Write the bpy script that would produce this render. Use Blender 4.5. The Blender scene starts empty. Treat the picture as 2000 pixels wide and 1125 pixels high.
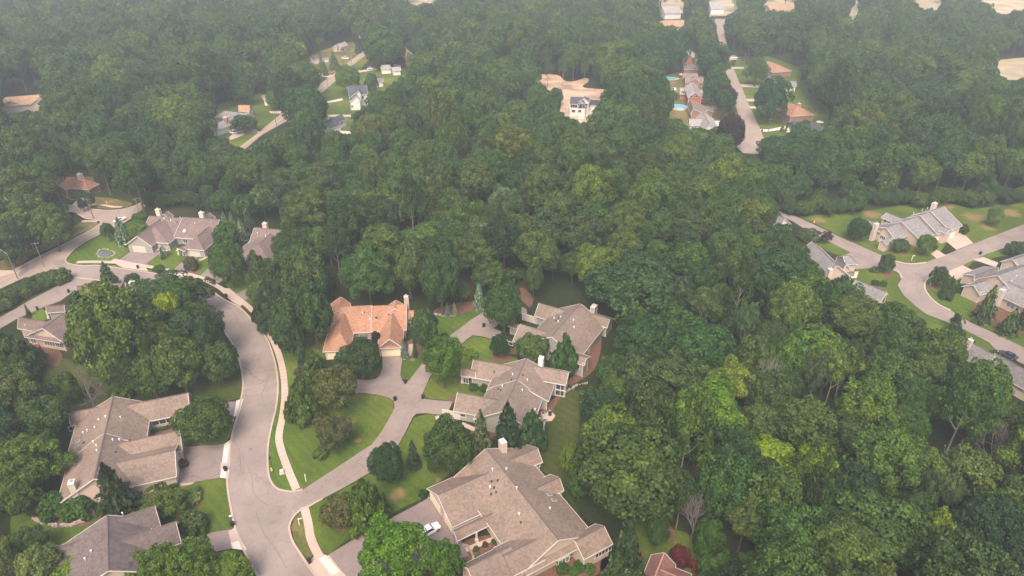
import bpy, bmesh, math, random
import numpy as np
from mathutils import Vector, Matrix
from mathutils.geometry import tessellate_polygon
R = math.radians
C = bpy.context.scene.collection
S = bpy.context.scene
# ------------------------------------------------------------------ camera
CH, PITCH, FL = 112.0, R(31.0), 1333.3
cd = bpy.data.cameras.new('camera'); cam = bpy.data.objects.new('camera', cd); C.objects.link(cam)
cd.lens = 24.0; cd.sensor_width = 36.0; cd.clip_start = 0.5; cd.clip_end = 6000
cam.location = (0, 0, CH); cam.rotation_euler = (R(90) - PITCH, 0, 0)
S.camera = cam
# ------------------------------------------------------------------ sky and sun
SUN_EL, SUN_AZ = R(54), R(-168)          # azimuth from +Y, negative = to the left
w = bpy.data.worlds.new('World'); S.world = w; w.use_nodes = True
nt = w.node_tree; bg = nt.nodes['Background']
sky = nt.nodes.new('ShaderNodeTexSky'); sky.sky_type = 'NISHITA'; sky.sun_disc = False
sky.sun_elevation = SUN_EL; sky.sun_rotation = SUN_AZ
sky.air_density = 1.0; sky.dust_density = 4.5; sky.ozone_density = 1.0
wm = nt.nodes.new('ShaderNodeMix'); wm.data_type = 'RGBA'; wm.blend_type = 'MULTIPLY'; wm.inputs[0].default_value = 1
wm.inputs[7].default_value = (1.05, 1.0, 0.96, 1)      # smoke in the air warms the sky light
nt.links.new(sky.outputs[0], wm.inputs[6]); nt.links.new(wm.outputs[2], bg.inputs[0]); bg.inputs[1].default_value = 0.15
sl = bpy.data.lights.new('sun', 'SUN'); so = bpy.data.objects.new('sun', sl); C.objects.link(so)
sl.energy = 1.5; sl.angle = R(26); sl.color = (1.0, 0.90, 0.80)
sd = Vector((math.sin(SUN_AZ) * math.cos(SUN_EL), math.cos(SUN_AZ) * math.cos(SUN_EL), math.sin(SUN_EL)))
so.rotation_euler = (-sd).to_track_quat('-Z', 'Y').to_euler(); so.location = (0, 0, 300)
S.view_settings.view_transform = 'Standard'; S.view_settings.look = 'None'
S.view_settings.exposure = 1.04; S.view_settings.gamma = 1.0
S.render.engine = 'CYCLES'
S.cycles.max_bounces = 5; S.cycles.diffuse_bounces = 2; S.cycles.glossy_bounces = 1
S.cycles.transmission_bounces = 1; S.cycles.volume_bounces = 1; S.cycles.transparent_max_bounces = 4
S.cycles.caustics_reflective = False; S.cycles.caustics_refractive = False
S.cycles.use_denoising = True; S.cycles.denoiser = 'OPENIMAGEDENOISE'; S.cycles.denoising_prefilter = 'NONE'; S.cycles.sample_clamp_indirect = 4.0
# ------------------------------------------------------------------ pixel <-> place (photo is 2000 x 1125)
SI, CO = math.sin(PITCH), math.cos(PITCH)
def G(px, py, h=0.0):
    """the point of the horizontal plane z=h that stands at this spot of the photograph"""
    u = (px - 1000.0) / FL; v = (py - 562.5) / FL
    t = (CH - h) / (SI + v * CO)
    return Vector((u * t, t * (CO - v * SI), h))
def P(p):
    dz = p[2] - CH
    d = p[1] * CO - dz * SI
    return (1000 + FL * p[0] / d, 562.5 - FL * (p[1] * SI + dz * CO) / d, d)
def ppm(p): return FL / P(p)[2]
# ------------------------------------------------------------------ materials
M = {}
def newmat(name):
    m = bpy.data.materials.new(name); m.use_nodes = True; n = m.node_tree
    b = n.nodes['Principled BSDF']; b.inputs['Specular IOR Level'].default_value = 0.25
    M[name] = m
    return m, n, b
def N(n, t, **k):
    nd = n.nodes.new(t)
    for a, v in k.items():
        if a in nd.inputs.keys(): nd.inputs[a].default_value = v
        else: setattr(nd, a, v)
    return nd
def ramp(n, fac, stops):
    r = n.nodes.new('ShaderNodeValToRGB'); e = r.color_ramp.elements
    while len(e) < len(stops): e.new(0.5)
    for i, (p, c) in enumerate(stops): e[i].position = p; e[i].color = (*c, 1)
    n.links.new(fac, r.inputs[0]); return r.outputs[0]
def mixc(n, fac, a, b, mode='MIX'):
    m = n.nodes.new('ShaderNodeMix'); m.data_type = 'RGBA'; m.blend_type = mode
    for i, v in ((0, fac), (6, a), (7, b)):
        if hasattr(v, 'is_linked'): n.links.new(v, m.inputs[i])
        elif i == 0: m.inputs[0].default_value = v
        else: m.inputs[i].default_value = (*v, 1)
    return m.outputs[2]
def texco(n, kind='Object'):
    return n.nodes.new('ShaderNodeTexCoord').outputs[kind]
def noise(n, co, sc, det=4, rough=0.55, dist=0.0):
    t = N(n, 'ShaderNodeTexNoise'); t.inputs['Scale'].default_value = sc; t.inputs['Detail'].default_value = det
    t.inputs['Roughness'].default_value = rough; t.inputs['Distortion'].default_value = dist
    n.links.new(co, t.inputs['Vector']); return t.outputs[0]
def plain(name, col, rough=0.7, metal=0.0, var=0.12, sc=3.0, spec=0.25):
    m, n, b = newmat(name)
    co = texco(n); f = noise(n, co, sc, 5)
    c = ramp(n, f, [(0.3, tuple(x * (1 - var) for x in col)), (0.7, tuple(min(1, x * (1 + var)) for x in col))])
    n.links.new(c, b.inputs['Base Color']); b.inputs['Roughness'].default_value = rough
    b.inputs['Metallic'].default_value = metal; b.inputs['Specular IOR Level'].default_value = spec
    return m
def shingle(name, col, col2):
    m, n, b = newmat(name); co = texco(n)
    # courses of shingles read from world height, tabs from a cell noise
    sx = N(n, 'ShaderNodeSeparateXYZ'); n.links.new(co, sx.inputs[0])
    v = N(n, 'ShaderNodeTexVoronoi'); v.inputs['Scale'].default_value = 2.6; n.links.new(co, v.inputs['Vector'])
    sv = N(n, 'ShaderNodeSeparateXYZ'); n.links.new(v.outputs['Color'], sv.inputs[0])
    a = ramp(n, sv.outputs[0], [(0.0, tuple(x * 0.78 for x in col)), (0.5, col), (1.0, tuple(.5 * (p + q) for p, q in zip(col, col2)))])
    big = noise(n, co, 0.18, 3)
    bigc = ramp(n, big, [(0.3, (0.86, 0.86, 0.88)), (0.7, (1.1, 1.08, 1.05))])
    c = mixc(n, 1.0, a, bigc, 'MULTIPLY')
    wv = N(n, 'ShaderNodeTexWave', wave_type='BANDS', bands_direction='Z'); wv.inputs['Scale'].default_value = 1.7
    wv.inputs['Distortion'].default_value = 1.2; wv.inputs['Detail'].default_value = 2; n.links.new(co, wv.inputs['Vector'])
    wc = ramp(n, wv.outputs[0], [(0.0, (0.80, 0.80, 0.80)), (0.35, (1.05, 1.05, 1.05))])
    c = mixc(n, 0.45, c, mixc(n, 1.0, c, wc, 'MULTIPLY'))
    # weather streaks
    st = noise(n, co, 0.5, 5, 0.7); stc = ramp(n, st, [(0.35, (0.86, 0.86, 0.86)), (0.6, (1, 1, 1))])
    c = mixc(n, 0.35, c, mixc(n, 1.0, c, stc, 'MULTIPLY'))
    n.links.new(c, b.inputs['Base Color']); b.inputs['Roughness'].default_value = 0.92
    bp = N(n, 'ShaderNodeBump'); bp.inputs['Strength'].default_value = 0.5; bp.inputs['Distance'].default_value = 0.04
    n.links.new(sv.outputs[1], bp.inputs['Height']); n.links.new(bp.outputs[0], b.inputs['Normal'])
def siding(name, col):
    m, n, b = newmat(name); co = texco(n)
    wv = N(n, 'ShaderNodeTexWave', wave_type='BANDS', bands_direction='Z'); wv.inputs['Scale'].default_value = 2.2
    n.links.new(co, wv.inputs['Vector'])
    c = ramp(n, wv.outputs[0], [(0.0, tuple(x * 0.82 for x in col)), (0.3, col)])
    f = noise(n, co, 0.8, 4); c = mixc(n, 1.0, c, ramp(n, f, [(0.3, (0.92, 0.92, 0.92)), (0.7, (1.04, 1.04, 1.04))]), 'MULTIPLY')
    n.links.new(c, b.inputs['Base Color']); b.inputs['Roughness'].default_value = 0.7
def brick(name, col, mortar):
    m, n, b = newmat(name); co = texco(n)
    f = noise(n, co, 9, 3); c = ramp(n, f, [(0.3, tuple(x * 0.75 for x in col)), (0.6, col), (0.8, mortar)])
    n.links.new(c, b.inputs['Base Color']); b.inputs['Roughness'].default_value = 0.9
def glass(name, col=(0.04, 0.05, 0.06)):
    m, n, b = newmat(name); b.inputs['Base Color'].default_value = (*col, 1)
    b.inputs['Roughness'].default_value = 0.12; b.inputs['Specular IOR Level'].default_value = 0.8
def grass(name, cols, sc=1.0, dry=()):
    m, n, b = newmat(name); co = texco(n)
    a = noise(n, co, 0.045 * sc, 6, 0.62, 0.6); c = ramp(n, a, [(0.30, cols[0]), (0.50, cols[1]), (0.62, cols[2]), (0.76, cols[3])])
    f = noise(n, co, 1.6, 6, 0.75)
    c = mixc(n, 1.0, c, ramp(n, f, [(0.28, (0.62, 0.62, 0.60)), (0.72, (1.32, 1.30, 1.22))]), 'MULTIPLY')
    nz = noise(n, co, 0.45, 6, 0.7)
    for (x_, y_), rad_ in dry:      # bleached patches with ragged edges
        vm = N(n, 'ShaderNodeVectorMath', operation='DISTANCE'); n.links.new(co, vm.inputs[0]); vm.inputs[1].default_value = (x_, y_, 0)
        mt = N(n, 'ShaderNodeMath', operation='DIVIDE'); n.links.new(vm.outputs['Value'], mt.inputs[0]); mt.inputs[1].default_value = rad_ * 1.25
        m2 = N(n, 'ShaderNodeMath', operation='ADD'); n.links.new(mt.outputs[0], m2.inputs[0]); n.links.new(nz, m2.inputs[1])
        bw = N(n, 'ShaderNodeRGBToBW'); n.links.new(ramp(n, m2.outputs[0], [(0.72, (1, 1, 1)), (1.35, (0, 0, 0))]), bw.inputs[0])
        c = mixc(n, bw.outputs[0], c, (0.22, 0.155, 0.065))
    wv = N(n, 'ShaderNodeTexWave', wave_type='BANDS', bands_direction='DIAGONAL'); wv.inputs['Scale'].default_value = 0.22
    wv.inputs['Distortion'].default_value = 3.5; wv.inputs['Detail'].default_value = 2; wv.inputs['Detail Scale'].default_value = 0.6
    n.links.new(co, wv.inputs['Vector'])
    c = mixc(n, 0.35, c, mixc(n, 1.0, c, ramp(n, wv.outputs[0], [(0.2, (0.8, 0.84, 0.8)), (0.8, (1.18, 1.14, 1.1))]), 'MULTIPLY'))
    n.links.new(c, b.inputs['Base Color']); b.inputs['Roughness'].default_value = 1.0; b.inputs['Specular IOR Level'].default_value = 0.05
    bp = N(n, 'ShaderNodeBump'); bp.inputs['Strength'].default_value = 0.6; bp.inputs['Distance'].default_value = 0.25
    n.links.new(f, bp.inputs['Height']); n.links.new(bp.outputs[0], b.inputs['Normal'])
def paving(name, col, crack=True, joints=0.0, mottled=0.10):
    m, n, b = newmat(name); co = texco(n)
    a = noise(n, co, 0.12, 4); f = noise(n, co, 3.0, 6, 0.8)
    c = ramp(n, a, [(0.3, tuple(x * (1 - mottled) for x in col)), (0.7, tuple(x * (1 + mottled) for x in col))])
    c = mixc(n, 1.0, c, ramp(n, f, [(0.3, (0.88, 0.88, 0.88)), (0.7, (1.1, 1.1, 1.1))]), 'MULTIPLY')
    if crack:
        nv = N(n, 'ShaderNodeTexNoise'); nv.inputs['Scale'].default_value = 0.3; nv.inputs['Detail'].default_value = 5
        n.links.new(co, nv.inputs['Vector'])
        va = N(n, 'ShaderNodeVectorMath', operation='MULTIPLY_ADD'); n.links.new(nv.outputs['Color'], va.inputs[0])
        va.inputs[1].default_value = (5, 5, 0); n.links.new(co, va.inputs[2])
        v = N(n, 'ShaderNodeTexVoronoi', feature='DISTANCE_TO_EDGE'); v.inputs['Scale'].default_value = 0.085
        n.links.new(va.outputs[0], v.inputs['Vector'])
        gate = noise(n, co, 0.06, 3)
        gt = ramp(n, gate, [(0.46, (0, 0, 0)), (0.6, (1, 1, 1))])
        cr = ramp(n, v.outputs[0], [(0.0, (1, 1, 1)), (0.012, (0, 0, 0))])
        fac = mixc(n, 1.0, cr, gt, 'MULTIPLY')
        dk = mixc(n, 1.0, c, (0.62, 0.60, 0.60), 'MULTIPLY')
        bw = N(n, 'ShaderNodeRGBToBW'); n.links.new(fac, bw.inputs[0])
        c = mixc(n, bw.outputs[0], c, dk)
        st = noise(n, co, 0.35, 6, 0.7, 1.5)
        c = mixc(n, 1.0, c, ramp(n, st, [(0.34, (0.86, 0.85, 0.85)), (0.5, (1, 1, 1))]), 'MULTIPLY')
    n.links.new(c, b.inputs['Base Color']); b.inputs['Roughness'].default_value = 0.9; b.inputs['Specular IOR Level'].default_value = 0.2
    return m
def leafmat(name):
    """leaf colour = the object's own colour, varied from tree to tree and from leaf to leaf"""
    m, n, b = newmat(name)
    oi = N(n, 'ShaderNodeObjectInfo')
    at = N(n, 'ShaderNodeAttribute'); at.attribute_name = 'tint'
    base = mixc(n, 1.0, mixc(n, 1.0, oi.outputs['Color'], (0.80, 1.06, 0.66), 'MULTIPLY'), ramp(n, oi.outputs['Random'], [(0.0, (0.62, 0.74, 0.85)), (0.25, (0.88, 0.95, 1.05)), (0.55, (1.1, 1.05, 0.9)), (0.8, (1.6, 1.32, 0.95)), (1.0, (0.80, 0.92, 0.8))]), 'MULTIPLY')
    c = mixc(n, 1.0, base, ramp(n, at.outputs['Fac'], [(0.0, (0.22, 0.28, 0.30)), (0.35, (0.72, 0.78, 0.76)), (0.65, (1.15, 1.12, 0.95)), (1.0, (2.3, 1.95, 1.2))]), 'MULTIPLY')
    n.links.new(c, b.inputs['Base Color']); b.inputs['Roughness'].default_value = 0.65; b.inputs['Specular IOR Level'].default_value = 0.18
    return m
# ------------------------------------------------------------------ objects
def tag(o, label=None, cat=None, group=None, kind=None):
    if label: o['label'] = label
    if cat: o['category'] = cat
    if group: o['group'] = group
    if kind: o['kind'] = kind
    return o
def empty(name, loc, rz=0.0):
    o = bpy.data.objects.new(name, None); C.objects.link(o); o.location = loc; o.rotation_euler = (0, 0, rz)
    o.empty_display_size = 0.5
    return o
class MB:
    def __init__(s): s.v = []; s.f = []; s.m = []
    def quad(s, pts, mi=0):
        k = len(s.v); s.v += [tuple(p) for p in pts]; s.f.append(tuple(range(k, k + len(pts)))); s.m.append(mi)
    def box(s, c, d, rz=0.0, mi=0, taper=1.0):
        ca, sa = math.cos(rz), math.sin(rz); k = len(s.v)
        for z in (-1, 1):
            q = taper if z > 0 else 1.0
            for x, y in ((-1, -1), (1, -1), (1, 1), (-1, 1)):
                X, Y = x * d[0] / 2 * q, y * d[1] / 2 * q
                s.v.append((c[0] + X * ca - Y * sa, c[1] + X * sa + Y * ca, c[2] + z * d[2] / 2))
        for f in ((0, 3, 2, 1), (4, 5, 6, 7), (0, 1, 5, 4), (1, 2, 6, 5), (2, 3, 7, 6), (3, 0, 4, 7)):
            s.f.append(tuple(k + i for i in f)); s.m.append(mi)
    def tube(s, pts, rad, n=8, mi=0, cap=True):
        """a tube through the points, one radius per point"""
        if not hasattr(rad, '__len__'): rad = [rad] * len(pts)
        pts = [Vector(p) for p in pts]; k = len(s.v)
        for i, p in enumerate(pts):
            d = (pts[min(i + 1, len(pts) - 1)] - pts[max(i - 1, 0)])
            d = d.normalized() if d.length > 1e-9 else Vector((0, 0, 1))
            a = d.orthogonal().normalized(); a = (Vector((1, 0, 0)) - d * d.x) if abs(d.x) < 0.9 else (Vector((0, 1, 0)) - d * d.y)
            a.normalize(); b = d.cross(a)
            for j in range(n):
                t = 2 * math.pi * j / n
                s.v.append(tuple(p + (a * math.cos(t) + b * math.sin(t)) * rad[i]))
        for i in range(len(pts) - 1):
            for j in range(n):
                q = k + i * n; s.f.append((q + j, q + (j + 1) % n, q + n + (j + 1) % n, q + n + j)); s.m.append(mi)
        if cap:
            s.f.append(tuple(k + j for j in range(n))[::-1]); s.m.append(mi)
            q = k + (len(pts) - 1) * n; s.f.append(tuple(q + j for j in range(n))); s.m.append(mi)
    def beam(s, a, b, w, h, mi=0, drop=0.0):
        """a rectangular bar from a to b; drop lowers it"""
        a = Vector(a); b = Vector(b); d = (b - a).normalized(); sd = d.cross(Vector((0, 0, 1)))
        if sd.length < 1e-6: sd = Vector((1, 0, 0))
        sd.normalize(); up = sd.cross(d); k = len(s.v)
        for p in (a, b):
            for x, y in ((-1, -1), (1, -1), (1, 1), (-1, 1)):
                q = p + sd * x * w / 2 + up * y * h / 2 + Vector((0, 0, -drop)); s.v.append(tuple(q))
        for f in ((0, 1, 2, 3), (7, 6, 5, 4), (0, 4, 5, 1), (1, 5, 6, 2), (2, 6, 7, 3), (3, 7, 4, 0)):
            s.f.append(tuple(k + i for i in f)); s.m.append(mi)
    def build(s, name, mats, parent=None, origin=None, smooth=False):
        me = bpy.data.meshes.new(name)
        v = s.v
        if origin is not None: v = [(a - origin[0], b - origin[1], c - origin[2]) for a, b, c in v]
        me.from_pydata(v, [], s.f)
        if not isinstance(mats, (list, tuple)): mats = [mats]
        for m in mats: me.materials.append(M[m] if isinstance(m, str) else m)
        if len(mats) > 1: me.polygons.foreach_set('material_index', s.m)
        if smooth: me.polygons.foreach_set('use_smooth', [True] * len(me.polygons))
        me.update()
        o = bpy.data.objects.new(name, me); C.objects.link(o)
        if parent is not None:
            o.parent = parent
            if origin is None:      # geometry was given in world coordinates
                o.matrix_parent_inverse = parent.matrix_basis.inverted()
        elif origin is not None: o.location = origin
        return o
def fix_normals(o):
    bm = bmesh.new(); bm.from_mesh(o.data); bmesh.ops.recalc_face_normals(bm, faces=bm.faces); bm.to_mesh(o.data); bm.free()
def catmull(pts, n=6, closed=False):
    out = []; m = len(pts)
    P_ = [Vector((p[0], p[1], 0)) for p in pts]
    rng = range(m) if closed else range(m - 1)
    for i in rng:
        p0 = P_[(i - 1) % m] if closed or i > 0 else P_[0]; p1 = P_[i]; p2 = P_[(i + 1) % m]
        p3 = P_[(i + 2) % m] if closed or i + 2 < m else P_[-1]
        for j in range(n):
            t = j / n
            out.append(0.5 * ((2 * p1) + (-p0 + p2) * t + (2 * p0 - 5 * p1 + 4 * p2 - p3) * t * t + (-p0 + 3 * p1 - 3 * p2 + p3) * t ** 3))
    if not closed: out.append(P_[-1])
    return out
def gpts(pix, smooth=0, closed=True):
    g = [G(*p) for p in pix]
    if smooth: g = catmull(g, smooth, closed)
    return [Vector((p.x, p.y, 0)) for p in g]
def sheet(name, pix, mat, z, smooth=0, label=None, kind='structure', world=None, cat=None):
    g = world if world else gpts(pix, smooth)
    tris = tessellate_polygon([g])
    me = bpy.data.meshes.new(name); vs = [(p.x, p.y, z) for p in g]
    fs = []
    for t in tris:
        a, b, c = [g[i] for i in t]
        fs.append(t if (b - a).cross(c - a).z > 0 else (t[0], t[2], t[1]))
    me.from_pydata(vs, [], fs); me.materials.append(M[mat]); me.update()
    o = bpy.data.objects.new(name, me); C.objects.link(o); tag(o, label, cat, None, kind); return o
def ribbon(name, pix, wid, mat, z, h=0.0, label=None, smooth=5, world=None, off=0.0, kind='structure'):
    """a strip of real width along a line on the ground; with h>0 it is a raised solid (kerb)"""
    g = world if world else gpts(pix, smooth, closed=False)
    mb = MB(); L = []; Rr = []
    for i, p in enumerate(g):
        d = (g[min(i + 1, len(g) - 1)] - g[max(i - 1, 0)]).normalized(); n = Vector((-d.y, d.x, 0))
        L.append(p + n * (off + wid / 2)); Rr.append(p + n * (off - wid / 2))
    for i in range(len(g) - 1):
        a, b, c, d = L[i], L[i + 1], Rr[i + 1], Rr[i]
        t = z + h
        mb.quad([(a.x, a.y, t), (d.x, d.y, t), (c.x, c.y, t), (b.x, b.y, t)])
        if h > 0:
            mb.quad([(a.x, a.y, z - .05), (a.x, a.y, t), (b.x, b.y, t), (b.x, b.y, z - .05)])
            mb.quad([(d.x, d.y, t), (d.x, d.y, z - .05), (c.x, c.y, z - .05), (c.x, c.y, t)])
    o = mb.build(name, mat); tag(o, label, None, None, kind); return o
def inside(pt, poly):
    x, y = pt; r = False; j = len(poly) - 1
    for i in range(len(poly)):
        xi, yi = poly[i]; xj, yj = poly[j]
        if (yi > y) != (yj > y) and x < (xj - xi) * (y - yi) / (yj - yi) + xi: r = not r
        j = i
    return r
# ------------------------------------------------------------------ the materials of the place
shingle('taupe shingles', (0.220, 0.168, 0.134), (0.285, 0.222, 0.178))
shingle('warm taupe shingles', (0.235, 0.173, 0.133), (0.30, 0.228, 0.178))
shingle('mauve brown shingles', (0.188, 0.136, 0.120), (0.25, 0.185, 0.166))
shingle('charcoal shingles', (0.150, 0.116, 0.108), (0.20, 0.158, 0.148))
shingle('orange shingles', (0.365, 0.19, 0.115), (0.455, 0.255, 0.165))
shingle('cool grey shingles', (0.225, 0.210, 0.203), (0.31, 0.29, 0.28))
shingle('pale grey shingles', (0.34, 0.31, 0.29), (0.43, 0.40, 0.37))
shingle('slate shingles', (0.075, 0.082, 0.10), (0.12, 0.125, 0.145))
shingle('rust shingles', (0.235, 0.115, 0.095), (0.30, 0.155, 0.125))
shingle('tan shingles', (0.40, 0.24, 0.14), (0.52, 0.33, 0.20))
siding('tan siding', (0.58, 0.45, 0.35)); siding('sage siding', (0.34, 0.33, 0.28)); siding('cream siding', (0.62, 0.52, 0.40))
siding('white siding', (0.80, 0.76, 0.70)); siding('grey siding', (0.36, 0.35, 0.33))
brick('brown brick', (0.34, 0.19, 0.13), (0.45, 0.33, 0.27)); brick('red brick', (0.42, 0.13, 0.075), (0.5, 0.25, 0.18))
brick('blond brick', (0.55, 0.38, 0.25), (0.62, 0.48, 0.36))
plain('white trim', (0.62, 0.56, 0.50), 0.6, var=0.05); plain('cream door', (0.86, 0.70, 0.47), 0.6, var=0.04)
plain('beige door', (0.56, 0.50, 0.41), 0.6, var=0.05); plain('white door', (0.82, 0.77, 0.72), 0.6, var=0.04)
plain('ridge cap', (0.135, 0.10, 0.088), 0.9); plain('dark metal', (0.03, 0.03, 0.033), 0.5); plain('white metal', (0.82, 0.82, 0.82), 0.45, var=0.03)
plain('copper ridge', (0.42, 0.22, 0.15), 0.9)
plain('vent metal', (0.55, 0.53, 0.52), 0.4, 0.3); plain('dark vent', (0.06, 0.045, 0.04), 0.8)
glass('window glass'); glass('bright glass', (0.16, 0.19, 0.20)); glass('skylight glass', (0.20, 0.26, 0.24)); glass('car glass', (0.015, 0.017, 0.02))
paving('road asphalt', (0.280, 0.222, 0.192), mottled=0.15); paving('lane asphalt', (0.270, 0.212, 0.182), mottled=0.13)
paving('drive asphalt', (0.245, 0.190, 0.172), mottled=0.13); paving('street concrete', (0.335, 0.262, 0.21))
paving('walk concrete', (0.50, 0.375, 0.30), crack=False); paving('new concrete', (0.66, 0.56, 0.49), crack=False)
paving('kerb concrete', (0.45, 0.335, 0.275), crack=False); paving('patch asphalt', (0.19, 0.16, 0.165), crack=False)
plain('yellow paint', (0.70, 0.42, 0.12), 0.7); plain('white paint', (0.72, 0.62, 0.56), 0.7)
grass('lawn grass', [(0.044, 0.074, 0.013), (0.084, 0.124, 0.020), (0.125, 0.148, 0.026), (0.27, 0.19, 0.065)], 1.0, [((G(a_, b_).x, G(a_, b_).y), r_) for a_, b_, r_ in ((778, 965, 3.6), (856, 940, 1.6), (682, 822, 2.6), (806, 702, 1.4), (596, 700, 2.2), (700, 860, 1.5), (1850, 402, 6), (1700, 418, 7), (1970, 415, 8), (1600, 430, 5), (1780, 400, 6), (1905, 425, 8), (1880, 455, 5), (1765, 495, 3.5), (1930, 445, 5))])
grass('green lawn grass', [(0.054, 0.092, 0.014), (0.084, 0.135, 0.020), (0.11, 0.155, 0.024), (0.18, 0.165, 0.042)])
grass('dry grass', [(0.075, 0.09, 0.025), (0.15, 0.135, 0.045), (0.23, 0.165, 0.075), (0.32, 0.215, 0.115)], 2.0)
grass('shade tinted lawn grass', [(0.032, 0.048, 0.012), (0.05, 0.068, 0.016), (0.07, 0.08, 0.02), (0.12, 0.09, 0.04)])  # darker lawn copy with tree shade put into the colour
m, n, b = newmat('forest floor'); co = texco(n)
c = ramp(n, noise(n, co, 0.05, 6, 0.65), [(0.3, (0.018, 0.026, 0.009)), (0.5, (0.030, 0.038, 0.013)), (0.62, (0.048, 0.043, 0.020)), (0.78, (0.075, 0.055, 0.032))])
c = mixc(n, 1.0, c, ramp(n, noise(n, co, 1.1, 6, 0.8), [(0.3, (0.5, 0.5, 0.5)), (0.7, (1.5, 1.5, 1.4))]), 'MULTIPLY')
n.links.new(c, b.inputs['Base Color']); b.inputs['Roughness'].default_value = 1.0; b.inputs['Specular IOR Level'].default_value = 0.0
plain('mulch', (0.155, 0.082, 0.058), 1.0, var=0.4, sc=2.5, spec=0.02); plain('stone', (0.38, 0.31, 0.26), 0.9, var=0.3, sc=2.5)
m = plain('bare dirt', (0.46, 0.32, 0.215), 1.0, var=0.4, sc=0.10, spec=0.02)
plain('dry field', (0.42, 0.34, 0.22), 1.0, var=0.3, sc=0.05, spec=0.02)
plain('pool blue', (0.12, 0.42, 0.62), 0.15, var=0.1, sc=0.8); plain('pool turquoise', (0.05, 0.52, 0.44), 0.15, var=0.1, sc=0.8)
plain('bark', (0.115, 0.085, 0.065), 0.95, var=0.35, sc=6); plain('grey bark', (0.17, 0.14, 0.125), 0.95, var=0.3, sc=6)
plain('pale bark', (0.25, 0.21, 0.18), 0.95, var=0.25, sc=5)
plain('bin plastic', (0.022, 0.020, 0.028), 0.5); plain('weathered wood', (0.22, 0.17, 0.14), 0.9, var=0.25, sc=5); plain('deck red', (0.22, 0.07, 0.06), 0.85)
plain('car white', (0.85, 0.85, 0.86), 0.22, var=0.02, spec=0.6); plain('car silver', (0.45, 0.45, 0.46), 0.25, 0.5, var=0.03); plain('car dark', (0.045, 0.05, 0.065), 0.2, var=0.03, spec=0.6)
plain('tyre', (0.015, 0.015, 0.016), 0.85); plain('rim', (0.5, 0.5, 0.5), 0.3, 0.8); plain('red lens', (0.45, 0.02, 0.02), 0.3); plain('lamp lens', (0.75, 0.75, 0.7), 0.2)
plain('utility green', (0.50, 0.58, 0.50), 0.6); plain('safety yellow', (0.75, 0.55, 0.08), 0.5); plain('orange plastic', (0.85, 0.30, 0.05), 0.5)
plain('parasol cloth', (0.62, 0.50, 0.42), 0.9); plain('water pond', (0.12, 0.12, 0.15), 0.1)
leafmat('leaves')
# ------------------------------------------------------------------ trees
rs = np.random.RandomState(7)
def unit(a): return a / np.maximum(np.linalg.norm(a, axis=1, keepdims=True), 1e-9)
def leafmesh(name, pos, nor, size, tint, mat='leaves', asp=1.0):
    """many small leaf-clump faces as one mesh"""
    n = len(pos); ref = np.where(np.abs(nor[:, 2:3]) < 0.9, np.array([[0, 0, 1.0]]), np.array([[1.0, 0, 0]]))
    t = unit(np.cross(nor, ref)); b = np.cross(nor, t)
    ang = rs.rand(n, 1) * 6.283; t2 = t * np.cos(ang) + b * np.sin(ang); b2 = -t * np.sin(ang) + b * np.cos(ang)
    sz = size.reshape(-1, 1); q = 0.55 + 0.5 * rs.rand(n, 4)
    v = np.stack([pos + t2 * sz * q[:, 0:1] * asp, pos + b2 * sz * q[:, 1:2], pos - t2 * sz * q[:, 2:3] * asp - nor * sz * 0.25, pos - b2 * sz * q[:, 3:4]], 1).reshape(-1, 3)
    me = bpy.data.meshes.new(name); me.vertices.add(4 * n); me.vertices.foreach_set('co', v.ravel())
    me.loops.add(4 * n); me.loops.foreach_set('vertex_index', np.arange(4 * n, dtype=np.int32))
    me.polygons.add(n); me.polygons.foreach_set('loop_start', np.arange(0, 4 * n, 4, dtype=np.int32))
    me.polygons.foreach_set('loop_total', np.full(n, 4, dtype=np.int32))
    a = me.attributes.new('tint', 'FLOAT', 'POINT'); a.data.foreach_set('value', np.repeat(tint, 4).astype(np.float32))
    me.materials.append(M[mat]); me.update(calc_edges=True); me.validate(); return me
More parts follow.
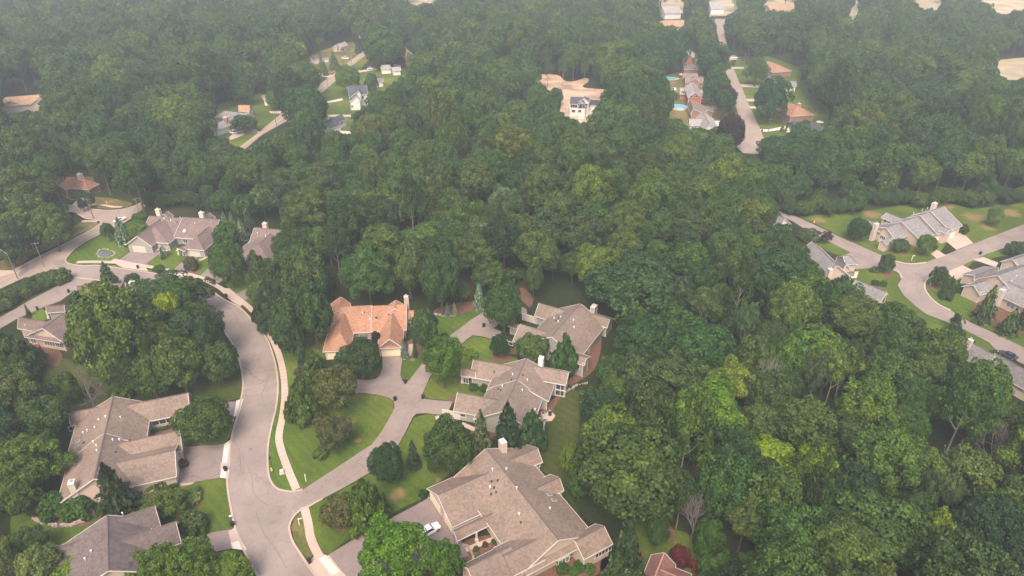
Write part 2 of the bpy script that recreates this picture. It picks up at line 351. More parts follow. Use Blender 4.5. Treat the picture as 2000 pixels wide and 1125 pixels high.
def crown_mesh(name, nblob, nleaf, ls, br=(0.24, 0.36), low=-0.55, ragged=0.1, irregular=0.0):
    """a crown of unit radius: clumps of leaves over an uneven dome, with gaps between the clumps"""
    i = np.arange(nblob) + 0.5; z = 1 - (1 - low) * i / nblob; ph = i * 2.39996 + rs.rand(nblob) * 0.8
    z = np.clip(z + (rs.rand(nblob) - .5) * 0.12, -0.9, 0.98); rr = np.sqrt(1 - z * z)
    d = np.stack([rr * np.cos(ph), rr * np.sin(ph), z], 1)
    k = 0.62 + rs.rand(nblob) * 0.18 + (rs.rand(nblob) - .5) * irregular
    lob = 1 + ragged * np.sin(3 * ph + rs.rand() * 6) * rr
    c = d * (k * lob)[:, None]; rb = br[0] + rs.rand(nblob) * (br[1] - br[0])
    # a second, inner set so the crown is not hollow
    m = nblob // 3; ci = unit(rs.randn(m, 3)) * (rs.rand(m, 1) * 0.4); ci[:, 2] += 0.05
    c = np.vstack([c, ci]); d = np.vstack([d, unit(ci + [0, 0, .3])]); rb = np.concatenate([rb, np.full(m, 0.3)])
    wgt = rb ** 2; wgt[nblob:] *= 0.4; idx = rs.choice(len(c), nleaf, p=wgt / wgt.sum())
    u = unit(rs.randn(nleaf, 3) + d[idx] * 0.9 + np.array([0, 0, 0.35]))
    rad = rb[idx] * (0.72 + 0.38 * rs.rand(nleaf) ** 0.7)
    pos = c[idx] + u * rad[:, None]; pos[:, 2] = np.where(pos[:, 2] < -0.95, -0.95, pos[:, 2])
    nor = unit(u + rs.randn(nleaf, 3) * 0.42)
    bt = rs.rand(len(c)); tint = np.clip(0.12 + 0.28 * bt[idx] + 0.62 * rs.rand(nleaf) ** 1.3, 0, 1)
    return leafmesh(name, pos, nor, ls * (0.7 + 0.6 * rs.rand(nleaf)), tint)
def conifer_mesh(name, tiers, nb, nl, ls, droop=0.25, power=1.0, irregular=0.1, start=0.06):
    """unit radius at the foot, unit height: whorls of drooping boughs, each a run of needle sprays"""
    pos, nor, tin = [], [], []
    for k in range(tiers):
        t = k / (tiers - 1.0); z0 = start + (1 - start) * t ** 0.92; R_ = max(0.03, (1 - t) ** power) * (1 - irregular * rs.rand())
        m = max(4, int(nb * (0.45 + 0.55 * (1 - t)))); p0 = rs.rand() * 6.283
        for j in range(m):
            ph = p0 + 6.283 * j / m + rs.randn() * 0.1; L = R_ * (1 - irregular * rs.rand()); q = max(3, int(nl * (0.25 + 0.75 * L)))
            s = (np.arange(q) + rs.rand(q)) / q; r = L * s
            side = rs.randn(q) * 0.07 * (0.4 + s) * (0.35 + L)
            z_ = 0; x = r * math.cos(ph) - side * math.sin(ph); y = r * math.sin(ph) + side * math.cos(ph)
            z = z0 - droop * (r ** 1.3) * 0.33 + rs.randn(q) * 0.006
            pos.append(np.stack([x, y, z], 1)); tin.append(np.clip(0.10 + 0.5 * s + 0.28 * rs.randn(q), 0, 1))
            nn = np.stack([np.cos(ph) * 0.5 * np.ones(q), np.sin(ph) * 0.5 * np.ones(q), np.ones(q) * 0.9], 1) + rs.randn(q, 3) * 0.38
            nor.append(unit(nn))
    pos = np.vstack(pos); nor = np.vstack(nor); tin = np.concatenate(tin)
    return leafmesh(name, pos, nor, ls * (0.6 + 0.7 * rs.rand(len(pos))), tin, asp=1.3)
def pine_mesh(name, n, nleaf, ls):
    """unit radius, unit height: soft tufts stacked in an uneven cone"""
    t = (np.arange(n) + rs.rand(n)) / n; t = 1 - (1 - t) ** .75; ph = np.arange(n) * 2.39996 + rs.rand(n); R_ = (1 - t) ** .65 * (.55 + .4 * rs.rand(n))
    c = np.stack([R_ * np.cos(ph), R_ * np.sin(ph), .12 + .8 * t], 1); rb = .16 + .16 * (1 - t) * (0.7 + .6 * rs.rand(n)); idx = rs.choice(n, nleaf, p=rb ** 2 / (rb ** 2).sum())
    out = np.stack([np.cos(ph), np.sin(ph), np.full(n, .5)], 1)
    u = unit(rs.randn(nleaf, 3) + out[idx] * .8); rad = rb[idx] * (.5 + .6 * rs.rand(nleaf)); pos = c[idx] + u * rad[:, None] * np.array([1, 1, .42])
    q = max(1, nleaf // 8); zz = rs.rand(q); pos[:q] = np.stack([rs.randn(q) * .05 * (1 - zz), rs.randn(q) * .05 * (1 - zz), .1 + .9 * zz], 1)
    return leafmesh(name, pos, unit(u + rs.randn(nleaf, 3) * .5), ls * (.6 + .8 * rs.rand(nleaf)), np.clip(.12 + .3 * rs.rand(n)[idx] + .6 * rs.rand(nleaf) ** 1.3, 0, 1), asp=1.4)
def trunk_mesh(name, limbs=6, mat='bark', thick=0.05):
    """unit height up to the crown's middle, limbs reaching out to half the crown's radius"""
    mb = MB(); r = random.Random(limbs * 7 + 1)
    mb.tube([(0, 0, -0.03), (0, 0, .05), (.01, .0, .35), (-.01, .01, .7), (0, 0, 1.0), (0.02, 0, 1.3)], [thick * 1.5, thick * 1.1, thick * .9, thick * .7, thick * .45, thick * .15], 8)
    for k in range(limbs):
        a = k * 2.4 + r.random(); z = 0.5 + 0.5 * k / limbs; L = 0.4 + 0.25 * r.random()
        p = [(0, 0, z), (math.cos(a) * L * .4, math.sin(a) * L * .4, z + .10), (math.cos(a) * L, math.sin(a) * L, z + .28 + .1 * r.random())]
        mb.tube(p, [thick * .5, thick * .33, thick * .1], 6)
    me = bpy.data.meshes.new(name); me.from_pydata(mb.v, [], mb.f); me.materials.append(M[mat]); me.update(); return me
def bare_mesh(name, seed, mat='grey bark'):
    """unit height leafless tree"""
    mb = MB(); r = random.Random(seed)
    def grow(p, d, L, rad, lv):
        d = d.normalized(); mid = p + d * L * .5 + Vector((r.gauss(0, .02), r.gauss(0, .02), 0)) * L; e = p + d * L
        mb.tube([p, mid, e], [rad, rad * .8, rad * .55], 5 if lv < 2 else 3, cap=False)
        if lv >= 5: return
        for k in range(3 if lv < 4 else 2):
            a = r.random() * 6.283; o = d.orthogonal().normalized(); o.rotate(Matrix.Rotation(a, 3, d))
            grow(p + d * L * (0.55 + .45 * r.random()), d + o * (0.45 + .35 * r.random()) + Vector((0, 0, .12)), L * (.62 + .15 * r.random()), rad * .5, lv + 1)
        grow(e, d + Vector((r.gauss(0, .15), r.gauss(0, .15), .1)), L * .75, rad * .6, lv + 1)
    grow(Vector((0, 0, -.02)), Vector((0, 0, 1)), .34, .022, 0)
    me = bpy.data.meshes.new(name); me.from_pydata(mb.v, [], mb.f); me.materials.append(M[mat]); me.update(); return me
CR = {
 'fine':  [crown_mesh('crown', 90, 13000, .040, (.17, .27)), crown_mesh('crown', 70, 12000, .042, (.20, .30), ragged=.16, irregular=.1)],
 'leafy': [crown_mesh('crown', 60, 7500, .051, (.20, .32), ragged=.14, irregular=.14), crown_mesh('crown', 48, 7500, .052, (.22, .36), ragged=.2, irregular=.2),
           crown_mesh('crown', 70, 8000, .049, (.18, .28), ragged=.1, irregular=.12), crown_mesh('crown', 40, 7000, .053, (.22, .38), ragged=.24, irregular=.25),
           crown_mesh('crown', 34, 6500, .054, (.22, .36), ragged=.3, irregular=.34)],
 'open':  [crown_mesh('crown', 42, 4600, .044, (.16, .28), low=-.75, ragged=.3, irregular=.45), crown_mesh('crown', 36, 4000, .046, (.15, .26), low=-.7, ragged=.32, irregular=.5)],
 'far':   [crown_mesh('crown', 42, 2600, .075, (.22, .34), ragged=.16, irregular=.2), crown_mesh('crown', 34, 2400, .078, (.24, .36), ragged=.24, irregular=.28), crown_mesh('crown', 50, 2800, .072, (.2, .3), ragged=.1, irregular=.15)],
 'shrub': [crown_mesh('foliage', 26, 1900, .10, (.28, .42), low=-.3, ragged=.15), crown_mesh('foliage', 20, 1500, .11, (.3, .45), low=-.2, ragged=.2)],
 'spruce': [conifer_mesh('crown', 15, 15, 26, .070, .26, .62, .26, .09), conifer_mesh('crown', 13, 14, 26, .074, .24, .70, .30, .09)],
 'pine':  [pine_mesh('crown', 46, 6500, .052), pine_mesh('crown', 38, 6000, .055)],
 'grand': [crown_mesh('crown', 95, 16000, .035, (.14, .25), ragged=.22, irregular=.26), crown_mesh('crown', 80, 15000, .036, (.15, .26), ragged=.16, irregular=.2), crown_mesh('crown', 110, 17000, .034, (.13, .22), ragged=.12, irregular=.16)],
}
TRK = [trunk_mesh('trunk', 6), trunk_mesh('trunk', 8), trunk_mesh('trunk', 5, 'pale bark', .035)]
def put(me, name, par, loc, scale, rz, col=None):
    o = bpy.data.objects.new(name, me); C.objects.link(o); o.parent = par; o.location = loc; o.scale = scale; o.rotation_euler = (0, 0, rz)
    if col: o.color = (*col, 1)
    return o
FOOT = []      # (x, y, radius) of everything planted, so that nothing is planted twice
COL = dict(DG=(.030, .052, .013), MG=(.046, .078, .014), YG=(.10, .135, .012), YY=(.20, .21, .012), OL=(.070, .086, .022), BR=(.066, .058, .028), PU=(.030, .012, .026),
           BS=(.15, .165, .20), GS=(.030, .046, .020), RD=(.10, .012, .018), PG=(.115, .13, .07), GY=(.10, .10, .055), RB=(.085, .038, .03), DS=(.045, .055, .048), BG=(.040, .078, .034))
rt = random.Random(11)
def plant(kind, x, y, r, a, h0, col, label, cat='tree', group=None, name=None, vi=None):
    """one tree: an Empty at its foot carrying crown and trunk"""
    col = COL[col] if isinstance(col, str) else col
    e = empty(name or {'spruce': 'spruce_tree', 'pine': 'pine_tree', 'shrub': 'shrub'}.get(kind, 'broadleaf_tree'), (x, y, 0), rt.random() * 6.283)
    tag(e, label, cat, group); FOOT.append((x, y, r))
    if name is None: name = {'fine': 'maple_tree', 'open': 'poplar_tree'}.get(kind)
    if kind == 'leafy' and r > 6.8: kind = 'grand'; vi = None if vi is None else vi % 3
    ms = CR[kind]; me = ms[vi if vi is not None else rt.randrange(len(ms))]
    if kind in ('spruce', 'pine'):
        put(me, 'crown', e, (0, 0, 0), (r, r, h0 + 2 * a), 0, col)
        put(TRK[0], 'trunk', e, (0, 0, 0), (r * .7, r * .7, (h0 + 2 * a) * .62), 0)
    elif kind == 'shrub':
        put(me, 'foliage', e, (0, 0, a * .45), (r, r, a), 0, col)
    else:
        put(me, 'crown', e, (0, 0, h0 + a), (r, r, a), rt.random() * 6.283, col)
        put(TRK[rt.randrange(2)] if kind != 'open' else TRK[2], 'trunk', e, (0, 0, 0), (r, r, min(h0 + a * 1.05, (h0 + 1.7 * a) / 1.3)), 0)
    return e
def solve(x0, y0, x1, y1, kind, h0):
    """place and size of the tree whose crown fills this box of the photograph"""
    cx, cy = (x0 + x1) / 2, (y0 + y1) / 2; c = 6.0
    for _ in range(8):
        g = G(cx, cy, c); s = ppm(g); r = (x1 - x0) / 2 / s; phi = math.atan2(CH - c, math.hypot(g.x, g.y))
        hh = (y1 - y0) / 2 / s
        if kind in ('spruce', 'pine'):
            H = max(1.2 * r, (2 * hh - 0.75 * r * math.sin(phi)) / math.cos(phi)); a = H / 2; c = a * 1.12; h0_ = 0
        else:
            a2 = hh * hh - (r * math.sin(phi)) ** 2; a = math.sqrt(max(a2, (0.55 * r) ** 2)) / math.cos(phi) if a2 > (0.55 * r) ** 2 * .6 else 0.62 * r
            a = min(a, 1.9 * r); h0_ = h0 if h0 is not None else 0.22 * a; c = h0_ + a
    if kind in ('spruce', 'pine'): r *= 1.1
    if kind == 'shrub': h0_ = 0; a = a * 1.25; g = G(cx, cy, a * .5)
    return g.x, g.y, r * 1.04, a * 1.04, h0_
def T(x0, y0, x1, y1, kind, col, label, group=None, h0=None, cat=None, name=None, vi=None):
    x, y, r, a, hh = solve(x0, y0, x1, y1, kind, h0)
    return plant(kind, x, y, r, a, hh, col, label, cat or ('shrub' if kind == 'shrub' else 'tree'), group, name, vi)
# ------------------------------------------------------------------ ground, roads, walks
def ground():
    mb = MB(); xs = np.linspace(-1380, 1380, 47); ys = np.linspace(-160, 2240, 41)
    for j in range(len(ys) - 1):
        for i in range(len(xs) - 1):
            mb.quad([(xs[i], ys[j], 0), (xs[i + 1], ys[j], 0), (xs[i + 1], ys[j + 1], 0), (xs[i], ys[j + 1], 0)])
    tag(mb.build('ground', 'forest floor'), 'dark woodland floor and soil under the trees', None, None, 'structure')
ground()
EDGE_OUT = [(100, 512), (127, 507), (130, 513), (137, 516), (160, 519), (193, 519), (232, 524), (280, 531), (322, 538), (361, 550), (403, 563), (437, 585), (465, 599), (490, 624), (518, 658), (532, 692), (540, 728), (542, 762), (538, 798), (528, 840), (522, 880), (523, 922), (530, 944), (543, 956), (568, 961), (591, 957)]
EDGE_IN = [(136, 540), (185, 546), (240, 553), (290, 560), (340, 572), (385, 594), (420, 620), (437, 644), (454, 669), (465, 694), (473, 722), (476, 753), (472, 780), (465, 812), (455, 849), (448, 894), (445, 928), (448, 967), (462, 1034), (482, 1082), (507, 1128), (545, 1200)]
LANE_N = [(591, 957), (616, 944), (644, 928), (672, 911), (700, 891), (725, 869), (745, 843), (762, 814), (771, 795), (769, 784), (760, 777), (740, 771), (712, 768), (694, 768), (680, 758), (660, 745), (642, 736)]
LANE_S = [(870, 811), (856, 810), (830, 807), (813, 808), (806, 815), (792, 844), (776, 872), (752, 900), (728, 919), (697, 938), (661, 958), (630, 974), (605, 988), (588, 996), (573, 1010), (565, 1030), (571, 1056), (585, 1079), (599, 1100), (618, 1128), (668, 1200)]
# road: one sheet between its traced edges
sheet('road', EDGE_IN + LANE_S[::-1][:17] + EDGE_OUT[::-1], 'road asphalt', 0.012, label='main residential road curving down through the neighbourhood')
o_ = None
def mk(name, pix, mat, z, label=None, smooth=0): return sheet(name, pix, mat, z, smooth, label)
# the private lane past the orange house up to the far drive
mk('lane', [(588, 996), (605, 988), (630, 974), (661, 958), (697, 938), (728, 919), (752, 900), (776, 872), (792, 844), (806, 815), (813, 808), (830, 807), (870, 811), (877, 800), (884, 785), (829, 779), (826, 768), (840, 735), (868, 708), (896, 678), (910, 664), (923, 655), (940, 657), (962, 662), (978, 653), (980, 648), (964, 641), (990, 620), (1015, 612), (1030, 613), (1028, 604), (1012, 595), (1002, 588), (996, 580), (985, 582), (975, 592), (946, 608), (920, 624), (898, 641), (876, 657), (848, 684), (830, 704), (812, 726), (800, 742), (792, 748), (786, 744), (782, 732), (784, 715), (786, 700), (786, 686), (747, 688), (747, 720), (742, 733), (733, 740), (718, 742), (700, 741), (682, 733), (668, 722), (655, 714), (640, 716), (636, 724), (645, 738), (662, 750), (680, 760), (694, 768), (712, 768), (740, 771), (760, 777), (769, 784), (771, 795), (762, 814), (745, 843), (725, 869), (700, 891), (672, 911), (644, 928), (616, 944), (591, 957)], 'lane asphalt', 0.020, 'narrow private lane winding past the orange roofed house')
# drives off the main road
mk('driveway', [(343, 870), (363, 872), (420, 869), (440, 866), (438, 880), (430, 933), (370, 943), (343, 945)], 'drive asphalt', 0.016, 'grey driveway of the large taupe house at the left of the road')
mk('driveway', [(428, 786), (462, 784), (458, 814), (430, 800)], 'drive asphalt', 0.016, 'short driveway behind the round tree beside the road')
mk('driveway', [(345, 1066), (415, 1040), (448, 1034), (453, 1071), (400, 1082)], 'drive asphalt', 0.016, 'driveway of the charcoal roofed house at the bottom left')
mk('driveway', [(640, 1084), (700, 1048), (760, 1014), (800, 993), (845, 968), (880, 1010), (915, 1085), (850, 1110), (700, 1128), (662, 1128)], 'drive asphalt', 0.016, 'driveway with the white car in front of the big taupe house')
mk('driveway', [(225, 512), (262, 486), (318, 491), (280, 520)], 'drive asphalt', 0.016, 'wide driveway of the mauve roofed duplex')
mk('driveway', [(332, 533), (357, 510), (375, 500), (392, 497), (372, 515), (356, 541)], 'drive asphalt', 0.016, 'narrow driveway of the right half of the mauve roofed duplex')
mk('driveway', [(380, 548), (411, 521), (450, 515), (470, 525), (427, 553)], 'drive asphalt', 0.016, 'driveway under the tall oval tree beside the walk')
mk('driveway', [(459, 575), (480, 565), (500, 560), (497, 575), (476, 588)], 'drive asphalt', 0.016, 'end of a driveway below the wood beside the walk')
mk('lane', [(136, 540.5), (185, 546.5), (182, 550), (165, 557), (150, 564), (135, 575), (118, 588), (90, 598), (62, 610), (34, 622), (0, 642), (-60, 672), (-60, 648), (0, 620), (56, 588), (100, 565), (123, 552)], 'lane asphalt', 0.016, 'private drive running left below the long hedge')
# collector road at the left with its side street
mk('road', [(-80, 575), (0, 540), (42, 518), (75, 500), (112, 482), (150, 462), (179, 447), (192, 438), (196, 433), (190, 428), (168, 427), (151, 416), (120, 412), (118, 398), (140, 400), (174, 407), (205, 410), (232, 409), (256, 404), (275, 396), (285, 402), (270, 416), (244, 434), (222, 444), (200, 455), (168, 471), (148, 484), (134, 498), (127, 507), (100, 512), (136, 540), (120, 541), (60, 542), (50, 541), (0, 564), (-80, 602)], 'street concrete', 0.008, 'pale collector road with a double yellow line at the left')
mk('asphalt_patch', [(50, 512), (56, 515), (55, 530), (38, 541), (36, 537), (42, 520)], 'patch asphalt', 0.018, 'darker repaired patch in the pale collector road')
for d_, w_ in ((-.16, .12), (.16, .12)):
    o = ribbon('road_marking', [(-60, 579), (0, 549), (60, 519), (110, 493.5), (165, 466), (200, 449)], w_, 'yellow paint', 0.022, off=d_, label='double yellow centre line of the collector road'); 
ribbon('road_marking', [(-30, 546), (0, 536.5), (42, 519.5), (112, 483.5), (179, 448.5)], .12, 'white paint', 0.020, label='white edge line along the upper side of the collector road')
mk('driveway', [(140, 401), (150, 391), (168, 383), (172, 390), (165, 396), (160, 401), (176, 406), (150, 403)], 'walk concrete', 0.014, 'pale driveway going up to the terracotta roofed house')
ribbon('sidewalk', [(180, 399), (205, 401), (222, 404), (238, 404)], 1.5, 'walk concrete', 0.03, label='short pale walk by the side street at the upper left')
ribbon('sidewalk', [(160, 432), (175, 432), (190, 432)], 1.4, 'walk concrete', 0.03, label='short walk in the corner of the side street')
ribbon('kerb', [(150, 417), (168, 427), (185, 429), (196, 432), (198, 436), (192, 441), (180, 449)], .35, 'walk concrete', 0.0, .12, label='pale kerb hooking round the side street corner')
ribbon('kerb', [(174, 407.6), (205, 410.6), (232, 409.6), (258, 403.6), (275, 396)], .3, 'walk concrete', 0.0, .12, label='kerb on the far side of the side street')
ribbon('kerb', [(200, 455), (222, 444), (244, 434), (270, 416)], .3, 'walk concrete', 0.0, .12, label='kerb beside the white car in the side street')
mk('driveway', [(-60, 560), (-60, 533), (0, 527), (22, 528), (30, 532), (0, 541)], 'walk concrete', 0.014, 'pale apron at the far left edge of the collector road')
# kerbs of the main road (real steps), then the lane's corner
k_out = EDGE_OUT[4:]; k_out = [(200, 455), (168, 471), (148, 484), (134, 498), (127.5, 507)] + EDGE_OUT[2:]
ribbon('kerb', k_out, .42, 'kerb concrete', 0.0, .12, label='kerb along the outer side of the main road', off=.1)
ribbon('kerb', [(136, 540)] + EDGE_IN[1:], .42, 'kerb concrete', 0.0, .12, label='kerb along the inner side of the main road', off=-.15)
ribbon('kerb', LANE_S[::-1][:10][::-1], .42, 'kerb concrete', 0.0, .12, label='kerb round the corner of lane and road at the bottom')
# sidewalk
walk = [(150, 512), (196, 511.5), (252, 515), (308, 524), (356, 533), (392, 543), (437, 566), (470, 587), (498, 612), (526, 652), (543, 688), (553, 728), (556, 770), (552, 812), (545, 850), (549, 878), (563, 918), (579, 956)]
wg = gpts(walk, 6, closed=False)
ribbon('sidewalk', None, 1.65, 'walk concrete', 0.045, world=wg, label='long concrete sidewalk following the curve of the main road')
jb = MB(); acc = 0.0
for i in range(1, len(wg)):
    d = wg[i] - wg[i - 1]; L = d.length; dn = d / L; n_ = Vector((-dn.y, dn.x, 0)); q = 1.5 - acc
    while q < L:
        c_ = wg[i - 1] + dn * q
        jb.quad([(c_ + n_ * .82 - dn * .035) + Vector((0, 0, .0495)), (c_ - n_ * .82 - dn * .035) + Vector((0, 0, .0495)), (c_ - n_ * .82 + dn * .035) + Vector((0, 0, .0495)), (c_ + n_ * .82 + dn * .035) + Vector((0, 0, .0495))]); q += 1.5
    acc = (acc + L) % 1.5
tag(jb.build('sidewalk_joints', 'lane asphalt'), 'dark joints between the sidewalk slabs', None, None, 'structure')
ribbon('sidewalk', [(594, 990), (602, 1022), (607, 1051), (621, 1082), (640, 1104), (668, 1140)], 1.65, 'walk concrete', 0.045, label='sidewalk curving between two lawns at the bottom')
mk('driveway_apron', [(599, 1099), (621, 1080), (644, 1086), (664, 1112), (690, 1140), (628, 1145)], 'walk concrete', 0.024, 'concrete apron of the big taupe house beside the road')
mk('driveway_apron', [(622, 1092), (636, 1085), (664, 1116), (648, 1124)], 'new concrete', 0.051, 'bright new slab in the walk beside the road')
mk('driveway_apron', [(438, 867), (453, 857), (450, 890), (446, 935), (430, 933), (434, 900)], 'new concrete', 0.026, 'bright concrete apron of the large taupe house on the left')
mk('driveway_apron', [(431, 904), (448, 903), (447, 914), (430, 915)], 'kerb concrete', 0.030, 'tan slab in the bright apron on the left')
mk('driveway_apron', [(462, 782), (475, 779), (466, 812), (456, 814)], 'new concrete', 0.026, 'bright apron of the short driveway')
mk('driveway_apron', [(446, 1037), (460, 1030), (482, 1076), (453, 1071)], 'kerb concrete', 0.026, 'tan concrete apron at the bottom left drive')
mk('driveway_apron', [(451, 1060), (470, 1056), (482, 1074), (455, 1072)], 'new concrete', 0.030, 'bright slab in the bottom left apron')
mk('driveway_apron', [(216, 510), (224, 505), (282, 518), (290, 530), (240, 523)], 'walk concrete', 0.038, 'concrete apron of the wide drive of the mauve duplex')
mk('driveway_apron', [(318, 527), (345, 532), (375, 541), (395, 552), (380, 556), (352, 548), (330, 541)], 'new concrete', 0.051, 'bright apron joining the narrow drives to the road')
mk('driveway_apron', [(425, 563), (448, 563), (478, 588), (470, 599), (452, 588)], 'walk concrete', 0.051, 'apron across the verge by the oval tree')
for p_ in ([(870, 811), (856, 811), (866, 836), (890, 850)],): pass
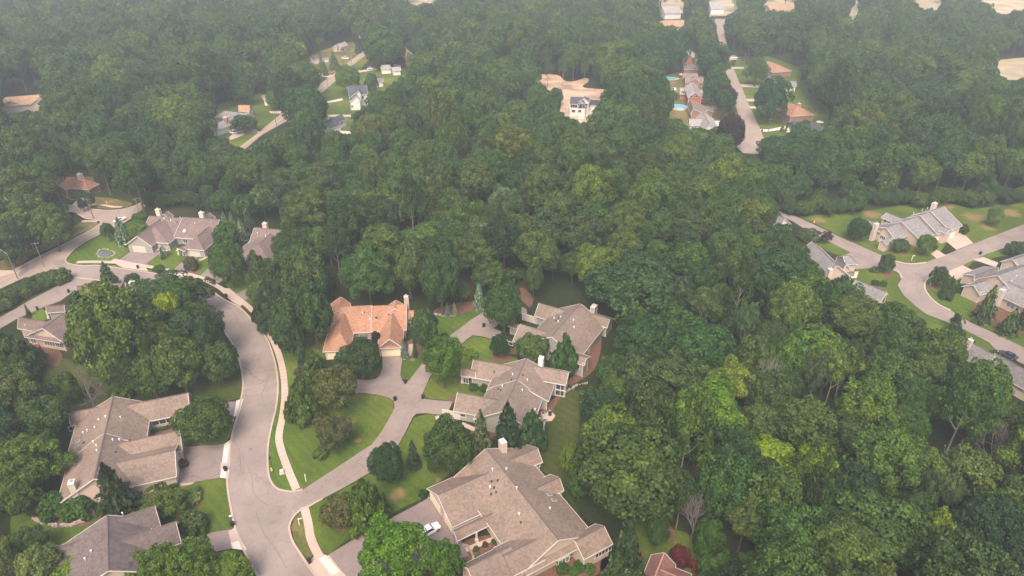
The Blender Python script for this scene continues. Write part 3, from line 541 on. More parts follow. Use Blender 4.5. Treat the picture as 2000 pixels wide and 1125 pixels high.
# lawns: (points, material, label)
LAWNS = [
 ([(592, 956), (616, 944), (644, 928), (672, 911), (700, 891), (725, 869), (745, 843), (762, 814), (770, 795), (768, 785), (760, 778), (740, 771), (700, 769), (678, 758), (640, 736), (630, 706), (640, 690), (632, 650), (600, 640), (575, 655), (556, 640), (540, 610), (505, 580), (480, 567), (474, 583), (502, 610), (531, 652), (548, 688), (559, 728), (562, 770), (558, 812), (552, 850), (556, 878), (571, 918), (586, 956)], 'lawn grass', 'lawn between sidewalk and lane with crabapple trees'),
 ([(539, 950), (558, 958), (572, 956), (557, 918), (543, 878), (540, 850), (545, 812), (549, 770), (546, 728), (537, 690), (519, 655), (494, 620), (467, 597), (470, 603), (493, 628), (520, 662), (534, 694), (542, 728), (544, 762), (540, 798), (530, 840), (524.5, 880), (525.5, 920), (532, 942)], 'green lawn grass', 'narrow green verge between kerb and sidewalk'),
 ([(606, 990), (632, 976), (661, 960), (697, 940), (728, 921), (752, 902), (776, 874), (794, 845), (808, 816), (832, 809), (868, 812), (872, 835), (905, 850), (930, 870), (900, 905), (888, 920), (836, 955), (838, 968), (790, 990), (745, 1014), (690, 1046), (645, 1080), (636, 1084), (626, 1072), (614, 1050), (609, 1022), (601, 992)], 'lawn grass', 'sloping lawn with round trees and a bleached patch of dry grass'),
 ([(588, 999), (576, 1011), (569, 1030), (575, 1056), (589, 1079), (600, 1094), (618, 1080), (603, 1052), (597, 1022), (591, 998)], 'dry grass', 'half dry verge at the bottom corner of lane and road'),
 ([(800, 742), (812, 728), (830, 706), (828, 690), (800, 680), (787, 690), (787, 702), (785, 716), (783, 732), (787, 743), (793, 746)], 'lawn grass', 'small triangular lawn right of the orange house drive'),
 ([(747, 690), (747, 720), (742, 732), (732, 739), (718, 741), (702, 740), (684, 732), (668, 720), (672, 700), (700, 680), (735, 676)], 'shade tinted lawn grass', 'shaded lawn under the round tree before the orange house'),
 ([(842, 616), (848, 684), (876, 656), (898, 640), (920, 623), (946, 607), (955, 596), (935, 600), (905, 608), (880, 618)], 'green lawn grass', 'green lawn behind the lane below the blue spruces'),
 ([(897, 679), (911, 665), (924, 656), (962, 663), (985, 690), (1010, 700), (1020, 725), (930, 735), (895, 720), (880, 695)], 'green lawn grass', 'bright lawn with a white figure between two taupe houses'),
 ([(830, 777), (828, 765), (842, 735), (868, 708), (900, 712), (905, 740), (955, 765), (950, 775), (886, 784)], 'lawn grass', 'lawn round the maple at the lane side'),
 ([(1090, 770), (1115, 755), (1135, 770), (1130, 850), (1120, 900), (1110, 960), (1150, 1040), (1200, 1080), (1190, 1120), (1100, 1080), (1060, 950), (1050, 880), (1060, 830)], 'shade tinted lawn grass', 'shaded lawn strip between the taupe houses and the wood'),
 ([(140, 516), (160, 517), (193, 517), (225, 509), (262, 485), (246, 474), (220, 440), (200, 457), (170, 473), (150, 486), (137, 500), (130, 508), (134, 514)], 'green lawn grass', 'corner lawn with a stone ringed pond left of the mauve duplex'),
 ([(282, 519), (320, 491), (340, 478), (372, 498), (356, 510), (332, 533), (308, 523)], 'green lawn grass', 'lawn between the two drives of the mauve duplex'),
 ([(357, 541), (373, 516), (392, 498), (420, 480), (430, 500), (412, 520), (381, 548)], 'green lawn grass', 'lawn with a purple bush right of the mauve duplex'),
 ([(172, 519), (186, 518), (240, 523), (300, 533), (352, 547), (352, 543), (300, 528), (240, 519), (190, 515)], 'green lawn grass', 'grass strip between walk and kerb by the mauve duplex'),
 ([(440, 556), (471, 525), (500, 540), (500, 560), (480, 566), (459, 575)], 'green lawn grass', 'lawn below the oval tree'),
 ([(186, 547), (240, 554), (290, 561), (340, 573), (384, 596), (418, 622), (435, 646), (452, 671), (463, 695), (471, 722), (474, 753), (471, 778), (430, 786), (380, 780), (360, 690), (300, 620), (240, 590), (170, 600), (150, 565)], 'shade tinted lawn grass', 'shaded grass under the tall trees inside the bend of the road'),
 ([(345, 870), (365, 800), (430, 802), (456, 815), (463, 816), (453, 850), (437, 866), (400, 870)], 'lawn grass', 'lawn beneath the round maple left of the road'),
 ([(262, 950), (345, 946), (380, 942), (429, 934), (443, 936), (446, 967), (460, 1030), (446, 1036), (415, 1041), (346, 1062), (340, 1010), (240, 1000), (200, 1020), (150, 1055), (60, 1080), (20, 1040), (20, 1010), (90, 990), (150, 990)], 'lawn grass', 'lawn with ornamental grasses between the two houses at the left'),
 ([(420, 1080), (453, 1073), (472, 1080), (500, 1128), (380, 1128)], 'lawn grass', 'lawn at the bottom edge left of the road'),
 ([(60, 690), (130, 700), (170, 720), (220, 760), (200, 790), (120, 800), (60, 750), (20, 720)], 'shade tinted lawn grass', 'backyard grass below the house with a deck at the left'),
 ([(123, 553), (100, 566), (56, 589), (0, 621), (-40, 640), (-40, 600), (0, 570), (50, 545), (118, 542), (134, 541)], 'shade tinted lawn grass', 'grass bank under the long hedge'),
 ([(62, 608), (78, 600), (88, 607), (98, 622), (80, 628), (62, 622)], 'green lawn grass', 'tiny rounded lawn by the private drive'),
 ([(60, 500), (112, 480), (150, 460), (178, 447), (195, 440), (188, 431), (160, 433), (100, 470), (0, 510), (0, 526), (22, 527), (42, 516)], 'dry grass', 'scruffy verge along the collector road below the wood'),
 ([(176, 406), (165, 396), (175, 384), (215, 386), (258, 396), (256, 402), (232, 407), (205, 408)], 'dry grass', 'dry verge with an orange marker post'),
 ([(1560, 423), (1600, 441), (1641, 462), (1678, 478), (1727, 500), (1746, 510), (1779, 514), (1809, 512), (1828, 505), (1850, 473), (1828, 462), (1874, 448), (1901, 476), (1960, 456), (2010, 436), (2080, 410), (2080, 388), (2000, 396), (1900, 408), (1850, 396), (1800, 396), (1740, 404), (1690, 412), (1620, 418)], 'lawn grass', 'dry grass round the pale grey house at the upper right'),
 ([(1880, 519), (1850, 532), (1828, 540), (1812, 547), (1808, 562), (1818, 578), (1833, 592), (1858, 605), (1898, 629), (1948, 652), (2010, 684), (2080, 720), (2080, 560), (1950, 590), (1890, 560), (1885, 535)], 'green lawn grass', 'mown lawn with spruces inside the right hand bend'),
 ([(1880, 518), (1922, 498), (2010, 470), (2080, 448), (2080, 500), (1960, 500), (1900, 512), (1890, 522)], 'green lawn grass', 'grass strip between the drives at the right edge'),
 ([(1672, 526), (1719, 523), (1741, 525), (1755, 534), (1760, 544), (1752, 557), (1766, 579), (1792, 602), (1810, 615), (1870, 638), (1932, 670), (1945, 682), (1900, 690), (1800, 640), (1730, 590), (1680, 560), (1660, 540)], 'lawn grass', 'lawn with a round of shrubs left of the junction'),
 ([(1598, 461), (1662, 493), (1640, 500), (1590, 480)], 'green lawn grass', 'narrow lawn along the lane above the slate coloured roof'),
 ([(1230, 1010), (1340, 1040), (1400, 1100), (1400, 1128), (1250, 1128)], 'lawn grass', 'grass round the small rust roofed building at the bottom'),
 ([(1290, 150), (1330, 140), (1420, 155), (1450, 258), (1400, 262), (1300, 235), (1290, 200)], 'dry grass', 'dry backyards behind the red brick houses'),
 ([(1433, 135), (1446, 164), (1463, 205), (1483, 245), (1493, 270), (1495, 290), (1560, 262), (1640, 262), (1640, 230), (1580, 180), (1560, 130), (1500, 110), (1440, 110)], 'lawn grass', 'front lawns on the right side of the far street'),
 ([(425, 205), (500, 180), (560, 200), (640, 160), (700, 100), (735, 100), (700, 140), (840, 130), (860, 160), (760, 170), (720, 200), (690, 265), (610, 262), (560, 236), (513, 264), (470, 290), (425, 270)], 'lawn grass', 'lawns along the far street at the upper left'),
 ([(600, 110), (640, 95), (690, 80), (700, 100), (672, 128), (640, 150), (610, 140)], 'dry grass', 'front yards of the far ranch houses at the upper left'),
 ([(100, 345), (180, 345), (200, 372), (176, 384), (140, 392), (110, 378)], 'dry grass', 'yard of the terracotta roofed house'),
 ([(-10, 195), (110, 190), (120, 215), (60, 235), (-10, 225)], 'dry grass', 'yard of the orange roofed house at the far left'),
]
for k_, (pts_, mt_, lb_) in enumerate(LAWNS): sheet('lawn', pts_, mt_, 0.004 + 0.00005 * k_, 0, lb_)
# dry patches, mulch beds
BEDS = [[(843, 612), (860, 600), (905, 590), (935, 590), (950, 598), (910, 610), (880, 619), (850, 616)], [(1015, 583), (1000, 572), (1020, 562), (1040, 580), (1035, 600)], [(806, 662), (822, 668), (824, 694), (808, 698), (786, 690), (790, 672)], [(960, 692), (985, 690), (1000, 702), (975, 708), (962, 704)], [(985, 678), (1010, 684), (1006, 692), (988, 690)],
 [(893, 770), (876, 778), (874, 784), (894, 786), (905, 770)], [(883, 716), (905, 740), (960, 752), (958, 768), (920, 750), (880, 735)], [(1096, 770), (1112, 755), (1162, 720), (1175, 660), (1160, 655), (1130, 700), (1115, 735)], [(1040, 800), (1070, 818), (1080, 800), (1100, 770), (1112, 760), (1108, 750), (1080, 780)],
 [(930, 830), (960, 840), (975, 870), (940, 880), (918, 850)], [(905, 1060), (925, 1050), (985, 1045), (985, 1070), (930, 1098), (905, 1090)], [(1050, 1120), (1130, 1085), (1190, 1075), (1200, 1090), (1150, 1130), (1050, 1140)], [(1180, 1085), (1240, 1060), (1250, 1100), (1180, 1128)], [(640, 995), (670, 980), (745, 1010), (700, 1035), (650, 1032)],
 [(60, 1000), (100, 1020), (160, 1028), (182, 1012), (176, 975), (90, 965)], [(355, 975), (385, 965), (395, 985), (372, 992)], [(345, 1040), (375, 1030), (380, 1056), (350, 1062)], [(268, 962), (345, 945), (360, 940), (358, 930), (300, 945), (262, 952)], [(50, 690), (90, 665), (120, 690), (110, 715), (60, 700)], [(293, 845), (345, 830), (352, 840), (296, 862)],
 [(362, 528), (386, 528), (382, 536), (360, 536)], [(1900, 600), (1925, 630), (1990, 655), (2005, 640), (1960, 600), (1920, 590)], [(1812, 556), (1830, 552), (1836, 562), (1818, 566)], [(1843, 575), (1856, 570), (1862, 582), (1846, 584)], [(1722, 531), (1738, 534), (1744, 541), (1728, 541)], [(1280, 1040), (1300, 1020), (1320, 1045), (1300, 1060)],
 [(0, 600), (60, 562), (120, 545), (118, 552), (60, 578), (0, 612)]]
for px_ in BEDS: sheet('planting_bed', px_, 'mulch', 0.0095, 4, 'brown mulched planting bed')
# paths and patios
for pts_, w_, lb_ in (([(842, 972), (832, 985), (815, 996)], 1.2, 'short path at the corner of the big taupe house'), ([(262, 968), (290, 965), (330, 955), (352, 946), (372, 942), (378, 936)], 1.3, 'curving path to the large taupe house at the left'), ([(855, 812), (862, 822), (895, 826), (925, 838), (950, 850)], 1.3, 'front path of the middle taupe house'), ([(348, 1058), (362, 1046), (378, 1052), (392, 1062)], 1.2, 'curved path to the charcoal roofed house'), ([(786, 702), (800, 690), (803, 672)], 1.3, 'path by the small blue spruce'), ([(389, 508), (400, 504), (412, 494), (416, 486)], 1.0, 'path beside the mauve duplex'), ([(320, 491), (338, 484), (344, 477)], 1.1, 'path between the mauve duplex garages')):
    ribbon('path', pts_, w_, 'walk concrete', 0.012, label=lb_)
mk('patio', [(952, 1062), (985, 1048), (985, 1040), (945, 1055), (893, 1075), (897, 1084)], 'walk concrete', 0.014, 'porch floor in the courtyard of the big taupe house')
mk('patio', [(1060, 812), (1074, 800), (1085, 812), (1078, 822), (1062, 824)], 'walk concrete', 0.013, 'patio behind the middle taupe house')
SEAL = [[(528, 735), (520, 752), (512, 768), (515, 785)], [(480, 905), (492, 930), (496, 962), (520, 985), (560, 990)], [(500, 1000), (515, 1040), (540, 1075), (560, 1110)], [(812, 790), (806, 800), (790, 815), (785, 840), (770, 862)], [(640, 962), (690, 930), (720, 905), (752, 872)], [(700, 752), (725, 756), (752, 752), (785, 760)], [(790, 762), (800, 778), (805, 798)], [(760, 700), (764, 722), (762, 740)], [(420, 590), (452, 605), (470, 640)], [(456, 860), (468, 880), (470, 920)], [(360, 925), (390, 918), (430, 903)], [(1800, 540), (1790, 560), (1805, 590)], [(1650, 475), (1690, 492), (1735, 508)], [(1440, 262), (1458, 280), (1475, 292)], [(300, 540), (345, 553), (392, 578)]]
for k_, px_ in enumerate(SEAL): ribbon('crack_seal', px_, .13, 'patch asphalt', 0.0262 + k_ * .0001, label='dark sealed crack in the paving')
for px_ in ((489, 877), (1790, 534), (463, 664)):
    g = G(*px_, 0); mb = MB(); mb.tube([(g.x, g.y, 0.0), (g.x, g.y, .034)], .42, 20); tag(mb.build('manhole_cover', 'patch asphalt'), 'round dark manhole cover in the road', None, None, 'structure')
# right hand roads
mk('road', [(2080, 415), (2000, 438), (1901, 476), (1828, 505), (1809, 512), (1779, 515), (1750, 510), (1727, 501), (1678, 479), (1641, 463), (1597, 442), (1558, 424), (1537, 418), (1520, 412), (1530, 424), (1548, 432), (1584, 455), (1662, 493), (1640, 502), (1650, 516), (1672, 526), (1719, 522), (1740, 524), (1756, 533), (1761, 544), (1753, 557), (1766, 578), (1792, 601), (1810, 614), (1870, 637), (1932, 669), (1944, 682), (2000, 712), (2080, 750), (2080, 715), (2000, 679), (1948, 653), (1896, 630), (1857, 606), (1831, 593), (1815, 578), (1806, 562), (1810, 546), (1826, 539), (1850, 531), (1880, 518), (1922, 498), (2000, 471), (2080, 447)], 'road asphalt', 0.012, 'road junction on the right with three arms')
ribbon('kerb', [(1744, 508), (1752, 511), (1779, 515.5), (1809, 512.5)], .5, 'walk concrete', 0.0, .12, label='white kerb at the top of the right hand junction')
ribbon('kerb', [(1826, 539), (1810, 546), (1806, 562), (1815, 578), (1831, 593), (1857, 606.5)], .5, 'walk concrete', 0.0, .12, label='white kerb inside the right hand bend')
ribbon('kerb', [(1740, 524), (1756, 533), (1761, 544)], .5, 'walk concrete', 0.0, .12, label='white kerb at the left of the right hand junction')
mk('driveway', [(1828, 463), (1855, 456), (1874, 448), (1901, 475), (1868, 488), (1850, 473)], 'walk concrete', 0.02, 'pale driveway of the pale grey house')
mk('driveway', [(1818, 496), (1830, 488), (1848, 499), (1829, 505)], 'walk concrete', 0.02, 'short path slab beside the pale driveway')
mk('driveway', [(1880, 518), (1850, 531), (1866, 548), (1890, 538), (1900, 528)], 'walk concrete', 0.02, 'pale driveway at the right edge below the road')
mk('driveway', [(1901, 507), (1920, 502), (1950, 513), (1945, 522)], 'walk concrete', 0.02, 'second pale driveway at the right edge')
# far streets
mk('street', [(1385, 36), (1422, 37), (1440, 42), (1412, 48), (1417, 76), (1421, 92), (1430, 129), (1446, 164), (1463, 205), (1482, 245), (1493, 271), (1490, 288), (1480, 301), (1452, 299), (1438, 287), (1455, 266), (1446, 237), (1437, 207), (1424, 157), (1414, 132), (1408, 92), (1402, 69), (1397, 46), (1380, 40)], 'street concrete', 0.012, 'pale far street running up to the top right')
mk('street', [(440, 300), (470, 285), (508, 256), (547, 224), (570, 208), (605, 180), (630, 160), (650, 145), (669, 130), (711, 98), (735, 82), (742, 87), (719, 104), (683, 132), (649, 164), (590, 214), (559, 237), (513, 262), (480, 290), (452, 310)], 'street concrete', 0.012, 'pale far street crossing the upper left')
ribbon('road_marking', [(470, 288), (511, 259), (553, 230), (640, 162), (676, 131), (715, 101)], .3, 'yellow paint', 0.03, label='yellow centre line of the far street')
for pts_, lb_ in (([(1416, 110), (1440, 111), (1441, 117), (1418, 117)], 'far driveway with a silver car'), ([(1424, 131), (1452, 131), (1453, 134), (1430, 134)], 'far driveway right of the street by tall trees'), ([(1446, 164), (1484, 166), (1483, 171), (1449, 170)], 'far driveway to the grey ranch house'), ([(1457, 193), (1485, 193), (1486, 198), (1461, 198)], 'far driveway behind the big round tree'), ([(1463, 207), (1488, 208), (1489, 212), (1466, 212)], 'second far driveway behind the big round tree'), ([(1485, 252), (1500, 253), (1535, 246), (1536, 252), (1500, 257), (1486, 257)], 'white far driveway at the street end'),
  ([(1396, 236), (1420, 236), (1448, 240), (1446, 244), (1398, 247)], 'white driveway beside the dark purple tree'), ([(1378, 206), (1400, 208), (1402, 213), (1380, 214)], 'driveway of the taupe brick house'), ([(447, 268), (465, 254), (500, 252), (508, 258), (480, 262), (450, 274)], 'pale forecourt with parked cars'), ([(633, 199), (668, 192), (670, 196), (634, 202)], 'white driveway of the farmhouse'), ([(650, 257), (655, 251), (672, 245), (676, 241), (678, 243), (660, 255), (690, 257), (688, 262), (652, 260)], 'white path round the white ranch house'), ([(636, 224), (685, 224), (685, 228), (638, 228)], 'pale track below the farmhouse'), ([(612, 142), (635, 144), (652, 147), (645, 152), (620, 148)], 'pale drive joining the far street'), ([(699, 138), (735, 133), (738, 136), (700, 142)], 'long pale drive of the grey ranch'), ([(525, 217), (550, 217), (548, 222), (528, 221)], 'pale apron by the big dark tree'), ([(1300, 171), (1320, 171), (1322, 176), (1303, 177)], 'white slab behind the red brick houses')):
    sheet('driveway', pts_, 'new concrete' if 'white' in lb_ else 'walk concrete', 0.018, 0, lb_)
sheet('building_plot', [(1036, 149), (1060, 145), (1090, 147), (1104, 158), (1124, 158), (1144, 152), (1150, 158), (1138, 170), (1172, 174), (1205, 180), (1215, 205), (1185, 215), (1150, 240), (1128, 242), (1100, 232), (1092, 226), (1095, 195), (1070, 178)], 'bare dirt', 0.006, 4, 'bare sandy building plot round the white house')
sheet('field', [(1915, 122), (1960, 116), (2080, 110), (2080, 150), (1975, 156), (1940, 148)], 'dry field', 0.006, 4, 'dry mown field at the upper right edge')
sheet('field', [(1245, -110), (2400, -110), (2150, 12), (1900, 14), (1600, 15), (1250, 14)], 'dry field', 0.0045, 0, 'pale ground added to whiten the far hazy edge at the top right')  # pale sheet added to whiten the far edge where haze would
for pts_ in ([(1270, 14), (1335, 8), (1335, 26), (1280, 24)], [(1370, -6), (1450, -6), (1440, 30), (1385, 32)], [(1480, 4), (1560, 2), (1560, 20), (1490, 20)], [(1655, 10), (1690, 6), (1668, 44), (1655, 42)], [(1785, -4), (1850, -4), (1830, 20), (1790, 22)], [(780, -4), (860, -4), (850, 12), (800, 12)], [(1900, -14), (2060, -14), (2060, 34), (1950, 30)], [(1130, -6), (1230, -6), (1220, 6), (1150, 6)]):
    sheet('field', pts_, 'dry field', 0.006, 0, 'pale open lot far away in the haze')
# ------------------------------------------------------------------ house builder
RECTS = []     # footprints, for keeping trees out
class House:
    """a house from roofed wings; every pixel pair names a real point at a stated height"""
    def __init__(s, name, label, roof, wall, A, B, hz=5.0, trim='white trim', cat='house', cap='ridge cap', over=0.55):
        a, b = G(*A, hz), G(*B, hz); d = (b - a).normalized(); s.u = Vector((d.x, d.y, 0)); s.n = Vector((-d.y, d.x, 0))
        s.roofm, s.wallm, s.trimm, s.capm, s.over = roof, wall, trim, cap, over
        s.name, s.label, s.cat = name, label, cat; s.wings = []; s.extra = []; s.o = a; s.root = None
        s.rb, s.wb, s.tb, s.cb = MB(), MB(), MB(), MB()
    def wing(s, A, B, hr, he, R1, R2, ends='gg', hipA=None, hipB=None, walls=True, wz=None, th=0.22, gin=0.5):
        """ridge A-B at height hr; R1, R2 = eave points (pixels) at height he on either side, or half-widths in metres;
        ends: g gable, h hip, n cut"""
        a, b = G(*A, hr), G(*B, hr); m = (a + b) / 2; d = b - a
        ax = s.u if abs(d.dot(s.u)) >= abs(d.dot(s.n)) else s.n
        if d.dot(ax) < 0: ax = -ax
        nn = Vector((-ax.y, ax.x, 0)); L = abs(d.dot(ax)); lo, hi = -L / 2, L / 2; w = {}
        for r in (R1, R2):
            if hasattr(r, '__len__'):
                q = G(*r, he) - m; t = q.dot(nn); w[1 if t > 0 else -1] = abs(t)
        for r in (R1, R2):
            if not hasattr(r, '__len__'): w[1 if 1 not in w else -1] = r
        if 1 not in w: w[1] = w[-1]
        if -1 not in w: w[-1] = w[1]
        # an end that runs into a bigger roof is carried on until that roof covers it
        ends = list(ends)
        for k_, sg in ((0, -1), (1, 1)):
            if ends[k_] == 'g' and s.wings:
                e0 = lo if k_ == 0 else hi
                for st in range(0, 26):
                    q = m + ax * (e0 + sg * st * .25)
                    z_ = s.roofz(q.x, q.y)
                    if st == 0 and z_ < he - 1: break
                    if z_ > hr + .12:
                        ends[k_] = 'n'
                        if k_ == 0: lo = e0 - st * .25
                        else: hi = e0 + st * .25
                        break
        W = dict(m=Vector((m.x, m.y, 0)), ax=ax, nn=nn, lo=lo, hi=hi, wp=w[1], wm=w[-1], hr=hr, he=he, ends=ends)
        hA = hipA if hipA is not None else min(w[1], w[-1]) * .9; hB = hipB if hipB is not None else min(w[1], w[-1]) * .9
        def pt(x, y, z): q = W['m'] + ax * x + nn * y; return Vector((q.x, q.y, z))
        eA = lo - (hA if ends[0] == 'h' else 0); eB = hi + (hB if ends[1] == 'h' else 0)
        W['eA'], W['eB'] = eA, eB
        # roof solid: top faces, underside, edges
        t = Vector((0, 0, -th)); rA, rB = pt(lo, 0, hr), pt(hi, 0, hr)
        pA, pB = pt(eA, w[1], he), pt(eB, w[1], he); mA, mB = pt(eA, -w[-1], he), pt(eB, -w[-1], he)
        for f in ([rB, rA, pA, pB], [rA, rB, mB, mA]): s.rb.quad(f); s.rb.quad([q + t for q in f][::-1])
        for e, r_, p_, m_ in ((ends[0], rA, pA, mA), (ends[1], rB, pB, mB)):
            if e == 'h': s.rb.quad([r_, m_, p_] if r_ is rA else [r_, p_, m_]); s.rb.quad([r_ + t, m_ + t, p_ + t])
            if e == 'n': s.rb.quad([r_, p_, p_ + t, r_ + t]); s.rb.quad([r_, r_ + t, m_ + t, m_])
        # fascia boards (set a little proud) and ridge cap
        def board(a_, b_):
            s.tb.beam(a_, b_, .09, .26, drop=.10)
        board(pA, pB); board(mA, mB)
        if ends[0] == 'g': board(pA, rA); board(mA, rA)
        elif ends[0] == 'h': board(pA, mA); s.cb.beam(rA, pA, .22, .05, drop=-.03); s.cb.beam(rA, mA, .22, .05, drop=-.03)
        if ends[1] == 'g': board(pB, rB); board(mB, rB)
        elif ends[1] == 'h': board(pB, mB); s.cb.beam(rB, pB, .22, .05, drop=-.03); s.cb.beam(rB, mB, .22, .05, drop=-.03)
        s.cb.beam(rA, rB, .26, .06, drop=-.03)
        # walls
        o = s.over; y1, y0 = w[1] - o, -(w[-1] - o); xa, xb = eA + (gin if ends[0] != 'n' else 0), eB - (gin if ends[1] != 'n' else 0)
        W['walls'] = (xa, xb, y0, y1)
        def rz(y): return hr - (hr - he) * (abs(y) / (w[1] if y > 0 else w[-1])) - th - .02
        if wz is None: wz = -.2
        if walls:
            wt1, wt0 = rz(y1), rz(y0)
            def col(x, top):
                if top: return [pt(x, y0, wz), pt(x, y1, wz), pt(x, y1, wt1), pt(x, 0, hr - th - .02), pt(x, y0, wt0)]
                zz = min(wt1, wt0); return [pt(x, y0, wz), pt(x, y1, wz), pt(x, y1, zz), pt(x, y0, zz)]
            s.wb.quad(col(xa, ends[0] != 'h')[::-1]); s.wb.quad(col(xb, ends[1] != 'h'))
            s.wb.quad([pt(xb, y1, wz), pt(xa, y1, wz), pt(xa, y1, wt1), pt(xb, y1, wt1)])
            s.wb.quad([pt(xa, y0, wz), pt(xb, y0, wz), pt(xb, y0, wt0), pt(xa, y0, wt0)])
            for x in (xa, xb):
                for y in (y0, y1): s.tb.box(pt(x, y, (max(wz, 0) + min(wt0, wt1)) / 2), (.16, .16, min(wt0, wt1) - max(wz, 0)), math.atan2(ax.y, ax.x))
        W['pt'] = pt; W['rz'] = rz; s.wings.append(W)
        RECTS.append((W['m'], ax, nn, eA - 1, eB + 1, -w[-1] - 1, w[1] + 1))
        return s
    def roofz(s, x, y):
        z = 0; p = Vector((x, y, 0))
        for W in s.wings:
            q = p - W['m']; a_, l = q.dot(W['ax']), q.dot(W['nn'])
            w = W['wp'] if l > 0 else W['wm']
            if W['eA'] <= a_ <= W['eB'] and abs(l) <= w:
                h = W['hr'] - (W['hr'] - W['he']) * abs(l) / w
                for e, lim, ed in ((W['ends'][0], W['lo'], W['eA']), (W['ends'][1], W['hi'], W['eB'])):
                    if e == 'h' and ((ed < lim and a_ < lim) or (ed > lim and a_ > lim)):
                        h = min(h, W['hr'] - (W['hr'] - W['he']) * abs(a_ - lim) / abs(ed - lim))
                z = max(z, h)
        return z
    def onroof(s, px, py):
        z = 9.0
        while z > 1.5:
            g = G(px, py, z)
            if s.roofz(g.x, g.y) >= z: return g
            z -= .08
        return G(px, py, 4)
    def start(s):
        p = s.wings[0]['m']; s.root = empty(s.name, (p.x, p.y, 0)); tag(s.root, s.label, s.cat)
        for b, nm, mt in ((s.rb, 'roof', s.roofm), (s.wb, 'wall', s.wallm), (s.tb, 'trim', s.trimm), (s.cb, 'ridge_cap', s.capm)):
            if b.v:
                o = b.build(nm, mt, s.root)
                if nm == 'roof': s.roof_o = o
        return s
    def face(s, W, side):
        xa, xb, y0, y1 = W['walls']; ax, nn, pt = W['ax'], W['nn'], W['pt']
        if side == 'A': return pt(xa, 0, 0), -ax, nn
        if side == 'B': return pt(xb, 0, 0), ax, nn
        if side == '+': return pt(0, y1, 0), nn, ax
        return pt(0, y0, 0), -nn, ax
    def hit(s, W, px, py, side=None):
        """which wall of the wing this spot of the photograph lies on"""
        best = None
        for sd_ in ([side] if side else ['A', 'B', '+', '-']):
            o, n, t = s.face(W, sd_); c0 = Vector((0, 0, CH)); d = G(px, py, 0) - c0
            if d.dot(n) >= 0: continue
            k = (o - c0).dot(n) / d.dot(n); q = c0 + d * k; xa, xb, y0, y1 = W['walls']; r = q - W['m']; a_, l = r.dot(W['ax']), r.dot(W['nn'])
            pen = max(0, xa - a_, a_ - xb) + max(0, y0 - l, l - y1) + max(0, .3 - q.z) * 2 + max(0, q.z - W['hr'])
            if best is None or pen < best[0]: best = (pen, q, n, t)
        return best[1], best[2], best[3]
    def window(s, wi, px, py, w=1.6, h=1.2, panes=2, side=None, pane='window glass', z=None):
        q, n, t = s.hit(s.wings[wi], px, py, side); q = Vector(q)
        if z is not None: q.z = z
        q.z = max(q.z, h / 2 + .25); fr = MB(); gl = MB(); rz = math.atan2(t.y, t.x)
        def bx(mb, dx, dz, ww, hh, dd, off): c = q + t * dx + n * off; mb.box((c.x, c.y, q.z + dz), (ww, dd, hh), rz)
        bx(fr, 0, h / 2 + .06, w + .3, .14, .14, .04); bx(fr, 0, -h / 2 - .06, w + .3, .14, .18, .05)
        for k in range(panes + 1): bx(fr, -w / 2 + w * k / panes, 0, .13, h, .12, .04)
        for k in range(panes): bx(gl, -w / 2 + w * (k + .5) / panes, 0, w / panes - .12, h - .02, .05, .03)
        f = fr.build('window', 'white trim', s.root); gl.build('pane', pane, None).parent = f
        return s
    def door(s, wi, px, py, w=4.9, h=2.2, mat='cream door', side=None, name='garage_door'):
        q, n, t = s.hit(s.wings[wi], px, py, side); d = MB(); rz = math.atan2(t.y, t.x); z0 = 0.02
        c = q + n * .03
        d.box((c.x, c.y, z0 + h / 2), (w, .06, h), rz)
        for k in range(1, 4): c2 = q + n * .065; d.box((c2.x, c2.y, z0 + h * k / 4), (w, .02, .035), rz, 1)
        for x_, w_, z_, h_ in ((-w / 2 - .09, .18, h / 2, h + .1), (w / 2 + .09, .18, h / 2, h + .1), (0, w + .36, h + .12, .2)):
            c2 = q + n * .05 + t * x_; d.box((c2.x, c2.y, z0 + z_), (w_, .12, h_), rz, 2)
        d.build(name, [mat, 'beige door', s.trimm], s.root); return s
    def chimney(s, px, py, ztop, w=1.3, d=.9, mat=None, flue=True, base=0.0, ang=0.0):
        g = G(px, py, ztop); c = MB(); rz = math.atan2(s.u.y, s.u.x) + ang
        c.box((g.x, g.y, (ztop + base) / 2), (w, d, ztop - base), rz); c.box((g.x, g.y, ztop + .06), (w + .2, d + .2, .14), rz, 1)
        for x_, y_ in ((-1, -1), (1, -1), (1, 1), (-1, 1)):
            X, Y = x_ * (w / 2), y_ * (d / 2); ca, sa = math.cos(rz), math.sin(rz)
            c.box((g.x + X * ca - Y * sa, g.y + X * sa + Y * ca, (ztop + base) / 2), (.14, .14, ztop - base - .1), rz, 1)
        o = c.build('chimney', [mat or s.wallm, s.trimm], s.root)
        if flue:
            f = MB(); f.tube([(g.x, g.y, ztop + .1), (g.x, g.y, ztop + .55)], .16, 8); f.tube([(g.x, g.y, ztop + .55), (g.x, g.y, ztop + .66)], .24, 8)
            f.build('flue', 'vent metal', None).parent = o
        return s
    def vents(s, pts, dark=False):
        for p in pts:
            g = s.onroof(*p); v = MB()
            if dark: v.box((g.x, g.y, g.z + .12), (.38, .38, .3), 0)
            else:
                v.tube([(g.x, g.y, g.z - .2), (g.x, g.y, g.z + .55)], .09, 8); v.tube([(g.x, g.y, g.z + .5), (g.x, g.y, g.z + .62)], .17, 8)
            v.build('roof_vent', 'dark vent' if dark else 'white metal', s.root)
        return s
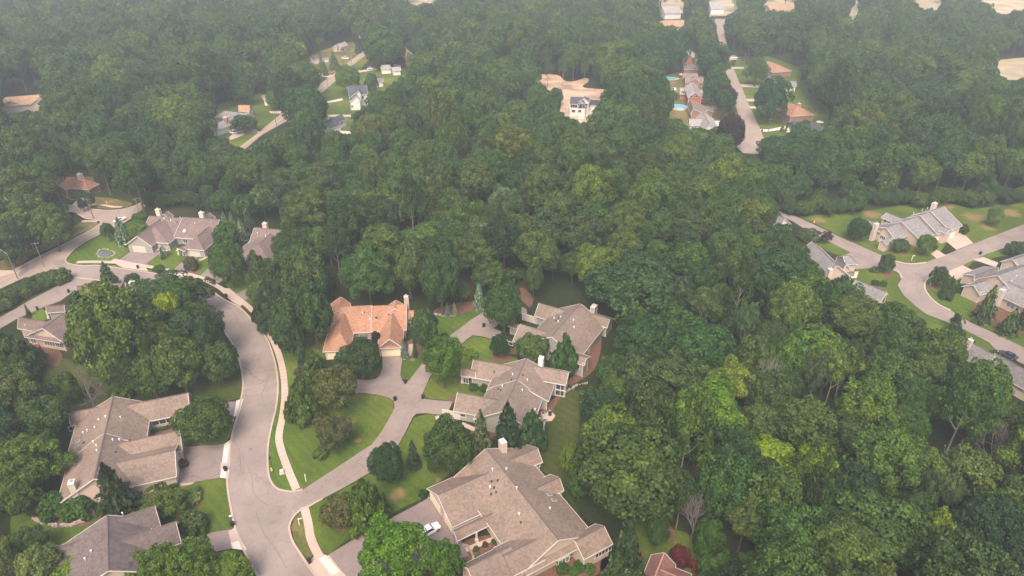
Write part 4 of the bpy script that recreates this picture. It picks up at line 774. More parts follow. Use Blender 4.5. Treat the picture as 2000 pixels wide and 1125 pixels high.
    def skylight(s, pts, w=.8, h=1.2, mat='skylight glass'):
        for p in pts:
            g = s.onroof(*p); e = .25
            nx = s.roofz(g.x + e, g.y) - s.roofz(g.x - e, g.y); ny = s.roofz(g.x, g.y + e) - s.roofz(g.x, g.y - e)
            nr = Vector((-nx / (2 * e), -ny / (2 * e), 1)).normalized(); dn = Vector((nr.x, nr.y, 0)); dn = dn.normalized() if dn.length > .01 else s.u
            tx = Vector((-dn.y, dn.x, 0)); ty = nr.cross(tx)
            for nm, k, off, mt in (('skylight', 1.0, .10, 'vent metal'), ('pane', .8, .13, mat)):
                v = MB(); v.quad([g + tx * (x * w * k / 2) + ty * (y * h * k / 2) + nr * off for x, y in ((-1, -1), (1, -1), (1, 1), (-1, 1))])
                if nm == 'skylight':
                    for i in range(4):
                        x, y = ((-1, -1), (1, -1), (1, 1), (-1, 1))[i]; x2, y2 = ((-1, -1), (1, -1), (1, 1), (-1, 1))[(i + 1) % 4]
                        v.quad([g + tx * (x * w / 2) + ty * (y * h / 2), g + tx * (x2 * w / 2) + ty * (y2 * h / 2), g + tx * (x2 * w / 2) + ty * (y2 * h / 2) + nr * off, g + tx * (x * w / 2) + ty * (y * h / 2) + nr * off])
                    fr = v.build(nm, mt, s.root)
                else: v.build(nm, mt, None).parent = fr
        return s
    def posts(s, pts, h=2.7, r=.16):
        for p in pts:
            g = G(*p, 0); v = MB(); v.box((g.x, g.y, h / 2), (r * 2, r * 2, h), math.atan2(s.u.y, s.u.x)); v.box((g.x, g.y, .45), (r * 3.6, r * 3.6, .9), math.atan2(s.u.y, s.u.x))
            v.build('porch_post', s.trimm, s.root)
        return s
    def bay(s, wi, px, py, w=2.6, h=1.5, d=.7, side=None):
        """a boxed bay window with its own little roof"""
        q, n, t = s.hit(s.wings[wi], px, py, side); rz = math.atan2(t.y, t.x); fr = MB(); gl = MB(); c = q + n * d / 2; z = max(q.z, h / 2 + .5)
        fr.box((c.x, c.y, z - h / 2 - .12), (w, d, .3), rz); fr.box((c.x, c.y, z + h / 2 + .1), (w + .25, d + .2, .2), rz, 0, .85)
        for k in (-1, -.33, .33, 1):
            e = q + n * d + t * (k * (w / 2 - .06)); fr.box((e.x, e.y, z), (.12, .12, h), rz)
        e = q + n * (d - .08); gl.box((e.x, e.y, z), (w - .1, .05, h), rz)
        for k in (-1, 1): e = q + n * d / 2 + t * (k * (w / 2 - .08)); gl.box((e.x, e.y, z), (.05, d - .1, h), rz)
        f = fr.build('bay_window', 'white trim', s.root); gl.build('pane', 'bright glass', None).parent = f
        return s
# ------------------------------------------------------------------ the near houses
def pent(h, wi, end, proj, z1, z0):
    """a narrow lean-to roof strip across a gable wall"""
    W = h.wings[wi]; pt = W['pt']; xb = W['walls'][1] if end == 'B' else W['walls'][0]; sg = 1 if end == 'B' else -1; a_, c_ = -W['wm'] + .25, W['wp'] - .25; x2 = xb + sg * proj; mb = MB()
    mb.quad([pt(xb, a_, z1), pt(xb, c_, z1), pt(x2, c_, z0), pt(x2, a_, z0)]); mb.quad([pt(xb, a_, z0 - .12), pt(x2, a_, z0 - .12), pt(x2, c_, z0 - .12), pt(xb, c_, z0 - .12)])
    mb.quad([pt(xb, a_, z1), pt(x2, a_, z0), pt(x2, a_, z0 - .12), pt(xb, a_, z0 - .12)]); mb.quad([pt(xb, c_, z1), pt(x2, c_, z0), pt(x2, c_, z0 - .12), pt(xb, c_, z0 - .12)])
    o = mb.build('pent_roof', h.roofm, h.root); t = MB(); t.beam(pt(x2 + sg * .03, a_, z0), pt(x2 + sg * .03, c_, z0), .07, .2, drop=.05); t.build('fascia', h.trimm, None).parent = o
H = House('taupe_house', 'big taupe roofed duplex at the bottom centre, with courtyard and pink gable', 'warm taupe shingles', 'tan siding', (949, 876), (1091, 1055), 7)
H.wing((949, 876), (1091, 1055), 7.6, 3.4, (967, 1045), (1135, 1014))
H.wing((849, 959), (975, 924), 6.3, 3.0, (836, 953), (886, 1029))
W0 = H.wings[0]; gp_ = W0['m'] + W0['ax'] * W0['hi']; rg_ = G(980, 1081, 6.3); dd_ = abs((gp_ - rg_).dot(W0['ax']))     # how far the garage ridge lies from the gable plane
H.wing((908, 1102), (1003, 1073), 6.3, 3.0, (907, 1101), dd_ + 1.0, 'gn')
H.wing((980, 1080), (1052, 1059), 6.305, 6.305 - 3.3 * (dd_ - .6) / (dd_ + 1.0), 4.0, dd_ - .6, 'nn', walls=False)
H.wing((883, 1033), (962, 1009), 4.3, 2.9, (892, 1057), 1.5, walls=False)
H.wing((1000, 896), (1050, 875), 6.0, 3.6, (1011, 877), (1063, 901))
H.wing((1055, 951), (1092, 932), 5.8, 3.7, (1060, 933), (1103, 957))
H.wing((1120, 1053), (1183, 1031), 5.8, 3.8, (1157, 1026), (1198, 1062))
H.start()
H.door(1, 851, 990, 4.6).door(1, 877, 1026, 3.6).chimney(982, 862, 8.6, 1.4, 1.1, 'tan siding')
H.vents([(962, 919), (957, 953), (1014, 1006), (989, 918), (1009, 955), (1074, 995)]).vents([(960, 941), (972, 939), (965, 953), (969, 962), (959, 966), (1017, 1021)], True)
H.skylight([(1073, 966), (1082, 977)]).posts([(893, 1072), (931, 1058)])
H.window(0, 1127, 1078, 3.6, .8, 3, 'B').window(0, 1128, 1092, 4.2, .7, 5, 'B').bay(0, 1096, 1100, 2.6, 1.5, .8, 'B')
H.window(5, 1043, 912, 3.2, 1.1, 4).window(6, 1092, 968, 1.2, 1.0, 1).window(7, 1178, 1078, 3.8, 1.1, 5)
pent(H, 0, 'B', 1.2, 3.95, 3.3)

H = House('taupe_house', 'taupe roofed house in the centre with white chimney, beside the maple on the lane', 'taupe shingles', 'sage siding', (1028, 700), (985, 798), 7)
H.wing((1028, 700), (1007, 748), 7.1, 3.2, (959, 744), (1080, 760))
H.wing((1010, 742), (983, 803), 7.6, 3.3, (948, 770), (1052, 800))
H.wing((926, 700), (1005, 719), 5.9, 3.0, (915, 736), 3.5)
H.wing((902, 719), (930, 724), 4.6, 2.9, (897, 733), 1.6, walls=False)
H.wing((895, 764), (985, 786), 6.0, 3.0, (877, 801), 3.5)
H.wing((1066, 719), (1111, 727), 6.2, 4.5, (1103, 752), 2.4)
H.wing((1025, 816), (1064, 824), 5.0, 3.2, (1057, 853), 3.0)
H.start(); H.chimney(1057, 699, 7.6, 1.35, 1.1, 'white siding')
H.vents([(1001, 733), (981, 756), (1030, 744), (1020, 764), (1045, 802)]).vents([(999, 742), (978, 763), (973, 760), (1021, 733), (965, 727)], True)
H.window(4, 904, 811, 1.3, .8, 1).window(5, 1095, 756, 2.4, 1.6, 2).window(5, 1094, 772, 2.4, 1.5, 2, z=1.3).window(2, 910, 743, 1.4, 1.6, 2).posts([(903, 748), (933, 752)]).door(4, 880, 796, 4.2, 2.2, 'beige door')

H = House('taupe_house', 'upper one of the centre taupe houses, nearest to the wood, with boxy grey chimney', 'taupe shingles', 'sage siding', (1134, 593), (1077, 658), 7)
H.wing((1134, 593), (1077, 658), 7.6, 3.2, (1054, 636), (1150, 678))
H.wing((1140, 611), (1194, 620), 5.6, 3.6, (1181, 639), 3.5)
H.wing((1052, 592), (1115, 609), 6.0, 3.0, (1046, 618), 3.5)
H.wing((1016, 633), (1085, 653), 6.0, 3.0, (983, 660), 3.5)
H.wing((992, 628), (1012, 633), 4.4, 2.9, (993, 637), 1.6)
H.wing((1105, 688), (1148, 697), 5.6, 4.3, (1135, 712), 2.6)
H.start(); H.chimney(1160, 598, 7.2, 2.0, 1.2)
H.vents([(1082, 623), (1095, 621), (1090, 630), (1120, 627), (1121, 641)]).vents([(1091, 621), (1086, 627)], True)
H.window(3, 998, 671, 1.3, 1.0, 1).window(5, 1142, 709, 3.2, 1.5, 2).window(5, 1127, 715, 1.6, 1.3, 2).window(0, 1151, 679, 1.8, 1.3, 2).window(0, 1150, 689, 1.2, 1, 1).window(0, 1078, 690, 2.2, 1.3, 2, 'B').door(3, 978, 657, 4.2, 2.2, 'beige door').door(2, 1033, 622, 4.2, 2.2, 'beige door')

H = House('orange_roofed_house', 'house with bright orange roof and cream garage doors in the middle of the photo', 'orange shingles', 'brown brick', (650, 601), (793, 594), 6, cap='orange shingles')
H.wing((650, 601), (726, 596), 7.0, 3.2, (700, 650), 5.5)
H.wing((724, 599), (794, 594), 6.8, 3.2, (740, 647), 5.5)
H.wing((669, 612), (667, 650), 6.4, 3.0, (632, 680), (688, 666), 'nh', hipB=3.6)
H.wing((763, 612), (763, 662), 6.0, 3.0, (738, 672), (787, 669), 'ng')
H.wing((661, 580), (664, 606), 7.0, 4.5, (641, 605), (683, 603))
H.wing((772, 586), (773, 602), 6.8, 5.0, (757, 596), (790, 594))
H.wing((788, 608), (810, 606), 4.8, 3.2, (807, 628), .8)
H.start(); H.chimney(793, 579, 8.4, 1.1, .9, 'blond brick')
H.door(3, 764, 688, 4.9).door(2, 658, 697, 4.9).window(0, 711, 657, 2.6, 1.3, 2, pane='bright glass').window(6, 803, 633, 2.0, 1.4, 2).window(1, 793, 647, 1.6, 1.3, 2)
H.vents([(709, 613), (723, 625)]).vents([(711, 611), (734, 621), (736, 621), (759, 615)], True)
pent(H, 3, 'B', .55, 3.35, 2.95)

H = House('mauve_roofed_house', 'mauve roofed duplex with two chimneys and three garage doors at the upper left', 'mauve brown shingles', 'sage siding', (293, 421), (427, 430), 6)
H.wing((293, 421), (358, 427), 7.0, 3.2, (346, 463), 5)
H.wing((358, 423), (428, 430), 7.5, 3.2, (368, 466), 5)
H.wing((318, 426), (264, 461), 6.6, 3.0, (252, 473), (300, 478), 'ng')
H.wing((322, 430), (304, 443), 6.5, 3.0, (288, 478), (338, 469), 'nh', hipB=5.0)
H.wing((410, 442), (384, 461), 6.2, 3.0, (354, 486), (414, 476), 'nh', hipB=4.0)
H.wing((327, 412), (319, 418), 7.2, 5.4, (316, 421), (340, 421))
H.wing((408, 415), (400, 421), 7.2, 5.4, (397, 423), (422, 424))
H.wing((318, 480), (311, 485), 3.9, 3.0, 1.4, 1.4)
H.wing((356, 481), (350, 486), 3.9, 3.0, 1.5, 1.5, walls=False)
H.start(); H.chimney(308, 409, 9.2, 1.5, 1.0, 'cream siding').chimney(393, 415, 9.2, 1.5, 1.0, 'cream siding')
H.door(2, 271, 483, 4.4, 2.1, 'beige door').door(3, 303, 486, 4.4, 2.1, 'beige door').door(4, 379, 496, 4.4, 2.1, 'beige door')
H.window(3, 330, 477, 1.2, 1.0, 1).window(4, 403, 489, 1.2, 1.0, 1).window(0, 352, 469, 3.0, 1.3, 3).window(1, 362, 471, 1.6, 1.3, 2).posts([(350, 498), (359, 499), (338, 481)])
H.skylight([(355, 450), (360, 451)], mat='white metal').vents([(381, 438), (334, 432), (321, 428), (352, 427)]).vents([(346, 435), (330, 429)], True)

H = House('mauve_roofed_house', 'mauve roofed house with cream chimney half hidden between trees right of the duplex', 'mauve brown shingles', 'sage siding', (497, 444), (548, 449), 6)
H.wing((497, 444), (556, 450), 7.2, 3.2, (470, 477), 5)
H.wing((527, 456), (507, 477), 6.8, 3.0, (470, 486), 6.0, 'nh', hipB=4)
H.start(); H.chimney(517, 436, 8.6, 1.4, 1.0, 'cream siding').vents([(503, 457), (519, 463)])

H = House('taupe_house', 'large taupe duplex left of the road with cream chimney behind a dark spruce', 'warm taupe shingles', 'tan siding', (221, 774), (203, 852), 7)
H.wing((221, 774), (203, 853), 7.4, 3.2, (142, 850), (290, 835))
H.wing((204, 846), (184, 935), 7.9, 3.2, (124, 935), (262, 935))
H.wing((134, 805), (198, 795), 5.6, 3.2, (133, 832), 2.6)
H.wing((367, 769), (235, 792), 6.0, 3.0, (300, 821), 3.2)
H.wing((351, 842), (205, 870), 6.2, 3.0, (348, 882), 1.8)
H.wing((342, 876), (235, 905), 5.8, 3.0, (300, 941), 6.0)
H.start(); H.chimney(139, 942, 7.4, 1.4, 1.0, 'cream siding')
H.vents([(236, 817), (171, 843), (163, 847), (186, 837), (194, 822), (207, 816), (221, 861), (234, 861), (190, 882), (183, 865), (189, 872)]).vents([(226, 884), (254, 861), (164, 865)], True)
H.skylight([(152, 862), (150, 873)]).door(5, 346, 905, 4.9, side=None).window(5, 306, 947, 1.2, .9, 1).window(2, 143, 836, 1.8, 1.2, 2).posts([(330, 828), (306, 830), (349, 815)]).window(0, 290, 838, 1.6, 1.4, 2).window(3, 318, 823, 4.5, 1.2, 3)

H = House('charcoal_roofed_house', 'charcoal roofed house at the bottom left, partly behind trees', 'charcoal shingles', 'tan siding', (209, 1006), (211, 1110), 7)
H.wing((209, 1006), (211, 1115), 7.6, 3.2, (104, 1098), (300, 1080))
H.wing((304, 1003), (205, 1006), 6.9, 3.0, (307, 1030), 3.5)
H.wing((343, 1016), (215, 1066), 6.4, 3.0, (349, 1062), 3.0)
H.wing((104, 1071), (190, 1046), 5.2, 3.3, (100, 1098), 2.5)
H.start(); H.window(3, 119, 1104, 3.2, 1.3, 3).vents([(240, 1005), (179, 1079), (167, 1094)]).posts([(348, 1062), (345, 1045)]).window(1, 306, 1032, 1.2, 1.0, 1)

H = House('mauve_roofed_house', 'mauve roofed house at the left edge with a cream gable and red deck', 'mauve brown shingles', 'tan siding', (116, 618), (82, 641), 6)
H.wing((125, 612), (82, 641), 7.2, 3.4, (57, 651), (124, 668), 'ng')
H.wing((40, 617), (96, 633), 5.8, 3.0, (25, 640), 3.0)
H.start(); pent(H, 0, 'B', 1.0, 4.0, 3.45); H.window(0, 66, 671, 2.4, 1.4, 3, 'B', 'bright glass', 1.7).window(0, 101, 679, 3.6, 1.4, 4, 'B', 'bright glass', 1.7).window(0, 125, 694, 2.6, 1.3, 4, 'B', z=1.7).vents([(50, 637)]).chimney(160, 678, 4.5, 1.0, .9, 'cream siding')

H = House('mauve_roofed_house', 'mauve roofed house mostly hidden behind the tall olive tree by the private drive', 'mauve brown shingles', 'sage siding', (150, 558), (237, 552), 6)
H.wing((148, 559), (245, 552), 7.2, 3.2, (135, 590), 4)
H.wing((237, 552), (226, 580), 7.2, 3.2, (200, 575), (262, 567), 'gg')
H.wing((90, 597), (125, 596), 4.8, 3.0, (95, 611), 2.0)
H.start(); H.chimney(257, 551, 8.2, 1.4, 1.1, 'white siding').posts([(96, 622), (104, 617)])

# ------------------------------------------------------------------ right hand neighbourhood
H = House('grey_roofed_house', 'pale grey stepped roof duplex with two white garage doors at the upper right', 'cool grey shingles', 'tan siding', (1731, 441), (1835, 407), 7)
H.wing((1818, 412), (1843, 403), 8.6, 4.4, (1860, 448), 6)
H.wing((1797, 420), (1819, 412.5), 8.0, 3.8, (1834, 457), 6)
H.wing((1762, 433), (1799, 420), 7.0, 3.4, (1795, 468), 6)
H.wing((1731, 444), (1764, 433), 6.1, 3.0, (1752, 468), 6)
H.wing((1735, 414), (1757, 427), 6.0, 4.6, (1724, 426), 2.5)
H.wing((1695, 428), (1716, 438), 5.4, 3.6, (1697, 444), 2.5)
H.wing((1856, 449), (1838, 441), 5.3, 4.4, 2.2, 2.2)
H.wing((1727, 470), (1738, 462), 4.2, 3.0, 1.6, 1.6)
H.start(); H.door(1, 1836, 459, 5.2, 2.4, 'white door').door(0, 1858, 453, 5.2, 2.4, 'white door').chimney(1712, 437, 6.6, 1.5, 1.0, 'cream siding').chimney(1826, 397, 10, 1.6, 1.1, 'cream siding')
H.window(7, 1724, 464, 2.0, 1.3, 3).vents([(1801, 411), (1784, 418), (1811, 408)]).window(4, 1729, 431, 1.2, 1, 1)

H = House('grey_roofed_house', 'grey roofed duplex cut by the right edge, with tall white capped chimney beside a spruce', 'cool grey shingles', 'tan siding', (1950, 535), (2000, 518), 7)
H.wing((1948, 537), (2060, 500), 7.8, 3.2, (1990, 590), 6)
H.wing((1893, 532), (1962, 527), 5.6, 3.9, (1920, 541), 4)
H.wing((1895, 549), (1955, 549), 4.4, 3.0, (1915, 559), 2)
H.wing((1925, 545), (1905, 558), 5.4, 3.2, 3.0, 3.0, 'ng')
H.wing((1968, 502), (2050, 490), 6.6, 4.2, (1950, 512), 4)
H.wing((1985, 565), (2060, 585), 6.4, 3.6, (1992, 597), 3)
H.start(); H.chimney(1959, 566, 7.8, 1.4, 1.0, 'cream siding').window(3, 1917, 574, 1.6, 1.2, 2).window(5, 1974, 597, 2.4, 1.4, 2, pane='bright glass').vents([(1985, 541), (1975, 551)])

H = House('grey_roofed_house', 'slate grey roofed house at the wood edge left of the right hand junction', 'cool grey shingles', 'tan siding', (1587, 471), (1637, 519), 7, over=.5)
H.wing((1586, 471), (1637, 519), 7.2, 3.2, (1603, 540), 5.2)
H.wing((1628, 501), (1661, 516), 5.6, 3.6, (1640, 520), 2.4)
H.wing((1645, 498), (1660, 500), 5.0, 3.0, 2.5, 2.5, 'gh')
H.wing((1650, 530), (1672, 534), 4.4, 3.0, (1655, 540), 2.4)
H.start(); H.chimney(1622, 526, 7.4, 1.3, 1.0, 'cream siding').door(1, 1668, 512, 4.6, side=None)

H = House('grey_roofed_house', 'grey roofed house below the lawn with shrubs, half under the trees', 'cool grey shingles', 'tan siding', (1672, 546), (1730, 570), 6)
H.wing((1672, 546), (1733, 571), 7.0, 3.2, (1700, 580), 4)
H.wing((1703, 557), (1730, 568), 5.8, 3.2, 3, 3)
H.start()
H = House('grey_roofed_house', 'grey roofed house with white trim peeping out at the top end of the right lane', 'cool grey shingles', 'white siding', (1500, 410), (1533, 426), 6)
H.wing((1496, 408), (1534, 426), 6.4, 3.2, (1516, 440), 4).start()
H = House('grey_roofed_house', 'long grey roofed house at the right edge beside the parked dark car', 'cool grey shingles', 'cream siding', (1893, 666), (1985, 716), 7)
H.wing((1850, 659), (1893, 679), 6.4, 3.2, (1880, 700), 4)
H.wing((1895, 668), (1945, 694), 7.2, 3.2, (1935, 730), 3)
H.wing((1943, 690), (2060, 752), 7.6, 3.4, (1985, 752), 3)
H.wing((1880, 659), (1889, 668), 5.4, 4, 2.5, 2.5)
H.start(); H.chimney(1896, 664, 8.2, 1.0, .9, 'tan siding')
H = House('rust_roofed_house', 'small rust red roofed building at the bottom beside two red shrubs', 'rust shingles', 'white siding', (1297, 1079), (1280, 1122), 4, cap='copper ridge')
H.wing((1297, 1079), (1279, 1128), 5.0, 3.0, (1258, 1117), (1323, 1097))
H.wing((1300, 1118), (1345, 1135), 4.6, 3.0, 3, 3)
H.start()
H = House('terracotta_roofed_house', 'terracotta hip roofed house with cream chimney by the side street at the left', 'orange shingles', 'brown brick', (125, 345), (170, 349), 5, cap='orange shingles')
H.wing((132, 346), (163, 349), 6.6, 3.0, (145, 368), 4, 'hh', hipA=3, hipB=3)
H.wing((124, 352), (120, 362), 5.0, 3.0, 3, 3, 'ng')
H.start(); H.chimney(155, 340, 8.4, 1.6, 1.2, 'cream siding').window(0, 146, 373, 3.0, 1.2, 3).window(0, 165, 374, 1.6, 1.2, 2)
H = House('orange_roofed_house', 'long low house with pale tan roof and cream gables at the far left edge', 'tan shingles', 'cream siding', (4, 191), (90, 184), 6, cap='orange shingles')
H.wing((-8, 191), (88, 184), 7.5, 4.0, (50, 204), 7)
H.wing((76, 186), (76, 194), 7.0, 4.2, (57, 206), (98, 202), 'ng')
H.wing((22, 191), (22, 197), 6.4, 4.0, (2, 206), (42, 204), 'ng')
H.start(); H.window(1, 78, 203, 2.4, 1.2, 2).window(2, 24, 207, 2.4, 1.2, 2)

# ------------------------------------------------------------------ far houses
def far(label, roof, wall, wings, hz=4.5, **k):
    h = House(k.get('name', 'house'), label, roof, wall, wings[0][0], wings[0][1], hz, cat=k.get('cat', 'house'))
    for w_ in wings: h.wing(*w_[:6], **(w_[6] if len(w_) > 6 else {}))
    h.start()
    for c_ in k.get('ch', ()): h.chimney(*c_)
    for w_ in k.get('win', ()): h.window(*w_)
    for d_ in k.get('dr', ()): h.door(*d_)
    return h
far('white farmhouse with steep dark roof on the upper left street', 'slate shingles', 'white siding', [((679, 168), (716, 166), 10.5, 6.5, (690, 180), 4.5), ((708, 169), (693, 177), 10.2, 6.4, (683, 191), (706, 186), {'ends': 'ng'}), ((704, 178), (688, 187), 8.2, 5.0, (682, 196), (704, 194), {'ends': 'ng'})], 9, name='farmhouse', win=[(2, 687, 208, 1.6, 1.0, 2), (1, 700, 196, 1.2, 1.4, 1), (0, 708, 190, 1.4, 1.6, 1)])
far('white ranch house with dark roof beside a white path, left of centre at the top', 'slate shingles', 'white siding', [((648, 231), (668, 223), 6.0, 3.6, (660, 240), 4.5, {'ends': 'hg'}), ((655, 234), (634, 243), 5.4, 3.4, (628, 247), (652, 249), {'ends': 'ng'})], name='ranch_house', ch=[(640, 229, 6.2, 1.3, 1.0, 'white siding')], win=[(1, 635, 251, 1.8, 1.0, 2), (0, 668, 239, 1.6, 1.0, 2)])
far('tan barn roofed garage behind the grey house at the upper left', 'tan shingles', 'white siding', [((466, 205), (487, 205), 6.5, 3.4, (478, 218), 4.5)], name='garage')
far('grey roofed house with red brick chimney and pale forecourt, upper left', 'cool grey shingles', 'white siding', [((440, 216), (482, 222), 6.0, 3.2, (450, 234), 5.5, {'ends': 'hg'}), ((445, 224), (434, 244), 5.2, 3.2, 4, 4, {'ends': 'nh'})], ch=[(440, 229, 7.0, 2.0, 1.2, 'red brick')])
far('small tan shed with white walls beside a pale green tree', 'tan shingles', 'white siding', [((512, 186), (525, 185), 6.0, 4.0, (518, 193), 3)], name='shed', cat='shed')
far('pale roofed ranch with porch at the bend of the upper left street', 'pale grey shingles', 'tan siding', [((660, 85), (674, 81), 6.0, 3.4, (668, 92), 5), ((654, 88), (664, 87), 5.0, 3.2, (656, 94), 4)], name='ranch_house', win=[(0, 668, 97, 4, 1.2, 3)])
far('purplish hip roofed house behind two small spruces, upper left', 'mauve brown shingles', 'white siding', [((612, 107), (640, 103), 6.2, 3.2, (620, 115), 6, {'ends': 'hh'})])
far('grey ranch house right of the big round tree on the upper left street', 'pale grey shingles', 'white siding', [((745, 127), (762, 126), 5.8, 3.2, (752, 135), 5, {'ends': 'hh'}), ((765, 131), (782, 130), 5.0, 3.2, (770, 138), 4)], name='ranch_house')
far('steep tan roofed house behind the big round tree', 'tan shingles', 'brown brick', [((790, 91), (797, 99), 9.0, 4.0, (786, 108), (804, 104))])
far('low grey roofed house behind the white farmhouse', 'cool grey shingles', 'white siding', [((712, 154), (748, 151), 5.6, 3.2, (730, 161), 4.5)])
far('dark roofed house near the top beyond the upper left street', 'mauve brown shingles', 'white siding', [((698, 60), (712, 62), 6, 3.2, (705, 68), 5)])
far('white new two storey house with slate roof on the bare plot', 'slate shingles', 'white siding', [((1114, 189), (1152, 191), 9.6, 6.6, (1130, 204), 6), ((1138, 191), (1138, 198), 9.4, 6.6, (1130, 204), (1146, 204), {'ends': 'ng'}), ((1150, 194), (1176, 197), 8.4, 5.6, (1165, 206), 5), ((1142, 187), (1142, 191), 10.4, 8, 3, 3)], 8, name='new_house', win=[(0, 1121, 207, 3.6, 1.8, 3), (1, 1133, 207, 2.4, 2.6, 1), (1, 1142, 207, 2.4, 2.6, 1), (0, 1120, 217, 2.0, 1.4, 1), (1, 1132, 217, 1.8, 1.4, 1)])
# brick houses on the left side of the far street
far('red brick gabled house, highest up in the row along the far street', 'pale grey shingles', 'red brick', [((1346, 96), (1347, 107), 9.0, 5.4, (1334, 115), (1361, 112))], 8, name='brick_house', win=[(0, 1341, 117, 1.2, 1.4, 1), (0, 1351, 117, 1.2, 1.4, 1)])
far('dark brown roofed house second in the row along the far street', 'mauve brown shingles', 'brown brick', [((1335, 125), (1362, 125), 7.2, 4.4, (1348, 136), 4.5)], name='brick_house', win=[(0, 1345, 138, 1.8, 1.0, 2), (0, 1356, 138, 1.8, 1.0, 2)])
far('wide taupe roofed house third in the row, beside the turquoise pool', 'taupe shingles', 'brown brick', [((1338, 150), (1373, 150), 6.0, 3.2, (1350, 161), 5.5), ((1333, 143), (1362, 143), 5.6, 3.2, (1345, 149), 4), ((1355, 147), (1355, 153), 6.2, 4.4, 3, 3)], name='brick_house')
far('two storey red brick house with pale roof in the middle of the row', 'pale grey shingles', 'red brick', [((1352, 160), (1359, 180), 9.4, 6.2, (1342, 186), (1369, 185)), ((1328, 171), (1345, 172), 5.8, 3.2, (1335, 178), 4.5), ((1368, 174), (1380, 177), 7.4, 4.8, (1372, 187), 4)], 8, name='brick_house', win=[(0, 1350, 188, 1.5, 1.3, 1), (0, 1360, 188, 1.5, 1.3, 1), (1, 1334, 180, 2, 1.1, 2), (2, 1372, 190, 1.4, 1.2, 1)])
far('taupe roofed brick house beside the round blue pool', 'taupe shingles', 'brown brick', [((1347, 195), (1354, 213), 6.4, 3.4, (1346, 216), (1377, 210)), ((1380, 208), (1384, 215), 4.0, 3.0, 3, 3)], name='brick_house')
far('pale grey roofed house nearest in the row, above the dark purple tree', 'pale grey shingles', 'white siding', [((1372, 218), (1386, 243), 6.6, 3.2, (1362, 235), (1398, 240)), ((1346, 232), (1372, 232), 5.4, 3.0, (1355, 237), 4)])
far('orange brown roofed house right of the far street, farthest up', 'orange shingles', 'brown brick', [((1500, 119), (1517, 125), 7.5, 3.4, (1500, 138), (1526, 131), {'ends': 'hh'})], name='brick_house')
far('grey roofed ranch house with white end wall right of the far street', 'cool grey shingles', 'white siding', [((1500, 148), (1525, 149), 6.6, 3.4, (1510, 160), 6, {'ends': 'hh'}), ((1525, 156), (1556, 160), 5.6, 3.4, (1535, 168), 4)], name='ranch_house', win=[(1, 1548, 170, 1.2, 1, 1)])
far('bright orange hip roofed brick house right of the far street', 'orange shingles', 'brown brick', [((1544, 200), (1556, 206), 7.6, 3.6, (1534, 222), (1576, 216), {'ends': 'hh'}), ((1560, 210), (1578, 213), 5.4, 3.4, (1572, 220), 3.5)], name='brick_house', ch=[(1561, 202, 8.6, 1.5, 1.2, 'red brick')])
far('slate blue roofed house below the orange roofed brick house', 'slate shingles', 'white siding', [((1552, 235), (1582, 240), 5.8, 3.2, (1560, 250), 4, {'ends': 'hg'}), ((1585, 238), (1592, 252), 5.2, 3.2, 4, 4)])
far('brown roofed hut under the trees below the street end', 'mauve brown shingles', 'brown brick', [((1398, 283), (1408, 284), 5, 3, 3.5, 3.5)], name='hut', cat='shed')
far('brown roofed house peeping out of the wood below the far street', 'mauve brown shingles', 'tan siding', [((1612, 322), (1625, 330), 6, 3.4, 4, 4)])
far('wide tan roofed house at the top beside the far street', 'tan shingles', 'cream siding', [((1297, 39), (1335, 39), 8.0, 4.0, (1315, 45), 7, {'ends': 'hh'})], name='house')
far('white building far away in the haze left of the far street', 'pale grey shingles', 'white siding', [((1292, 12), (1325, 11), 10, 5, 10, 10)], cat='building', name='building')
far('white building far away in the haze above the far street', 'pale grey shingles', 'white siding', [((1385, 3), (1412, 3), 10, 5, 10, 10)], cat='building', name='building')
far('long pale building far away in the haze right of the far street', 'tan shingles', 'cream siding', [((1498, 9), (1545, 8), 9, 5, 10, 10)], cat='building', name='building')
for x_, y_, w_, c_, lb_ in ((1440, -2, 30, 'pale grey shingles', 'first added pale roof whitening the haze right of the far street'), (1580, 2, 34, 'tan shingles', 'tan roof added to pale the haze at the top right'), (1650, -4, 40, 'pale grey shingles', 'wide pale roof added at the top edge right of the tan one'), (1735, 3, 26, 'pale grey shingles', 'small pale roof added at the top edge far right'), (1255, -3, 34, 'tan shingles', 'pale tan roof added at the top edge above the brick row'), (1870, -2, 34, 'pale grey shingles', 'pale roof added at the top right corner')):
    far(lb_, c_, 'cream siding', [((x_, y_), (x_ + w_, y_), 9, 5, 10, 10)], cat='building', name='building')  # pale roofs added to whiten the hazy top edge
far('small pale roofed house in the wood left of centre at the far left', 'pale grey shingles', 'white siding', [((140, 197), (148, 200), 6, 4, 4, 4)], cat='house')
